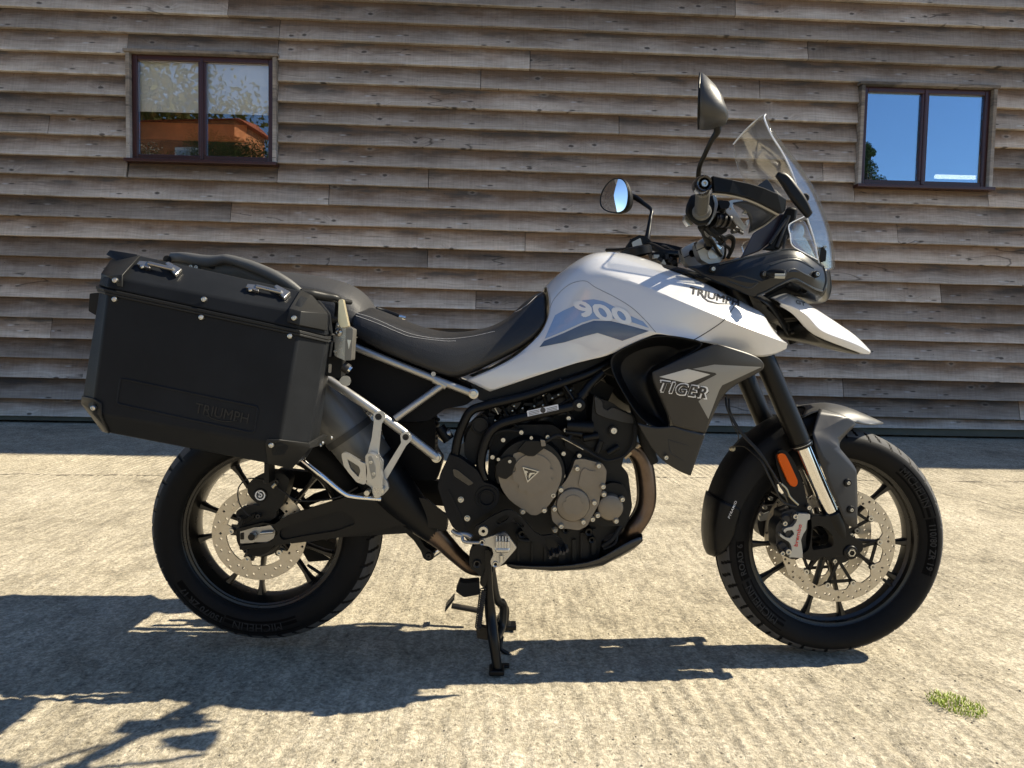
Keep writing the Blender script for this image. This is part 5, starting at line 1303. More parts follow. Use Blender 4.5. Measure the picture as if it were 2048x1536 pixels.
# frame down to the pivot: side cover
sc2 = dpl('pivot_cover', (140,618, 215,640, 300,700, 350,740, 392,822, 455,838, 500,870, 512,930, 485,1000, 430,1042, 420,1040, 330,1100, 270,1172, 205,1185, 165,1150, 120,1060, 55,850, 75,760, 110,690), -.196, .05, TEX, bike, .006, .004)
c_ = C('D', 415, 935, -.2); k = dk(-.2)
MB().lathe([(.0001, -.197), (48*k, -.197), (54*k, -.203), (60*k, -.203), (64*k, -.198), (86*k, -.199), (90*k, -.194), (90*k, -.18)], (c_.x, 0, c_.z), n=40).obj('pivot_cap', TEX, sc2)
dpl('cover_slot', (165,722, 200,730, 320,826, 285,848, 175,775), -.1985, .006, GLB, sc2, .004, .002)
dpl('cover_rib', (118,880, 140,878, 262,1135, 240,1140, 205,1080), -.1982, .005, TEX, sc2, .003, .0015)
for x, y in ((225, 950), (272, 1087)):
    q = C('D', x, y, -.2); MB().hexbolt((q.x, 0, q.z), .0058, -.2005, h=.004).obj('bolt', BLT, sc2)
    MB().disc(.0075, -.1975, -.19, (q.x, 0, q.z), n=20).obj('washer', BLT, sc2)
c_ = C('D', 365, 410, -.17); MB().lathe([(.0001, -.158), (48*k, -.158), (52*k, -.162), (60*k, -.162), (66*k, -.156), (66*k, -.13)], (c_.x, 0, c_.z), n=32).obj('reservoir_cap', ENG, eng)
dpl('frame_casting', (270,470, 330,360, 420,330, 440,460, 400,560, 360,700, 300,690, 250,620, 250,540), -.150, .06, ENG, eng, .01, .004)
dpl('bracket', (215,560, 265,520, 300,545, 300,650, 215,640), -.12, .01, mat('bracket_tan', (.33, .31, .27), .5, metal=.3), eng, .003, .002)
# rear shock with reservoir seen behind the pivot
sk = MB(); a, b = C('C', 1050, 700, -.02), C('C', 1000, 1150, -.02)
o = tube('shock_absorber', [a, b], .021, ENG, bike, 20, 0)
hp = []; n_ = 220; d = b-a
for i in range(n_):
    t = i/(n_-1); ang = t*2*PI*9; e1 = d.cross(Vector((0, 1, 0))).normalized(); hp.append(a+d*t+(e1*math.cos(ang)+Vector((0, 1, 0))*math.sin(ang))*.030)
MB().tube(hp, .0055, 8).obj('spring', ENG, o)
tube('preload_knob', [C('C', 1175, 790, -.09), C('C', 1270, 920, -.09)], [.014, .017], BLK, o, 16, 0); tube('knob_collar', [C('C', 1230, 865, -.09), C('C', 1290, 850, -.09)], .014, SLV, o, 16, 0)
# ---- swing arm
sw_o = rnd(xz(CL('B', -.13, 668,690, 760,668, 862,642, 940,655, 1040,590, 1200,540, 1400,478, 1560,430, 1750,420, 2000,480, 2150,600, 2140,690, 1815,662, 1700,690, 1400,745, 1200,772, 950,802, 850,815, 702,834, 698,806, 900,780, 925,770, 968,715, 935,668, 880,652, 705,706)), .004)
sw_h = rnd(xz(CL('B', -.13, 975,735, 985,690, 1100,645, 1370,565, 1420,560, 1490,610, 1510,650, 1380,700, 1150,735, 1000,765)), .008)
sw = plate('swing_arm', [sw_o, sw_h], -.136, .014, PCB, bike, .004, 3)
plate('arm_recess', [[Vector(v) for v in sw_h]], -.128, .02, BLK, sw, 0)
o = mirror_y(sw); o.parent = sw; o.name = 'left_arm'; o.matrix_parent_inverse = Matrix.Identity(4)
arm_b = plate('arm_body', [rnd(xz(CL('B', -.10, 1000,640, 1400,500, 1800,430, 2150,600, 2150,690, 1400,735, 1000,770)), .01)], -.121, .045, BLK, sw, .008, 3)
MB().tube([C('B', 1500, 590, -.10), Vector((C('B', 1500, 590, -.10).x, .12, C('B', 1500, 590, -.10).z))], .045, 20).obj('cross_member', BLK, sw)
ax_ = plate('chain_adjuster', [rnd(xz(CL('B', -.14, 690,705, 760,690, 850,680, 905,668, 935,710, 930,760, 880,790, 690,800)), .004)], -.131, .016, mat('adjuster_metal', (.36,.35,.33), .38, metal=.85), sw, .002)
c_ = C('B', 787, 740, -.14)
MB().lathe([(.0045, -.150), (.0095, -.150), (.0105, -.147), (.0105, -.135)], (c_.x, 0, c_.z), n=6).obj('axle_nut', BLT, sw, 20)
MB().disc(.0088, -.1515, -.13, (c_.x, 0, c_.z), n=24).obj('axle_end', PCB, sw); dpl('adjuster_slot', (700,720, 725,715, 725,765, 700,765), -.1325, .004, PCB, sw, .002, .0005, crop='B')
MB().tube([(c_.x, -.13, c_.z), (c_.x, .13, c_.z)], .009, 16).obj('axle_shaft', DGR, sw)
tube('adjuster_bolt', [C('B', 840, 720, -.138), C('B', 930, 713, -.138)], .004, BLT, sw, 10, 0)
MB().lathe([(.03, -.115), (.052, -.112), (.052, -.098), (.03, -.095)], (RC[0], 0, RC[1]), n=40, close=True).obj('wheel_spacer', BLK, sw)
# rear caliper
rc_ = plate('rear_caliper', [rnd(xz(CL('B', -.12, 755,385, 800,330, 900,290, 1010,300, 1050,340, 1030,420, 1000,520, 960,560, 900,540, 840,520, 790,480, 760,440)), .006)], -.128, .055, ENG, bike, .006, 3)
c_ = C('B', 840, 455, -.13); kb = (C('B', 600, 500, -.13)-C('B', 500, 500, -.13)).x/100
MB().lathe([(.0001, -.1315), (44*kb, -.1315), (50*kb, -.128)], (c_.x, 0, c_.z), n=36).obj('caliper_cap', ENG, rc_)
MB().lathe([(27*kb, -.1322), (36*kb, -.1322), (36*kb, -.131), (27*kb, -.131)], (c_.x, 0, c_.z), n=36, close=True).obj('emblem_ring', WHL, rc_)
MB().lathe([(7*kb, -.1322), (16*kb, -.1322), (16*kb, -.131), (7*kb, -.131)], (c_.x, 0, c_.z), n=24, close=True).obj('emblem_ring', WHL, rc_)
plate('emblem_stroke', [xz(CL('B', -.132, 824,425, 834,425, 834,460, 824,460))], -.1322, .001, WHL, rc_, 0)
for x, y in ((695, 615), (827, 600), (880, 355), (955, 360), (740, 840)):
    q = C('B', x, y, -.13); MB().hexbolt((q.x, 0, q.z), .0062, -.131, h=.005).obj('bolt', DGR, rc_)
plate('caliper_bracket', [rnd(xz(CL('B', -.11, 675,570, 700,545, 800,520, 960,530, 960,600, 900,640, 800,650, 700,670)), .005)], -.118, .02, ENG, rc_, .003)
for i in range(7):
    q = C('B', 720+i*13, 640-i*7, -.125); MB().box(q, (.0022, .012, .016), Matrix.Rotation(R(20), 3, 'Y')).obj('bracket_fin', ENG, rc_)
tube('bleed_fitting', [C('B', 925, 400, -.135), C('B', 950, 375, -.135)], .005, BRZ, rc_, 10, 0)
tube('brake_hose', [C('B', 870, 350, -.13), C('B', 760, 340, -.13), C('B', 690, 400, -.13), C('B', 690, 500, -.13), C('B', 740, 580, -.13), C('B', 790, 610, -.125)], .0018, CAB, rc_, 8)
tube('brake_hose', [C('B', 945, 390, -.135), C('B', 1000, 430, -.14), C('B', 1080, 485, -.14), C('B', 1200, 495, -.14), C('B', 1380, 470, -.14), C('B', 1520, 400, -.14)], .0024, CAB, rc_, 8)
# chain guard, chain, front sprocket cover on the far side
def chain(p0, p1, y, parent):
    d = p1-p0; n = int(d.length/.0159); ang = math.atan2(d.z, d.x); mb = MB()
    for i in range(n):
        c = p0+d*((i+.5)/n); w_ = .014
        for yy in ((y-.006, y-.004), (y+.004, y+.006)) if i % 2 else ((y-.009, y-.007), (y+.007, y+.009)):
            lp = [Vector((math.cos(a)*.0062+(.008 if math.cos(a) > 0 else -.008), math.sin(a)*.0068)) for a in [2*PI*k/12 for k in range(12)]]
            lp = [Vector((c.x+p.x*math.cos(ang)-p.y*math.sin(ang), c.z+p.x*math.sin(ang)+p.y*math.cos(ang))) for p in lp]
            m_ = len(lp); vs = [(p.x, yy[0], p.y) for p in lp]+[(p.x, yy[1], p.y) for p in lp]
            mb.add(vs, [tuple(range(m_)), tuple(range(2*m_-1, m_-1, -1))]+[(k, (k+1) % m_, (k+1) % m_+m_, k+m_) for k in range(m_)])
        q = p0+d*(i/n); mb.lathe([(.0045, y-.0095), (.0045, y+.0095)], (q.x, 0, q.z), n=8)
    return mb.obj('chain', mat('chain_dark', (.05, .038, .03), .5, metal=.5) if 'chain_dark' not in MATS else MATS['chain_dark'], parent)
fs = Vector((P(930, 1000, .08).x, 0, P(930, 1000, .08).z))
for s_ in (1, -1):
    a = Vector((RC[0], 0, RC[1]+s_*.101)); b = Vector((fs.x, 0, fs.z+s_*.035)); chain(a, b, .081, bike)
plate('chain_guard', [rnd(xz([P(560, 935, .09), P(700, 950, .09), P(790, 945, .09), P(880, 960, .09), P(890, 985, .09), P(760, 975, .09), P(600, 975, .09), P(560, 960, .09)]), .004)], .07, .03, BLK, bike, .003)
plate('lower_chain_guard', [rnd(xz([P(600, 1085, .09), P(650, 1075, .09), P(690, 1090, .09), P(680, 1115, .09), P(620, 1120, .09)]), .006)], .07, .012, BLK, bike, .003)
# ---- drop link of the rear suspension
lk = plate('suspension_link', [rnd(xz(CL('E', -.02, 75,265, 160,300, 235,370, 285,450, 330,480, 358,510, 355,550, 310,568, 272,545, 255,490, 195,400, 110,320)), .006)], -.03, .02, BLK, bike, .003)
c_ = C('E', 313, 530, -.03); MB().lathe([(.003, -.036), (.0075, -.036), (.010, -.033), (.010, -.02)], (c_.x, 0, c_.z), n=20).obj('bolt', DGR, lk)
tube('link_rod', [C('E', 330, 530, .0), C('E', 460, 440, .0)], .011, CHR, lk, 16, 0)
o = plate('linkage_arm', [rnd(xz(CL('E', .02, 230,330, 300,350, 480,420, 520,470, 330,520, 290,440)), .004)], .01, .02, BLK, lk, .003)
# ---- brake pedal, footrest plate and peg
rp = rnd(xz(CL('D', -.235, 335,1140, 375,1118, 450,1068, 540,1025, 590,1018, 640,1050, 700,1110, 765,1185, 820,1210, 900,1198, 960,1232, 1002,1298, 985,1312, 905,1240, 850,1225, 835,1250, 855,1305, 900,1335, 870,1345, 830,1290, 800,1262, 740,1250, 690,1185, 640,1115, 575,1108, 500,1140, 450,1172, 430,1215, 390,1222, 345,1205, 330,1170)), .003)
h1 = rnd(xz(CL('D', -.235, 482,1108, 500,1080, 560,1052, 578,1070, 560,1095, 500,1125)), .003); h2 = rnd(xz(CL('D', -.235, 610,1072, 632,1070, 690,1130, 680,1150, 650,1135, 612,1095)), .003)
pd = plate('brake_pedal', [rp, h1, h2], -.240, .010, BLK, bike, .0025, 3)
q = C('D', 390, 1173, -.24); MB().lathe([(.004, -.247), (.0045, -.249), (.0115, -.249), (.013, -.246), (.013, -.23)], (q.x, 0, q.z), n=24).obj('pivot_bolt', BLT, pd)
for i in range(6):
    t = i/5; q = C('D', 872+t*120, 1338-t*36-(10 if i % 2 else 0), -.25); MB().box(q+Vector((0, -.012, 0)), (.006, .05, .008), Matrix.Rotation(R(20), 3, 'Y')).obj('pedal_tooth', DGR, pd)
pl2 = dpl('footrest_plate', (365,1238, 400,1232, 540,1186, 560,1196, 634,1298, 625,1312, 545,1405, 505,1440, 470,1445, 445,1425, 442,1395, 465,1350, 455,1305, 425,1288, 385,1282, 360,1262), -.218, .014, ALU, bike, .004, .003, holes=[dc(381, 1260, 9, -.218, n=14), dc(479, 1420, 11, -.218, n=14)])
for x, y in ((381, 1260), (479, 1420)):
    q = C('D', x, y, -.22); MB().lathe([(.0042, -.222), (.0065, -.223), (.0078, -.219), (.0078, -.215)], (q.x, 0, q.z), n=20).obj('plate_bolt', BLT, pl2)
q0 = C('D', 527, 1300, -.235); q1 = C('D', 530, 1292, -.325)
pgm = MB(); d_ = (q1-q0)
for t, w_, h_ in ((0, .020, .034), (.15, .036, .036), (1, .036, .034)): pass
pgm.box((q0+q1)/2, (.036, d_.length, .026), d_.to_track_quat('Y', 'Z').to_matrix()); o = pgm.obj('footpeg', ALU, pl2, 0); bev(o, .006, 3)
mbp = MB()
for j in range(5):
    for i in range(5):
        c_ = q0+d_*(.12+.21*j)+Vector((-.0145+i*.00725, 0, .013)); mbp.lathe([(.0001, .012), (.0012, .011), (.0030, 0)], c_, 'Z', 8)
mbp.obj('peg_teeth', ALU, o, 30)
pr = MB(); c_ = q1+Vector((0, .004, .009)); pr.box((q0+q1)/2+Vector((0, .0, .010)), (.030, d_.length*.9, .022), d_.to_track_quat('Y', 'Z').to_matrix()); o3 = pr.obj('peg_rubber', mat('peg_rubber_blue', (.012, .014, .022), .5), o, 0); bev(o3, .004, 2)
o4 = MB()
for i in range(5): o4.lathe([(.0001, -.004), (.0042, -.003), (.0042, .012)], q1+Vector((-.0135+i*.00675, -.001, .001)), 'Z', 8)
o4.obj('peg_front_teeth', ALU, o, 30)
tube('peg_pivot', [C('D', 522, 1355, -.232), C('D', 522, 1405, -.232)], .0048, BLT, pl2, 12, 0)
for pts, r_ in (([(235,1205,-.19),(245,1250,-.20),(300,1262,-.21),(370,1262,-.215)], .0042), ([(165,1175,-.18),(200,1200,-.19),(240,1210,-.19)], .006), ([(200,1190,-.185),(270,1205,-.19),(305,1225,-.195)], .0075)):
    tube('brake_linkage', [C('D', x, y, Y) for x, y, Y in pts], r_, SLV, pl2, 12)
# ---- stand bracket and stands
sb = dpl('stand_bracket', (640,520, 660,470, 700,440, 760,450, 800,480, 815,520, 810,620, 785,700, 775,760, 750,785, 725,760, 735,700, 690,660, 655,640, 640,590), -.150, .03, ENG, bike, .004, .003, crop='E', holes=[dc(703, 598, 20, -.15, 'E')])
q = C('E', 703, 598, -.155); MB().lathe([(.0055, -.156), (.0095, -.158), (.0115, -.154), (.0115, -.14)], (q.x, 0, q.z), n=24).obj('stand_pivot', DGR, sb)
q = C('E', 785, 497, -.155); MB().disc(.005, -.157, -.15, (q.x, 0, q.z), n=16).obj('pin', DGR, sb)
dpl('stand_arm', (765,520, 785,480, 815,500, 820,600, 790,700, 775,775, 745,775, 740,740, 770,640), -.158, .008, PCB, sb, .003, .002, crop='E')
foot = G(780+870/4.0412, 980+1478/4.0412)
FYv = foot.y
leg = tube('centre_stand', [C('E', 790, 520, -.13), C('E', 795, 800, -.125), C('E', 812, 1000, -.12), C('E', 835, 1200, FYv+.01), C('E', 868, 1440, FYv)], [.010, .0125, .015, .0145, .0125], PCB, bike, 16, 5)
a = C('E', 868, 1445, FYv); fm = MB(); fm.box((a.x-.002, FYv, .008), (.040, .045, .014)); fm.box((a.x+.008, FYv+.03, .006), (.050, .02, .008)); o = fm.obj('stand_foot', PCB, leg, 0); bev(o, .003, 2)
Y2 = .13
tube('left_leg', [C('E', 800, 600, .05), C('E', 850, 850, .10), C('E', 925, 960, .12), C('E', 925, 1060, Y2), Vector((C('E', 925, 1060, Y2).x+.012, Y2+.01, .012))], [.010, .012, .014, .014, .012], PCB, leg, 16, 5)
a = C('E', 925, 1060, Y2); fm = MB(); fm.box((a.x+.014, Y2+.01, .008), (.045, .045, .014)); o = fm.obj('stand_foot', PCB, leg, 0); bev(o, .003, 2)
tube('cross_tube', [C('E', 800, 640, -.12), C('E', 810, 640, .10)], .013, PCB, leg, 16, 0); tube('cross_brace', [C('E', 830, 1130, -.11), C('E', 900, 1010, .12)], .010, PCB, leg, 14, 0)
tube('brace_tube', [C('E', 815, 620, -.06), C('E', 862, 880, -.05), C('E', 915, 925, -.03), C('E', 905, 1100, -.03), C('E', 862, 1200, -.08)], .0115, mat('stand_lit_black', (.03,.028,.024), .4, metal=.4), leg, 16, 4)  # lighter black puts the light on this tube into its colour
tube('tang', [C('E', 905, 1180, -.02), C('E', 895, 1280, -.03), C('E', 975, 1340, -.03), C('E', 965, 1400, -.05), C('E', 900, 1460, -.10)], .006, PCB, leg, 10, 4)
dpl('spring_hook', (695,1130, 720,1105, 800,1120, 820,1200, 790,1215, 705,1200), -.125, .02, PCB, leg, .003, .002, crop='E')
a, b = C('E', 752, 800, -.150), C('E', 712, 1115, -.140); hp = []; d = b-a; e1 = d.cross(Vector((0, 1, 0))).normalized()
for i in range(420):
    t = i/419; ang = t*2*PI*19; hp.append(a+d*t+(e1*math.cos(ang)+Vector((0, 1, 0))*math.sin(ang))*.0078)
MB().tube([C('E', 748, 755, -.150), a+Vector((0, 0, .004))]+hp+[b, C('E', 722, 1150, -.138)], .0018, 6).obj('spring', DGR, leg)
dpl('rubber_stop', (530,820, 562,742, 600,755, 665,748, 720,745, 725,845, 600,868, 570,850), -.06, .04, RUBB, bike, .004, .003, crop='E')
ss = tube('side_stand', [C('E', 720, 975, .16), C('E', 500, 935, .17)], [.009, .0085], mat('side_stand_dark', (.06, .052, .042), .45, metal=.4), bike, 12, 0)
dpl('stand_foot_plate', (443,985, 447,950, 518,868, 522,885, 470,955, 450,980), .16, .04, MATS['side_stand_dark'], ss, .002, .0015, crop='E')
# ================================================================== cockpit
def spl(name, crop, pts, Y, t, m_, parent, rr=.004, bw=.003, seg=3, holes=()):
    return plate(name, [rnd(xz(CL(crop, Y, *pts)), rr)]+list(holes), Y, t, m_, parent, bw, seg)
# handlebar
bar = tube('handlebar', [C('S', 488, 200, -.425), C('S', 484, 300, -.385), C('S', 475, 420, -.330), C('S', 478, 560, -.255), C('S', 520, 720, -.165), C('S', 560, 850, -.075), C('S', 470, 890, .0), C('S', 380, 945, .06), C('G', 560, 1345, .13), C('G', 440, 1295, .22), C('G', 380, 1300, .30), C('G', 340, 1320, .40)], .0112, PCB, bike, 16, 6)
GRP = mat('grip_rubber', (.11, .11, .105), .7, bump=.6, bscale=300)
gp = MB(); a, b = C('S', 488, 225, -.415), C('S', 472, 480, -.315)
d = (b-a); L_ = d.length
prof = [(.001, 0), (.0150, 0), (.0155, .004)]
n_ = 26
for i in range(n_):
    o_ = .006+i*(L_-.022)/n_; prof += [(.0158, o_), (.0158, o_+.0018), (.0147, o_+.0022), (.0147, o_+.0036)]
prof += [(.016, L_-.012), (.0215, L_-.010), (.0225, L_-.005), (.0215, L_), (.001, L_)]
gp.lathe(prof, a, d, 28); gp.obj('grip', GRP, bar)
a2, b2 = C('G', 385, 1300, .27), C('G', 335, 1322, .41); tube('grip', [a2, b2], .0155, GRP, bar, 20, 0)
# bar end and the hand guard bow
ya = -.445; c_ = C('S', 490, 165, ya); k = (C('S', 590, 165, ya)-c_).x/100
ge = MB(); ge.lathe([(.0001, ya-.004), (40*k, ya-.004), (42*k, ya-.0), (62*k, ya+.002), (66*k, ya-.010), (84*k, ya-.012), (100*k, ya-.006), (104*k, ya+.004), (100*k, ya+.020), (.001, ya+.020)], (c_.x, 0, c_.z), n=40)
hg = ge.obj('hand_guard', GLB, bike)
MB().lathe([(.0001, ya-.006), (16*k, ya-.006), (20*k, ya-.012), (36*k, ya-.012), (44*k, ya-.006), (44*k, ya)], (c_.x, 0, c_.z), n=28).obj('bar_end_bolt', BLT, hg)
GLB2 = mat('guard_black', (.004, .0045, .006), .38, spec=.14)
bow = skin('guard_bow', [(575,78,-.440),(800,120,-.436),(1000,160,-.428),(1150,205,-.420),(1300,270,-.408),(1398,335,-.395),(1388,470,-.393),(1345,502,-.395),(1200,425,-.408),(1080,365,-.418),(950,318,-.426),(760,275,-.436),(590,262,-.440)],
   [(0,1,11,12),(1,2,10,11),(2,3,9,10),(3,4,8,9),(4,5,7,8),(5,6,7)], [], GLB2, hg, 'S', 0, 1.0, 0, smooth=False); solid(bow, .012, 1); bev(bow, .002, 2)
edge = tube('guard_edge', [C('S', 590, 268, -.445), C('S', 760, 282, -.441), C('S', 950, 325, -.431), C('S', 1080, 373, -.423), C('S', 1200, 432, -.413), C('S', 1345, 508, -.400)], .0034, mat('guard_edge_metal', (.30,.29,.27), .3, metal=.8), bow, 8, 3)
spoiler = skin('guard_shield', [(830,380,-.34),(960,350,-.36),(1120,380,-.38),(1345,500,-.390),(1200,620,-.350),(1010,718,-.310),(1035,620,-.31),(1020,520,-.32),(940,430,-.33)],
   [(0,1,8),(1,2,7,8),(2,3,4,7),(4,5,6,7)], [], mat('shield_dark', (.008, .010, .014), .30), hg, 'S', 2, .95, .004)
tube('shield_rim', [C('S', 1345, 502, -.392), C('S', 1200, 622, -.352), C('S', 1090, 685, -.33), C('S', 1012, 720, -.312)], .0022, MATS['guard_edge_metal'], spoiler, 8, 4)
p = C('S', 958, 490, -.36); MB().hexbolt((p.x, 0, p.z), .005, -.362, h=.004).obj('bolt', BLT, spoiler)
spl('guard_fin', 'S', (1100,185, 1215,100, 1260,150, 1320,268, 1290,290), -.37, .006, mat('shield_fin', (.010,.012,.018), .35), hg, .004, .002)
# left hand guard (mirrored bow), seen only from other places
for o in (bow, spoiler):
    m2 = mirror_y(o)
# throttle housing, switch cube, master cylinder, lever
th = hull('throttle_housing', [C('S', x, y, Y) for Y in (-.318, -.262) for x, y in ((300,400),(345,290),(430,265),(600,270),(655,340),(640,520),(560,620),(430,640),(330,570),(285,490))],
   [tuple(range(10)), tuple(range(19, 9, -1))]+[(i, (i+1) % 10, (i+1) % 10+10, i+10) for i in range(10)], BLK, bar, .006)
spl('housing_joint', 'S', (598,275, 640,300, 662,390, 640,480, 600,560, 560,620, 545,610, 590,540, 615,460, 625,380, 605,320), -.323, .02, MATS['guard_edge_metal'], th, .003, .002)
spl('throttle_cable_guide', 'S', (275,560, 290,500, 330,520, 340,570, 380,590, 370,625, 330,640, 300,600), -.300, .02, BLT, th, .003, .002)
mc = tube('master_cylinder', [C('S', 610, 560, -.29), C('S', 700, 570, -.285), C('S', 840, 600, -.275)], .0165, BLK, bar, 20, 0)
for x0, x1, r_ in ((640, 665, .0178), (700, 720, .0175), (760, 780, .0172)):
    tube('cylinder_rib', [C('S', x0, 563+(x0-640)*.13, -.288), C('S', x1, 566+(x1-640)*.13, -.287)], r_, DGR, mc, 20, 0)
spl('reservoir', 'S', (660,340, 780,350, 800,380, 780,440, 690,440), -.31, .04, BLK, mc, .004, .003)
lv = spl('brake_lever', 'S', (745,440, 760,400, 800,345, 850,335, 940,340, 945,358, 870,372, 825,410, 840,432, 920,560, 975,640, 985,570, 1015,560, 1018,585, 985,665, 950,692, 900,640, 850,590, 780,510, 750,480), -.300, .010, MATS['hanger_aluminium'], bar, .003, .0025)
spl('lever_adjuster', 'S', (800,420, 825,405, 840,430, 815,450), -.305, .012, BLT, lv, .002, .001)
for x0, y0, x1, y1, r_ in ((780,640,930,690,.006),(840,600,870,700,.005),(820,700,870,690,.006),(900,700,940,720,.004),(670,430,720,480,.006)):
    tube('lever_fitting', [C('S', x0, y0, -.28), C('S', x1, y1, -.275)], r_, random.choice([BLT, DGR]), mc, 12, 0)
spl('banjo_block', 'S', (600,560, 700,600, 780,640, 760,700, 700,740, 640,690, 590,650), -.27, .03, BLK, mc, .004, .003)
# risers
rs = spl('riser', 'S', (410,845, 500,768, 560,758, 622,770, 660,820, 705,850, 740,900, 740,985, 680,1050, 600,1090, 520,1050, 470,1020, 440,960, 425,900), -.082, .040, SLV, bike, .004, .004, holes=[dc(560, 855, 62, -.082, 'S')])
rs2 = spl('riser', 'S', (245,905, 290,870, 400,812, 430,860, 445,960, 500,1040, 480,1075, 420,1090, 330,1095, 285,1040, 265,980), .035, .040, SLV, bike, .004, .004, holes=[dc(372, 950, 44, .035, 'S')])
for (x0, y0, x1, y1, Y, pr_) in ((415,918,500,880,-.0835,rs),(612,845,640,835,-.0835,rs),(270,1000,345,965,.0335,rs2)):
    tube('clamp_split', [C('S', x0, y0, Y), C('S', x1, y1, Y)], .0014, GAP, pr_, 6, 0)
for x, y, Y, pr_ in ((430, 835, -.07, rs), (262, 915, .05, rs2), (645, 815, -.07, rs)):
    q = C('S', x, y, Y); MB().lathe([(.003, .012), (.0032, .016), (.006, .016), (.006, .0)], q-Vector((0, 0, .012)), Vector((-.4, 0, 1)), 16).obj('clamp_bolt', DGR, pr_)
spl('riser_step', 'S', (540,940, 620,850, 700,880, 715,940, 640,1010, 560,1010), -.087, .010, ALU, rs, .004, .003)
spl('riser_step', 'S', (640,850, 665,840, 700,890, 690,920), -.092, .010, CHR, rs, .002, .002)
# wiring loom
for pts, r_ in (([(470,650,-.26),(500,740,-.2),(590,800,-.13),(640,900,-.10),(700,980,-.09)], .0045), ([(520,640,-.26),(590,720,-.2),(680,780,-.15),(790,765,-.14),(835,810,-.13),(820,900,-.12),(770,1000,-.10)], .0052),
                ([(560,640,-.25),(620,740,-.19),(700,830,-.14),(790,900,-.12),(780,1000,-.10)], .004), ([(600,650,-.25),(650,700,-.2),(720,760,-.16),(800,740,-.15),(845,790,-.14),(835,880,-.13),(800,960,-.11)], .0035),
                ([(640,690,-.22),(700,760,-.17),(740,850,-.13),(740,960,-.10),(720,1010,-.09)], .003), ([(450,650,-.26),(480,700,-.22),(560,770,-.15),(600,830,-.12)], .005)):
    tube('wiring', [C('S', x, y, Y) for x, y, Y in pts], r_, RUBB, bar, 10, 6)
for i in range(5):
    q = C('S', 660+i*22, 790+(i % 2)*50, -.14); MB().box(q, (.010, .01, .006), Matrix.Rotation(.6*i, 3, 'Y')).obj('cable_clip', random.choice([BLT, BLK, DGR]), bar)
# left cluster
spl('clutch_bracket', 'G', (265,1290, 300,1240, 350,1215, 400,1225, 440,1260, 430,1330, 380,1350, 300,1350, 270,1320), .25, .03, BLK, bar, .003, .003)
spl('clutch_block', 'G', (300,1265, 360,1235, 375,1290, 330,1330, 310,1310), .243, .02, mat('bracket_pale', (.42,.42,.38), .45, metal=.3), bar, .003, .002)
spl('clutch_block', 'G', (245,1315, 290,1315, 300,1340, 250,1345), .30, .02, MATS['bracket_pale'], bar, .002, .002)
tube('clutch_lever', [C('G', 300, 1310, .26), C('G', 220, 1320, .33), C('G', 120, 1322, .42)], .006, PCB, bar, 10)
spl('clutch_housing', 'G', (430,1340, 520,1330, 620,1370, 630,1440, 560,1450, 470,1400), .12, .04, BLK, bar, .004, .003)
for i in range(6):
    q = C('G', 470+i*25, 1370+(i % 3)*22, .11); MB().box(q, (.016, .02, .010), Matrix.Rotation(.5*i, 3, 'Y')).obj('switch_part', random.choice([DGR, BLT, BLK]), bar)
# ---- mirrors
MIRG = mat('mirror_glass', (.9, .92, .95), .02, metal=1.0)
def mirror(c, nrm, up, w_, h_, depth, point=0.0):
    """c centre of the glass, nrm the way the glass looks"""
    nrm = nrm.normalized(); up = (up-nrm*up.dot(nrm)).normalized(); sd = up.cross(nrm).normalized()
    def pt(a, f): 
        sx = math.cos(a); sz = math.sin(a); e = .80
        x = math.copysign(abs(sx)**e, sx)*w_/2*(1-.16*sz-point*max(0, sz)); z = math.copysign(abs(sz)**e, sz)*h_/2*(1+.10*sx)
        return sd*x*f+up*z*f
    N = 40; rings = []
    for f, o_ in ((1.0, .000), (1.035, .003), (1.03, .010), (.96, depth*.45), (.78, depth*.78), (.48, depth*.96), (.02, depth)):
        rings.append([c+pt(2*PI*k/N, f)-nrm*o_*(1-2.0*point*math.sin(2*PI*k/N)*f)-up*(point*o_*.9) for k in range(N)])
    o = loft('mirror', rings, TEX, bike, smooth=60)
    g = [c+pt(2*PI*k/N, .965)+nrm*.0006 for k in range(N)]
    vs = [c+pt(2*PI*k/N, f)+nrm*(.0006+.0034*(1-f*f)) for f in (.965, .7, .4, .15) for k in range(N)]+[c+nrm*.004]
    mg = mesh_obj('mirror_glass', vs, [(j*N+k, j*N+(k+1) % N, (j+1)*N+(k+1) % N, (j+1)*N+k) for j in range(3) for k in range(N)]+[(3*N+k, 3*N+(k+1) % N, 4*N) for k in range(N)], MIRG, o, True)
    rm = MB(); rm.tube([c+pt(2*PI*k/N, 1.0)+nrm*.001 for k in range(N)]+[c+pt(0, 1.0)+nrm*.001], .0022, 8, False); rm.obj('mirror_rim', BLK, o)
    return o
YM = -.46
gc = (C('G', 815, 68, YM)+C('G', 738, 445, YM))/2; upv = (C('G', 815, 68, YM)-C('G', 738, 445, YM)); hh = upv.length
m1 = mirror(gc+Vector((.002, 0, 0)), Vector((-1, .30, 0)), upv*.9, .128, hh*.93, .050, .26)
m1.data.materials[0] = mat('mirror_shell', (.034, .034, .034), .42, bump=.25, bscale=700, rvar=.05, vscale=20)
tube('mirror_stem', [C('G', 880, 405, YM), C('G', 905, 430, YM+.005), C('G', 908, 478, YM+.01), C('G', 868, 540, YM+.02), C('G', 820, 640, YM+.04), C('G', 785, 720, YM+.055), C('G', 775, 790, YM+.07), C('G', 778, 900, YM+.10)], [.0085, .009, .0075, .0055, .0052, .0052, .0055, .006], PCB, m1, 14, 6)
tube('stem_joint', [C('G', 895, 392, YM), C('G', 912, 455, YM+.008)], [.0075, .0085], DGR, m1, 16, 0)
YL = .44
gl = C('G', 176, 932, YL)
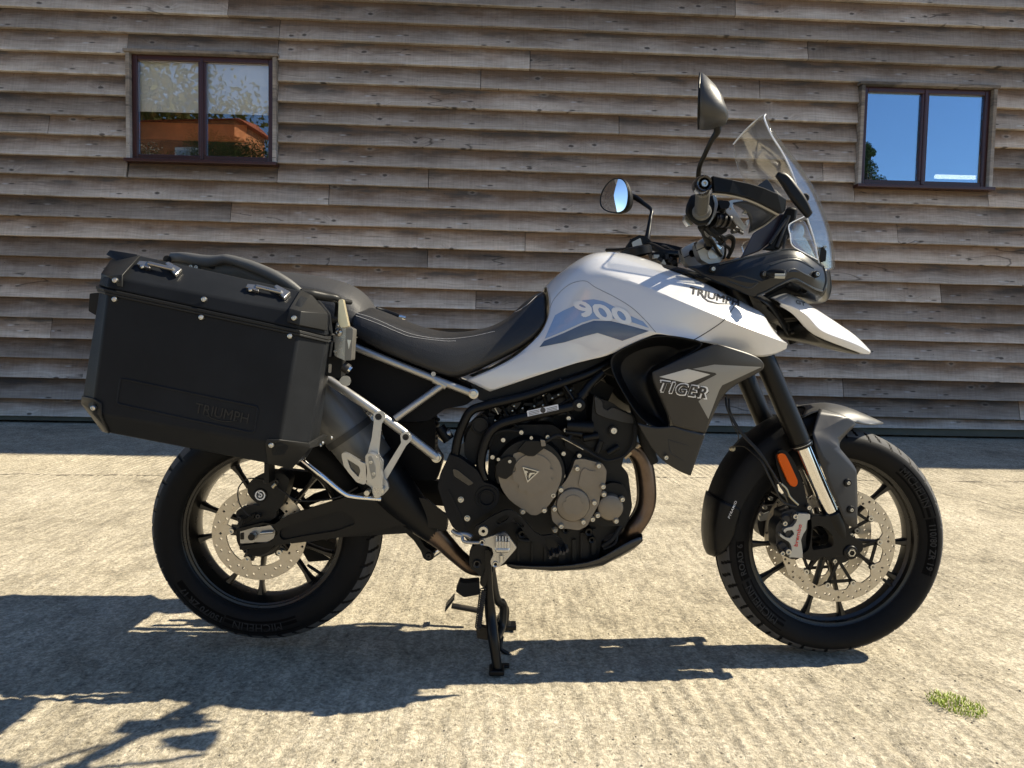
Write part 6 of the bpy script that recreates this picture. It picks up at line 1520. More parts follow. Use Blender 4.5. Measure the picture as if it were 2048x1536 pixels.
m2 = mirror(gl, Vector((-.857, -.516, -.01)), Vector((.40, 0, 1)), .142, .112, .045, .12)
tube('mirror_stem', [C('G', 262, 925, YL+.02), C('G', 330, 950, YL-.02), C('G', 385, 990, YL-.06), C('G', 438, 1035, YL-.10), C('G', 432, 1090, YL-.12), C('G', 425, 1140, YL-.13), C('G', 410, 1225, YL-.15), C('G', 395, 1290, YL-.16)], [.009, .010, .0075, .006, .006, .0075, .009, .009], PCB, m2, 14, 6)
# ---- display and its carrier
DSP = mat('display_back', (.030, .020, .026), .35, coat=.3)
dsh = hull('display', [C('S', x, y, Y) for Y in (-.085, .085) for x, y in ((905,1010),(930,975),(1055,725),(1100,690),(1330,500),(1420,500),(1300,780),(1130,925))],
   [tuple(range(8)), tuple(range(15, 7, -1))]+[(i, (i+1) % 8, (i+1) % 8+8, i+8) for i in range(8)], DSP, bike, .006)
hull('display_arm', [C('S', x, y, Y) for Y in (-.105, .105) for x, y in ((1150,910),(1240,850),(1440,430),(1490,415),(1560,440),(1545,560),(1480,760),(1330,930))],
   [tuple(range(8)), tuple(range(15, 7, -1))]+[(i, (i+1) % 8, (i+1) % 8+8, i+8) for i in range(8)], BLK, dsh, .006)
for x0, y0, x1, y1 in ((1250,840,1440,560),(1330,880,1470,520)):
    tube('arm_rib', [C('S', x0, y0, -.110), C('S', x1, y1, -.110)], .0045, mat('rib_dark', (.02,.02,.02), .4) if 'rib_dark' not in MATS else MATS['rib_dark'], dsh, 8, 0)
tube('cockpit_stay', [C('S', 1400, 900, -.12), C('S', 1440, 740, -.12)], .003, DGR, dsh, 8, 0)
# ---- windscreen
def screen_glass():
    m = bpy.data.materials.new('clear_screen'); m.use_nodes = True; t = m.node_tree; t.nodes.clear(); L = t.links.new
    tr = NN(t, 'ShaderNodeBsdfTransparent'); tr.inputs[0].default_value = (.90, .90, .89, 1)
    gl = NN(t, 'ShaderNodeBsdfGlossy'); gl.inputs['Roughness'].default_value = .045
    lw = NN(t, 'ShaderNodeLayerWeight'); lw.inputs[0].default_value = .35
    mr = NN(t, 'ShaderNodeMapRange', i1=0, i2=1, i3=.03, i4=.38); L(lw.outputs['Fresnel'], mr.inputs[0])
    mx = NN(t, 'ShaderNodeMixShader'); L(mr.outputs[0], mx.inputs[0]); L(tr.outputs[0], mx.inputs[1]); L(gl.outputs[0], mx.inputs[2])
    df = NN(t, 'ShaderNodeBsdfDiffuse'); df.inputs[0].default_value = (.7, .72, .75, 1)
    m2_ = NN(t, 'ShaderNodeMixShader'); m2_.inputs[0].default_value = .02; L(mx.outputs[0], m2_.inputs[1]); L(df.outputs[0], m2_.inputs[2])
    o = NN(t, 'ShaderNodeOutputMaterial'); L(m2_.outputs[0], o.inputs[0]); return m
SCR = screen_glass()
rowsS = [[(1187,393,0),(1150,420,-.050),(1085,490,-.095),(1026,580,-.128)],
         [(1262,545,0),(1225,560,-.060),(1130,610,-.112),(1042,690,-.140)],
         [(1375,668,0),(1335,690,-.068),(1220,740,-.122),(1100,812,-.148)],
         [(1490,795,0),(1450,815,-.070),(1350,860,-.122),(1262,930,-.148)],
         [(1600,960,0),(1570,975,-.068),(1500,1005,-.118),(1420,1040,-.142)],
         [(1685,1180,0),(1660,1190,-.062),(1600,1205,-.105),(1530,1225,-.130)],
         [(1712,1330,0),(1695,1335,-.055),(1650,1345,-.095),(1600,1365,-.120)],
         [(1722,1460,0),(1708,1462,-.050),(1680,1465,-.085),(1655,1475,-.105)]]
vs = []
for r_ in rowsS: vs += [C('G', *t) for t in r_]
nr = len(rowsS); full = []
SB = [(.022, .034, .118), (.040, .024, .135), (.058, .026, .143), (.078, .034, .145), (.092, .040, .132), (.094, .036, .125), (.088, .030, .115), (.076, .020, .100)]
for i in range(nr):
    c_ = vs[i*4]; dx, dz, ye = SB[i]
    row = [c_]+[Vector((c_.x-dx*f_, -ye*g_, c_.z-dz*f_)) for f_, g_ in ((.10, .42), (.42, .78), (1, 1))]
    full += [Vector((v.x, v.y, v.z)) for v in reversed(row)]+[Vector((v.x, -v.y, v.z)) for v in row[1:]]
fcs = [(i*7+j, i*7+j+1, (i+1)*7+j+1, (i+1)*7+j) for i in range(nr-1) for j in range(6)]
ws = MB().add(full, fcs).obj('windscreen', SCR, bike, 0); ws.data.polygons.foreach_set('use_smooth', [True]*len(ws.data.polygons)); sub(ws, 3); solid(ws, .0035, 0)
EDG = mat('screen_edge', (.80, .82, .84), .15, coat=.5)
ring_ = [full[i*7] for i in range(nr)]
tube('screen_edge', [full[6], full[5], full[4], full[3], full[2], full[1]]+ring_, .0021, EDG, ws, 8, 6)
# screen adjuster arm and pads
arm2 = skin('screen_arm', [(1322,795,-.150),(1335,772,-.150),(1365,770,-.150),(1415,800,-.150),(1475,880,-.150),(1535,960,-.148),(1572,1060,-.144),(1545,1095,-.144),(1500,1045,-.147),(1430,965,-.150),(1380,880,-.152)],
  [(0,1,2,10),(2,3,10),(3,4,9,10),(4,5,8,9),(5,6,7,8)], [], BLK, bike, 'G', 2, .95, 0); solid(arm2, .012, 1)
tube('arm_highlight_edge', [C('G', 1345, 776, -.156), C('G', 1410, 800, -.156), C('G', 1500, 920, -.156)], .003, PCB, arm2, 8, 4)
p = C('G', 1530, 950, -.14); MB().disc(.011, -.15, -.13, (p.x, 0, p.z), n=20, ch=.003).obj('pad', RUBB, arm2)
spl('screen_pad', 'G', (1640,1310, 1665,1295, 1690,1330, 1685,1400, 1655,1410, 1640,1360), -.112, .012, RUBB, arm2, .003, .003)
p = C('G', 1675, 1300, -.115); MB().hexbolt((p.x, 0, p.z), .004, -.118, h=.003).obj('bolt', BLT, arm2)
for sy in (-1, 1):
    dfl = skin('wind_deflector', [(1462,655,-.168),(1480,610,-.166),(1640,530,-.160),(1700,720,-.152),(1800,990,-.140),(1790,1020,-.140),(1640,940,-.155),(1505,855,-.168),(1480,740,-.170)],
      [(0,1,2,8),(2,3,8),(3,4,6,7),(4,5,6),(3,7,8)], [], SCR, ws, 'S', 2, 1.0, .003)
    if sy > 0:
        for v in dfl.data.vertices: v.co.y = -v.co.y
    else:
        tube('deflector_edge', [C('S', x, y, Y) for x, y, Y in ((1790,1020,-.142),(1640,942,-.157),(1505,857,-.170),(1480,740,-.172),(1463,655,-.170),(1485,608,-.168),(1640,530,-.162))], .0013, EDG, dfl, 8, 5)
# ---- cockpit side panels and headlight unit
GLP = mat('cockpit_black', (.008, .0095, .012), .34, coat=.1, coatr=.3, spec=.35, rvar=.04, vscale=14)
for sy in (-1, 1):
    tb = [(170,458,-.120),(480,425,-.135),(700,372,-.140),(1000,312,-.140),(1080,282,-.138),(1235,280,-.132),(1350,340,-.122),(1495,445,-.100),(1520,520,-.098),(1530,600,-.100),(1500,705,-.105),(1420,690,-.125),(1300,620,-.150),(1200,578,-.165),(1060,640,-.172),(850,745,-.178),(800,745,-.178),(700,715,-.172),(430,600,-.150),(300,530,-.135),
          (560,560,-.165),(760,470,-.178),(960,430,-.182),(1150,380,-.172),(1260,380,-.160),(1400,470,-.135),(800,640,-.186),(1000,560,-.186),(1160,500,-.182),(1260,500,-.170),(1400,580,-.140)]
    fcs = [(0,1,20,19),(19,20,18),(1,2,21,20),(2,3,22,21),(3,4,23,22),(4,5,24,23),(5,6,25,24),(6,7,8,25),(20,26,17,18),(20,21,26),(21,22,27,26),(22,23,28,27),(23,24,29,28),(24,25,30,29),(25,8,9,30),(9,10,11,30),(30,11,12,29),(29,12,13,28),(28,13,14,27),(27,14,15,26),(15,16,17,26)]
    cp = skin('cockpit_panel', tb, fcs, [(20,21,.8),(21,22,.85),(22,23,.95),(23,24,.95),(24,25,.9),(26,27,.9),(27,28,.95),(28,29,.95),(29,30,.95),(19,20,.9),(20,26,.9),(25,30,.8),(8,25,.7),(9,30,.7)], GLP, bike, 'J', 2, 1.0, .004)
    if sy > 0:
        for v in cp.data.vertices: v.co.y = -v.co.y
        cp = near_panel
    else:
        near_panel = cp
        for x, y, Y in ((412, 480, -.150), (912, 530, -.186), (1424, 530, -.142)):
            p = C('J', x, y, Y); MB().hexbolt((p.x, 0, p.z), .0052, Y-.006, h=.005).obj('bolt', BLT, cp)
            MB().lathe([(.0055, Y-.006), (.0085, Y-.005), (.0095, Y+.004)], (p.x, 0, p.z), n=20).obj('bolt_seat', BLK, cp)
        # indicator pod
        pod = []
        a, b = C('J', 940, 520, -.200), C('J', 1135, 530, -.225); d = b-a
        mb = MB(); mb.tube([a-Vector((.0, 0, 0)), a+d*.15, a+d*.4, a+d*.7, a+d*.92, b], [.006, .010, .0125, .0125, .0105, .004], 20)
        ip = mb.obj('indicator', BLK, cp); tube('indicator_lens', [C('J', 1020, 545, -.226), C('J', 1120, 548, -.232)], [.006, .0065], mat('lens_smoke', (.30, .30, .26), .15, coat=.6), ip, 12, 0)
tr_c = surface(*[o_ for o_ in bike.children if o_.name.startswith('cockpit_panel')])
LIP = mat('panel_lip_highlight', (.030, .032, .034), .35, spec=.4)  # paler copy of the panel black paints edge highlights onto the ridges
for pts, r_ in (([(480,432),(700,380),(1000,322),(1090,292),(1228,292),(1340,350),(1480,448)], .0024), ([(850,738),(960,690),(1062,632),(1200,572),(1300,612),(1400,664),(1485,692)], .0026), ([(600,565),(690,545),(780,568),(890,600)], .0020),
                ([(560,592),(660,628),(775,662),(860,612)], .0020), ([(980,440),(1120,395),(1240,390),(1330,430),(1400,470)], .0018), ([(1140,508),(1170,485),(1230,483),(1300,520),(1405,570)], .0026), ([(1492,450),(1515,520),(1522,600),(1496,690)], .0022)):
    gap('panel_ridge', pts, 'J', tr_c, cp, r_, mat_=LIP)
nc = [[(1500,455,-.095),(1545,475,-.060),(1572,500,0)], [(1525,600,-.098),(1570,620,-.062),(1592,640,0)], [(1500,706,-.104),(1555,740,-.066),(1580,760,0)], [(1450,775,-.080),(1490,812,-.050),(1515,828,0)], [(1300,740,-.065),(1340,765,-.04),(1350,775,0)], [(1150,650,-.080),(1160,680,-.05),(1160,700,0)]]
vs = []
for r_ in nc:
    row = [C('J', *t) for t in r_]; vs += [Vector((v.x, v.y, v.z)) for v in row]+[Vector((v.x, -v.y, v.z)) for v in reversed(row[:-1])]
fcs = [(i*5+j, i*5+j+1, (i+1)*5+j+1, (i+1)*5+j) for i in range(len(nc)-1) for j in range(4)]
nac = MB().add(vs, fcs).obj('headlight', BLK, bike, 0); nac.data.polygons.foreach_set('use_smooth', [True]*len(nac.data.polygons)); sub(nac, 2); solid(nac, .004, 0)
nac.data.materials[0] = mat('headlight_shell', (.010, .0125, .013), .28, coat=.3, coatr=.2)
lens = [C('J', 1548, 520, -.06), C('J', 1566, 640, -.062), C('J', 1552, 735, -.060)]
lv_ = [Vector((v.x+.004, v.y*s_, v.z)) for s_ in (1, -1) for v in lens]
mesh_obj('headlight_lens', lv_, [(0, 1, 4, 3), (1, 2, 5, 4)], mat('lens_clear', (.5, .55, .6), .08, coat=1.0), nac, True)
# side body of the nose: fills between panel and headlight
skin('nose_side', [(1200,578,-.140),(1300,620,-.130),(1420,690,-.110),(1500,706,-.104),(1440,790,-.075),(1300,745,-.065),(1180,680,-.07),(1120,640,-.10)], [(0,1,6,7),(1,2,5,6),(2,3,4,5)], [], GLP, nac, 'J', 1, .95, .003)
hull('nose_core', [C('J', x, y, Y) for Y in (-.07, .07) for x, y in ((860,760),(1150,600),(1480,500),(1520,700),(1440,780),(1200,740),(1150,880),(1020,860),(900,830))], [tuple(range(9)), tuple(range(17, 8, -1))]+[(i, (i+1) % 9, (i+1) % 9+9, i+9) for i in range(9)], BLK, nac, .01)
p = C('J', 1290, 690, -.09); MB().lathe([(.004, -.100), (.008, -.102), (.010, -.098), (.010, -.08)], (p.x, 0, p.z), n=20).obj('adjuster', BLK, nac)
# ---- beak
bk = skin('beak', [(1018,768,-.098),(1142,708,-.092),(1205,718,-.088),(1400,828,-.074),(1600,958,-.064),(1740,1055,-.052),(1850,1145,-.038),(1958,1278,-.012),
  (1080,812,-.122),(1200,848,-.128),(1330,915,-.125),(1425,1050,-.116),(1500,1100,-.106),(1700,1170,-.082),(1850,1225,-.052),(1950,1292,-.018),
  (1070,835,-.115),(1190,900,-.116),(1275,1000,-.108),(1350,1085,-.102),(1460,1150,-.094),(1700,1240,-.072),(1890,1312,-.030),(1940,1305,-.014)],
  [(0,1,9,8),(1,2,9),(2,3,10,9),(3,4,11,10),(4,5,12,11),(5,13,12),(5,6,14,13),(6,7,15,14),(8,9,17,16),(9,10,18,17),(10,11,19,18),(11,12,20,19),(12,13,21,20),(13,14,22,21),(14,15,23,22)],
  [(8,9,.8),(9,10,.9),(10,11,.9),(11,12,.9),(12,13,.95),(13,14,.95),(14,15,.95),(2,3,.3)], WHT, bike, 'J', 3, .95, .003, bridge=[0,1,2,3,4,5,6,7])
tr_b = surface(bk)
decal_text('lettering', 'GT', (1228, 795), (1320, 822), 38, 'J', tr_b, mat('print_grey', (.05,.05,.055), .4), bk, 0, fat=1.6, lift=.0016, up=(-.15, -.98), shear=.0)
skin('beak_tray', [(1130,1150,-.030),(1200,1165,-.05),(1500,1220,-.06),(1880,1314,-.025),(1460,1152,-.078),(1350,1090,-.080),(1275,1010,-.078),(1190,1000,-.05),(1120,1080,-.03)],
  [(0,1,7,8),(1,2,6,7),(2,4,5,6),(2,3,4)], [], BLK, bk, 'J', 1, .95, .003, bridge=[8,0,1,2,3])
for x0, y0, x1, y1 in ((1050,965,1230,955),(1060,990,1240,975),(1180,1100,1210,1095),(1250,1050,1300,1060)):
    tube('beak_bracket', [C('J', x0, y0, -.05), C('J', x1, y1, -.055)], .004, DGR, bk, 8, 0)
hull('beak_mount', [C('J', x, y, Y) for Y in (-.045, .045) for x, y in ((930,850),(1080,830),(1200,900),(1280,1010),(1350,1100),(1240,1130),(1120,1060),(1040,960),(1000,920))], [tuple(range(9)), tuple(range(17, 8, -1))]+[(i, (i+1) % 9, (i+1) % 9+9, i+9) for i in range(9)], BLK, bk, .005)
tube('horn_mount', [C('J', 1180, 1150, .05), C('J', 1200, 1200, .05)], .012, PCB, bk, 12, 0)
# ================================================================== side boxes
BOX = mat('box_black_coat', (.0155, .0168, .0190), .40, bump=.22, bscale=1600, rvar=.05, vscale=9, var=.15, spec=.07)
BXG = mat('box_corner_black', (.020, .020, .0195), .38, spec=.14, bump=.1, bscale=900, rvar=.05, vscale=14)
STL = mat('latch_steel', (.34, .33, .31), .30, metal=.9, rvar=.08, vscale=40)
KEY = mat('pale_steel', (.80, .70, .46), .35, metal=.7, rvar=.05, vscale=30)
def make_box(parent):
    YO, YI = -.462, -.225
    # plan of the walls as seen from the side, traced on the outer face; corner columns step inwards
    def col(px_t, py_t, px_b, py_b, Y): return C('A', px_t, py_t, Y), C('A', px_b, py_b, Y)
    cols = [col(196,322,78,1130,-.235), col(168,345,48,1108,-.425), col(222,362,118,1185,YO), col(1528,645,1392,1398,YO), col(1718,690,1600,1385,-.395), col(1768,672,1668,1350,-.235)]
    cols = [(t, b) for t, b in cols]
    low = []                                             # lower chamfer ring
    for (px, py, Y) in ((170,1290,-.235),(185,1300,-.395),(240,1318,-.425),(1312,1522,-.425),(1478,1560,-.375),(1580,1490,-.235)): low.append(C('A', px, py, Y))
    top_ = [t for t, b in cols]; bot = [b for t, b in cols]; n = len(cols)
    vs = top_+bot+low; fs = []
    for i in range(n-1): fs += [(i, i+1, n+i+1, n+i), (n+i, n+i+1, 2*n+i+1, 2*n+i)]
    fs += [(0, n, 2*n, 3*n-1, 2*n-1, n-1), tuple(range(n-1, -1, -1)), tuple(range(2*n, 3*n))]
    body = hull('side_box', vs, fs, BOX, parent, .005, smooth=30)
    # seam bands
    tv = [t for t, b in cols]; up = (C('A', 222, 330, YO)-C('A', 228, 362, YO))
    def band(d0, d1, out, nm, m_):
        ring = []
        c = sum(tv, Vector())/n; vs = []
        for d_, o_ in ((d0, 0), (d0, out), (d1, out), (d1, 0)):
            for t in tv:
                v = t+up*d_; w_ = Vector((t.x-c.x, t.y-c.y, 0)); w_.x = math.copysign(min(abs(w_.x), 1), w_.x)
                v = v+Vector((math.copysign(o_, w_.x) if abs(w_.x) > .1 else 0, math.copysign(o_, w_.y) if abs(w_.y) > .05 else 0, 0)); vs.append(v)
        fs = []
        for k in range(3):
            for i in range(n): fs.append((k*n+i, k*n+(i+1) % n, (k+1)*n+(i+1) % n, (k+1)*n+i))
        fs += [tuple(range(n)), tuple(range(3*n, 4*n))]
        o = MB().add(vs, fs).obj(nm, m_, body, 30); bev(o, .0012, 2); return o
    band(-.35, .18, .0035, 'lower_seam', BXG); band(.26, .95, .0045, 'upper_seam', BXG)
    # lid
    lt = [t+up*1.0 for t in tv]
    l1 = [C('A', *q) for q in ((190,222,-.235),(182,235,-.418),(238,248,-.455),(1540,492,-.455),(1718,508,-.390),(1745,500,-.235))]
    l2 = [C('A', *q) for q in ((262,150,-.25),(330,120,-.350),(452,108,-.385),(1536,345,-.385),(1610,425,-.365),(1640,420,-.25))]
    l2 = [C('A', *q) for q in ((250,140,-.25),(262,120,-.352),(430,100,-.392),(1536,345,-.392),(1616,384,-.352),(1650,382,-.25))]
    vs = lt+l1+l2; fs = []
    for i in range(n-1): fs += [(i, i+1, n+i+1, n+i), (n+i, n+i+1, 2*n+i+1, 2*n+i)]
    fs += [(0, n, 2*n, 3*n-1, 2*n-1, n-1), tuple(range(n)), tuple(range(3*n-1, 2*n-1, -1))]
    lid = hull('lid', vs, fs, BOX, body, .005, smooth=30)
    # corner castings
    def shell(nm, pts, faces, m_=BXG, th=.0035, par=body):
        o = hull(nm, [C('A', *p) for p in pts], faces, m_, par, 0, smooth=30); solid(o, th, 0); bev(o, .0012, 2); return o
    e = .0035
    shell('lid_corner', [(186,292,-.426),(322,320,-.467),(325,240,-.463),(240,246,-.460),(182,232,-.423),(445,106,-.396),(262,116,-.356)], [(0,1,2,3,4),(3,2,5,6),(4,3,6)])
    shell('lid_lip', [(215,100,-.36),(240,70,-.365),(430,100,-.394),(425,118,-.398),(292,150,-.39)], [(0,1,2,3,4)], BOX)
    shell('lid_corner', [(1448,558,-.467),(1532,582,-.467),(1720,620,-.398),(1722,505,-.393),(1542,490,-.460),(1462,470,-.460),(1538,342,-.397),(1620,382,-.356)], [(0,1,4,5),(1,2,3,4),(5,4,7,6),(4,3,7)])
    shell('bottom_corner', [(50,1062,-.430),(128,1082,-.466),(180,1112,-.466),(182,1200,-.466),(236,1320,-.430),(190,1306,-.399),(44,1112,-.430)], [(0,1,2,3,6),(3,4,5,6)])
    shell('bottom_corner', [(1310,1362,-.466),(1396,1362,-.466),(1592,1385,-.402),(1600,1420,-.401),(1480,1562,-.379),(1314,1524,-.429),(1300,1395,-.466)], [(0,1,6),(1,2,3,6),(3,4,5,6)])
    shell('bottom_corner', [(1592,1385,-.402),(1700,1325,-.30),(1720,1335,-.26),(1690,1395,-.26),(1600,1425,-.401)], [(0,1,2,3,4)])
    # rivets
    for x, y in ((273, 275), (270, 405), (880, 405), (862, 528), (1495, 533), (1467, 656), (125, 1147), (1339, 1402)):
        Y = -.469 if y in (275, 533, 1147, 1402) else (-.4665 if y in (528, 656, 405) and x != 880 else -.4655)
        if x == 880: Y = -.463
        q = C('A', x, y, Y); MB().lathe([(.0001, Y-.0012), (.0030, Y-.0012), (.0034, Y-.0030), (.0048, Y-.0022), (.0056, Y), (.0056, Y+.004)], (q.x, 0, q.z), n=20).obj('rivet', BLT, body)
    for x, y in ((1760, 580), (1652, 912), (1655, 1385), (1640, 1400), (1715, 1350)):
        q = C('A', x, y, -.33); MB().lathe([(.0001, -.004), (.003, -.003), (.0045, 0)], q+Vector((.012, 0, 0)), Vector((-1, 0, 0)), 12).obj('rivet', BLT, body)
    # embossed panel and name on the face
    ym = YO-.0012
    emb = rnd(xz(CL('A', ym, 285,1105, 310,950, 345,950, 1240,1138, 1248,1160, 1222,1308, 1190,1312, 300,1120)), .006)
    cen = Vector((sum(p.x for p in emb)/len(emb), sum(p.y for p in emb)/len(emb)))
    mb = MB(); pts3 = [Vector((p.x, YO+.0004, p.y)) for p in emb]; mb.tube(pts3+[pts3[0]], .0028, 8, False); mb.obj('embossed_line', BOX, body)
    EMB = mat('embossed_coat', (.011, .0118, .0130), .32, spec=.32) if 'embossed_coat' not in MATS else MATS['embossed_coat']
    p0, p1 = C('A', 822, 1145, YO-.0004), C('A', 1185, 1222, YO-.0004)
    d = p1-p0; L_ = d.length; d.normalize(); upv_ = Vector((-d.z, 0, d.x)); vs_, fs_ = text_mesh('TRIUMPH', 1.0, 0, 0, 1.0)
    x0 = min(v.x for v in vs_); x1 = max(v.x for v in vs_); y0 = min(v.y for v in vs_); y1 = max(v.y for v in vs_); hh_ = (C('A', 822, 1120, YO)-C('A', 830, 1200, YO)).length*.86
    o = mesh_obj('lettering', [p0+d*((v.x-x0)/(x1-x0)*L_)+upv_*(((v.y-y0)/(y1-y0)-.5)*hh_) for v in vs_], fs_, EMB, body); solid(o, .0022, 0)
    sw_ = [C('A', x, y, YO-.0004) for x, y in ((900,1195),(960,1225),(1040,1238),(1110,1232))]
    MB().tube(spline(sw_, 6), .0014, 6).obj('lettering_swoosh', EMB, body)
    # tie-down lugs on the lid bevel
    def bevp(x, y, lift=0): # point on the sloping lid facet
        t = (C('A', x, 0, YO).x)
        # facet from crease (py_c, -.455) to upper edge (py_t, -.392)
        f = (x-238)/(1540-238); yc = 248+f*(492-248); yt = 100+(x-430)/(1536-430)*(345-100)
        s_ = (yc-y)/(yc-yt); Y = -.455+s_*(.063)
        v = C('A', x, y, Y-lift); return v
    for bx_, by_ in ((0, 0), (738, 158)):
        lug = None
        for (q0, q1, q2, q3) in (((428,185),(440,160),(500,165),(520,215)), ((620,180),(640,165),(735,215),(690,262))):
            a_, b_, c__, d__ = [bevp(x+bx_, y+by_) for x, y in (q0, q1, q2, q3)]
            mb = MB(); nrm = (b_-a_).cross(c__-a_).normalized(); nrm = nrm if nrm.y < 0 else -nrm
            mb.add([a_, b_, c__, d__, a_+nrm*.010, b_+nrm*.008, c__+nrm*.008, d__+nrm*.010], [(0,1,2,3),(4,7,6,5),(0,4,5,1),(1,5,6,2),(2,6,7,3),(3,7,4,0)])
            o = mb.obj('tie_lug', STL, lid, 30); bev(o, .0018, 2); lug = o
        a_, b_ = bevp(505+bx_, 160+by_, .016), bevp(668+bx_, 200+by_, .016)
        tube('tie_bar', [bevp(500+bx_, 200+by_, .004), bevp(508+bx_, 152+by_, .012), a_, b_, bevp(680+bx_, 215+by_, .006)], .0050, STL, lid, 12, 0)
        for x, y in ((458, 182), (685, 218)):
            q = bevp(x+bx_, y+by_, .009); MB().lathe([(.0001, .0035), (.0035, .003), (.005, 0)], q, Vector((0, -.75, .66)), 14).obj('rivet', BLT, lid)
    # latch and lock at the front end of the box
    LY = -.30
    def lp(nm, pts, Y, t, m_, rr=.003): return plate(nm, [rnd(xz(CL('A', Y, *pts)), rr)], Y, t, m_, body, .0015, 2)
    lp('latch_tongue', (1800,408, 1828,402, 1868,590, 1815,600, 1795,560), -.335, .02, KEY)
    lp('latch_plate', (1785,560, 1860,585, 1900,605, 1896,640, 1885,820, 1840,822, 1770,790, 1775,620), LY-.02, .035, STL)
    lp('latch_cover', (1850,600, 1898,605, 1885,822, 1840,820), LY-.028, .045, mat('latch_cover_grey', (.19, .18, .16), .4, metal=.6) if 'latch_cover_grey' not in MATS else MATS['latch_cover_grey'])
    q = C('A', 1812, 632, LY); MB().lathe([(.002, LY-.028), (.004, LY-.030), (.0085, LY-.026), (.0095, LY-.02)], (q.x, 0, q.z), n=20).obj('latch_pivot', STL, body)
    q = C('A', 1788, 760, LY); MB().hexbolt((q.x, 0, q.z), .003, LY-.022, h=.002).obj('bolt', BLT, body)
    lp('latch_emblem', (1858,680, 1884,684, 1868,745), LY-.030, .002, BLT, .0005)
    tube('lock_barrel', [C('A', 1830, 860, LY-.01), C('A', 1868, 885, LY-.01)], .0125, DGR, body, 24, 0); tube('lock_ring', [C('A', 1850, 868, LY-.01), C('A', 1882, 892, LY-.01)], .0095, CHR, body, 20, 0)
    q = C('A', 1842, 965, LY); lp('lock_flap', (1800,960, 1830,925, 1870,930, 1885,970, 1860,1000, 1820,990), LY-.01, .008, STL, .006)
    lp('latch_bracket', (1715,800, 1820,790, 1815,945, 1710,925), LY, .05, BXG); lp('latch_window', (1732,845, 1752,848, 1748,908, 1728,905), LY-.002, .002, mat('sticker_tan', (.5,.45,.36), .5) if 'sticker_tan' not in MATS else MATS['sticker_tan'])
    # carrying handle over the front end
    tube('carry_handle', [C('A', 1540, 352, -.36), C('A', 1610, 368, -.345), C('A', 1700, 385, -.325), C('A', 1780, 400, -.31), C('A', 1800, 430, -.30), C('A', 1790, 520, -.29)], [.007, .012, .011, .010, .009, .007], BXG, body, 14, 5)
    tube('hinge_pin', [C('A', 1810, 415, -.30), C('A', 1882, 425, -.27)], .006, BXG, body, 12, 0)
    tube('seal_wire', [C('A', 205, 312, -.40), C('A', 170, 318, -.40), C('A', 160, 340, -.40), C('A', 180, 352, -.40)], .0014, BLT, body, 6, 4)
    lp('rear_bracket', (100,365, 165,358, 150,510, 138,512, 92,485), -.30, .03, BXG)
    return body
box = make_box(bike)
box['label'] = 'black side box on the near side with tie down lugs on its lid'
box2 = mirror_y(box); box2.parent = bike; 
def widen(o_):
    for v in o_.data.vertices:
        if .2 < v.co.y < .24: v.co.y = .15
widen(box2); box2['label'] = 'black side box on the far side'
for ch in list(box.children):
    m2_ = mirror_y(ch); m2_.parent = box2
    if ch.name.split('.')[0] in ('lid', 'lower_seam', 'upper_seam'): widen(m2_)
    for g_ in list(ch.children):
        m3_ = mirror_y(g_); m3_.parent = m2_
# carrier frame behind the box
tube('box_carrier', [C('A', 1780, 900, -.225), C('A', 1500, 800, -.225), C('A', 900, 640, -.225), C('A', 300, 520, -.225)], .008, PCB, bike, 10)
tube('box_carrier', [C('A', 1700, 1000, -.225), C('A', 1200, 1150, -.225), C('A', 700, 1000, -.225)], .008, PCB, bike, 10)
MB().box(C('B', 905, 290, -.16), (.012, .05, .05)).obj('hanger_stay', BLK, bike)
# ================================================================== grass, cracks and what stands behind the viewpoint
GRS = mat('grass_blades', (.36, .44, .06), .55, var=.3, vscale=30)
GRS.node_tree.nodes['Principled BSDF'].inputs['Subsurface Weight'].default_value = .0
random.seed(5)
gc_ = G(1912, 1408); gw = (G(1958, 1408)-G(1866, 1408)).x/2; gd = (G(1912, 1382)-G(1912, 1432)).y/2
vs = []; fs = []
for i in range(420):
    a = random.uniform(0, 2*PI); r = math.sqrt(random.random())
    bx0 = gw*r*math.cos(a); by0 = gd*r*math.sin(a)-bx0*.25
    L_ = random.uniform(.008, .019)*(1.15-.5*r); h = random.uniform(0, 2*PI); lean = random.uniform(.15, .9)
    w_ = random.uniform(.0010, .0021); dx, dy = math.cos(h), math.sin(h); n0 = len(vs)
    for t in (0, .5, 1):
        q = Vector((bx0+dx*lean*L_*t*t, by0+dy*lean*L_*t*t, L_*t*(1-.25*lean*t)-.002)); s_ = w_*(1-t*.85)
        vs += [q+Vector((-dy, dx, 0))*s_, q-Vector((-dy, dx, 0))*s_]
    fs += [(n0, n0+1, n0+3, n0+2), (n0+2, n0+3, n0+5, n0+4)]
o = mesh_obj('grass_tuft', vs, fs, GRS); o.location = (gc_.x, gc_.y, 0)
tag(o, 'small tuft of bright green grass growing out of the concrete', 'grass')
CRK = mat('crack_dark', (.09, .075, .055), .95, var=.3, vscale=40)
def crack(pts, w_, seed):
    random.seed(seed); q = spline([G(x, y) for x, y in pts], 14); vs = []; fs = []
    for i, p in enumerate(q):
        t = (q[min(i+1, len(q)-1)]-q[max(i-1, 0)]).normalized(); n_ = Vector((-t.y, t.x, 0)); j = random.uniform(-1, 1)*w_*1.2; ww = w_*random.uniform(.15, 1)
        z = float(ground_z(p.x, p.y))-.0002
        vs += [p+n_*(j+ww)+Vector((0, 0, z+.0009)), p+n_*(j-ww)+Vector((0, 0, z+.0009))]
    for i in range(len(q)-1): fs.append((2*i, 2*i+1, 2*i+3, 2*i+2))
    o = mesh_obj('crack', vs, fs, CRK); tag(o, kind='structure')
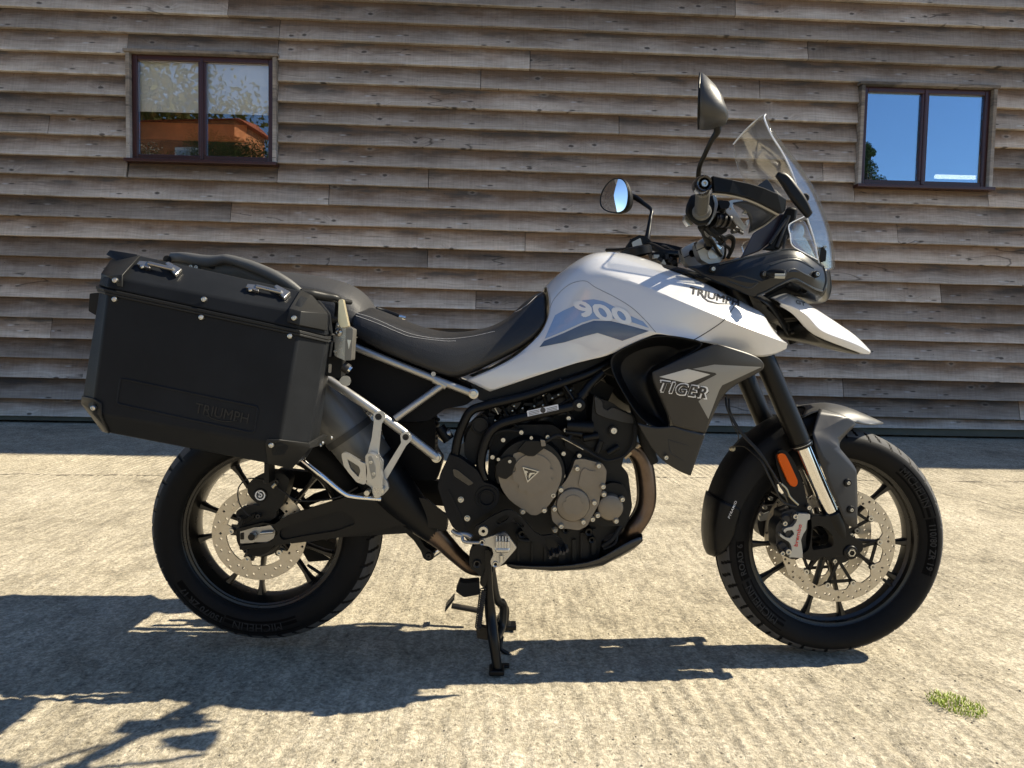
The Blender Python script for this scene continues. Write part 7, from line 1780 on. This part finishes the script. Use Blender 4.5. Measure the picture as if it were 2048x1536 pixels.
crack([(1830, 1338), (1900, 1345), (1960, 1350), (2060, 1385)], .0010, 2)
crack([(1880, 985), (1950, 1000), (2060, 1030)], .006, 3)
crack([(-40, 947), (300, 950), (700, 948), (1200, 952), (1600, 958), (2090, 964)], .016, 4)
# stones and grit lying on the slab
GRT = mat('grit_stone', (.16, .14, .11), .9, var=.4, vscale=9)
mb = MB()
for i in range(150):
    p = G(random.uniform(0, 2048), random.uniform(1010, 1530)); r = random.uniform(.0012, .0034)
    n_ = 5; mb.lathe([(.0001, r*.9), (r*.8, r*.5), (r, 0)], (p.x, p.y, float(ground_z(p.x, p.y))), 'Z', 5)
o = mb.obj('grit', GRT, None, 0); tag(o, 'loose specks of dark grit scattered over the concrete yard', 'grit', kind='stuff')

LEAF = mat('leaf_green', (.055, .085, .022), .6, var=.4, vscale=1.3); LEAFY = mat('leaf_yellow_green', (.16, .17, .05), .6, var=.4, vscale=1.3)
BLOS = mat('blossom_white', (.62, .58, .52), .6); BARK = mat('bark', (.07, .055, .04), .9, bump=.5, bscale=30)
def tree(nm, loc, H_, Rr, leaf, n, label, cat='tree', group=None, conif=False, seed=1, mat2=None, zlo=.25, leafk=1.0):
    rg = random.Random(seed); t = empty(nm, loc, label, cat, group); mb = MB()
    mb.tube([(0, 0, 0), (.05*Rr, 0, H_*.35), (-.03*Rr, .05*Rr, H_*.7), (0, 0, H_*.93)], [H_*.028, H_*.02, H_*.012, H_*.004], 8)
    cl = []
    for i in range(26 if not conif else 60):
        f = rg.uniform(zlo, .97); a = rg.uniform(0, 2*PI)
        rr = Rr*(math.sin(PI*min(1, max(.05, (f-zlo*.6)/(1.04-zlo*.6))))**.7) if not conif else Rr*(1-f)*1.05
        q = Vector((rr*.75*math.cos(a), rr*.75*math.sin(a), H_*f)); cl.append((q, max(.18, rr*.55 if not conif else rr*.30+.12)))
        mb.tube([(0, 0, H_*max(.15, f-.18)), q*.6+Vector((0, 0, H_*.1*.4)), q], [H_*.008, H_*.005, H_*.002], 5)
    mb.obj('trunk', BARK, t)
    vs = []; fs = []
    for i in range(n):
        c, r = rg.choice(cl); d = Vector((rg.gauss(0, 1), rg.gauss(0, 1), rg.gauss(0, .8))).normalized()*r*rg.random()**.4
        p = c+d; s_ = rg.uniform(.016, .040)*(H_/7)*leafk; u = Vector((rg.gauss(0, 1), rg.gauss(0, 1), rg.gauss(0, 1))).normalized(); v = u.orthogonal().normalized()
        k = len(vs); vs += [p-u*s_, p+v*s_*.5, p+u*s_, p-v*s_*.5]; fs.append((k, k+1, k+2, k+3))
    o = mesh_obj('crown', vs, fs, leaf, t)
    if mat2:
        o.data.materials.append(mat2)
        for i_, pl_ in enumerate(o.data.polygons): pl_.material_index = 1 if rg.random() < .35 else 0
    return t
gT = 'leafy trees behind the viewpoint, seen in reflections'
lT = 'leafy green tree behind the viewpoint, seen only as a reflection'
for i, (x, y, h, r_) in enumerate(((-15, -10, 6.4, 2.8), (-4.5, -13, 5.6, 2.6), (-.5, -14, 5.2, 2.6), (4, -13.5, 5.4, 2.8), (8.5, -15, 5.2, 2.6))):  # low unseen row added to darken what the bike's side reflects
    tree('leafy_tree', (x, y, 0), h, r_, LEAF, 22000, 'leafy green tree added unseen behind the viewpoint, '+('leftmost of the row', 'low one to the left of the middle', 'lowest one in the middle of the row', 'one to the right of the middle', 'rightmost of the row')[i], 'tree', gT, seed=i+3)
tree('leafy_tree', (-8.6, -11.2, 0), 7.4, 2.3, LEAF, 46000, 'dense dark green tree low in the left hand window reflection', 'tree', gT, seed=21)
tree('blossom_tree', (-9.9, -7.6, 0), 6.3, 1.3, LEAF, 9000, 'white blossoming tree reflected in the left hand window', 'tree', seed=31, mat2=BLOS)
tree('tall_tree', (-17, -22, 0), 15, 5.5, LEAFY, 26000, 'tall pale green tree reflected high in the left hand window', 'tree', seed=41, leafk=2.8)
tree('conifer', (13.7, -13.6, 0), 8.7, 3.0, LEAF, 16000, 'dark conifer whose tip is reflected in the right hand window', 'tree', conif=True, seed=51)
# brick house behind the viewpoint, reflected in the left window
BRI = mat('orange_brick', (.42, .17, .07), .85, var=.25, vscale=3)
hs = empty('brick_house', (-14.6, -16.0, 0), 'orange brick house behind the viewpoint, reflected in the left hand window', 'house'); hs.rotation_euler = (0, 0, R(9))
mb = MB(); mb.box((0, -1.2, 4.6), (9.5, 2.4, 9.2)); mb.obj('wall', BRI, hs, 0)
WNW = mat('house_window', (.45, .55, .62), .15); FRW = mat('house_frame', (.8, .8, .78), .5)
for x in (-3, 0, 3):
    for z in (2.0, 5.0, 7.6):
        mb = MB(); mb.box((x, .03, z), (1.3, .08, 1.2)); o = mb.obj('window', FRW, hs, 0); mb = MB(); mb.box((x-.31, .075, z), (.5, .02, 1.0)); mb.box((x+.31, .075, z), (.5, .02, 1.0)); mb.obj('pane', WNW, o, 0)
mb = MB(); mb.add([(-5.0, .2, 9.21), (5.0, .2, 9.21), (5.0, -1.2, 9.4), (-5.0, -1.2, 9.4), (5.0, -2.6, 9.21), (-5.0, -2.6, 9.21)], [(0,1,2,3),(3,2,4,5),(0,3,5),(1,4,2),(0,5,4,1)]); mb.obj('roof', mat('roof_tile', (.30,.09,.05), .8, var=.2, vscale=2), hs, 0)
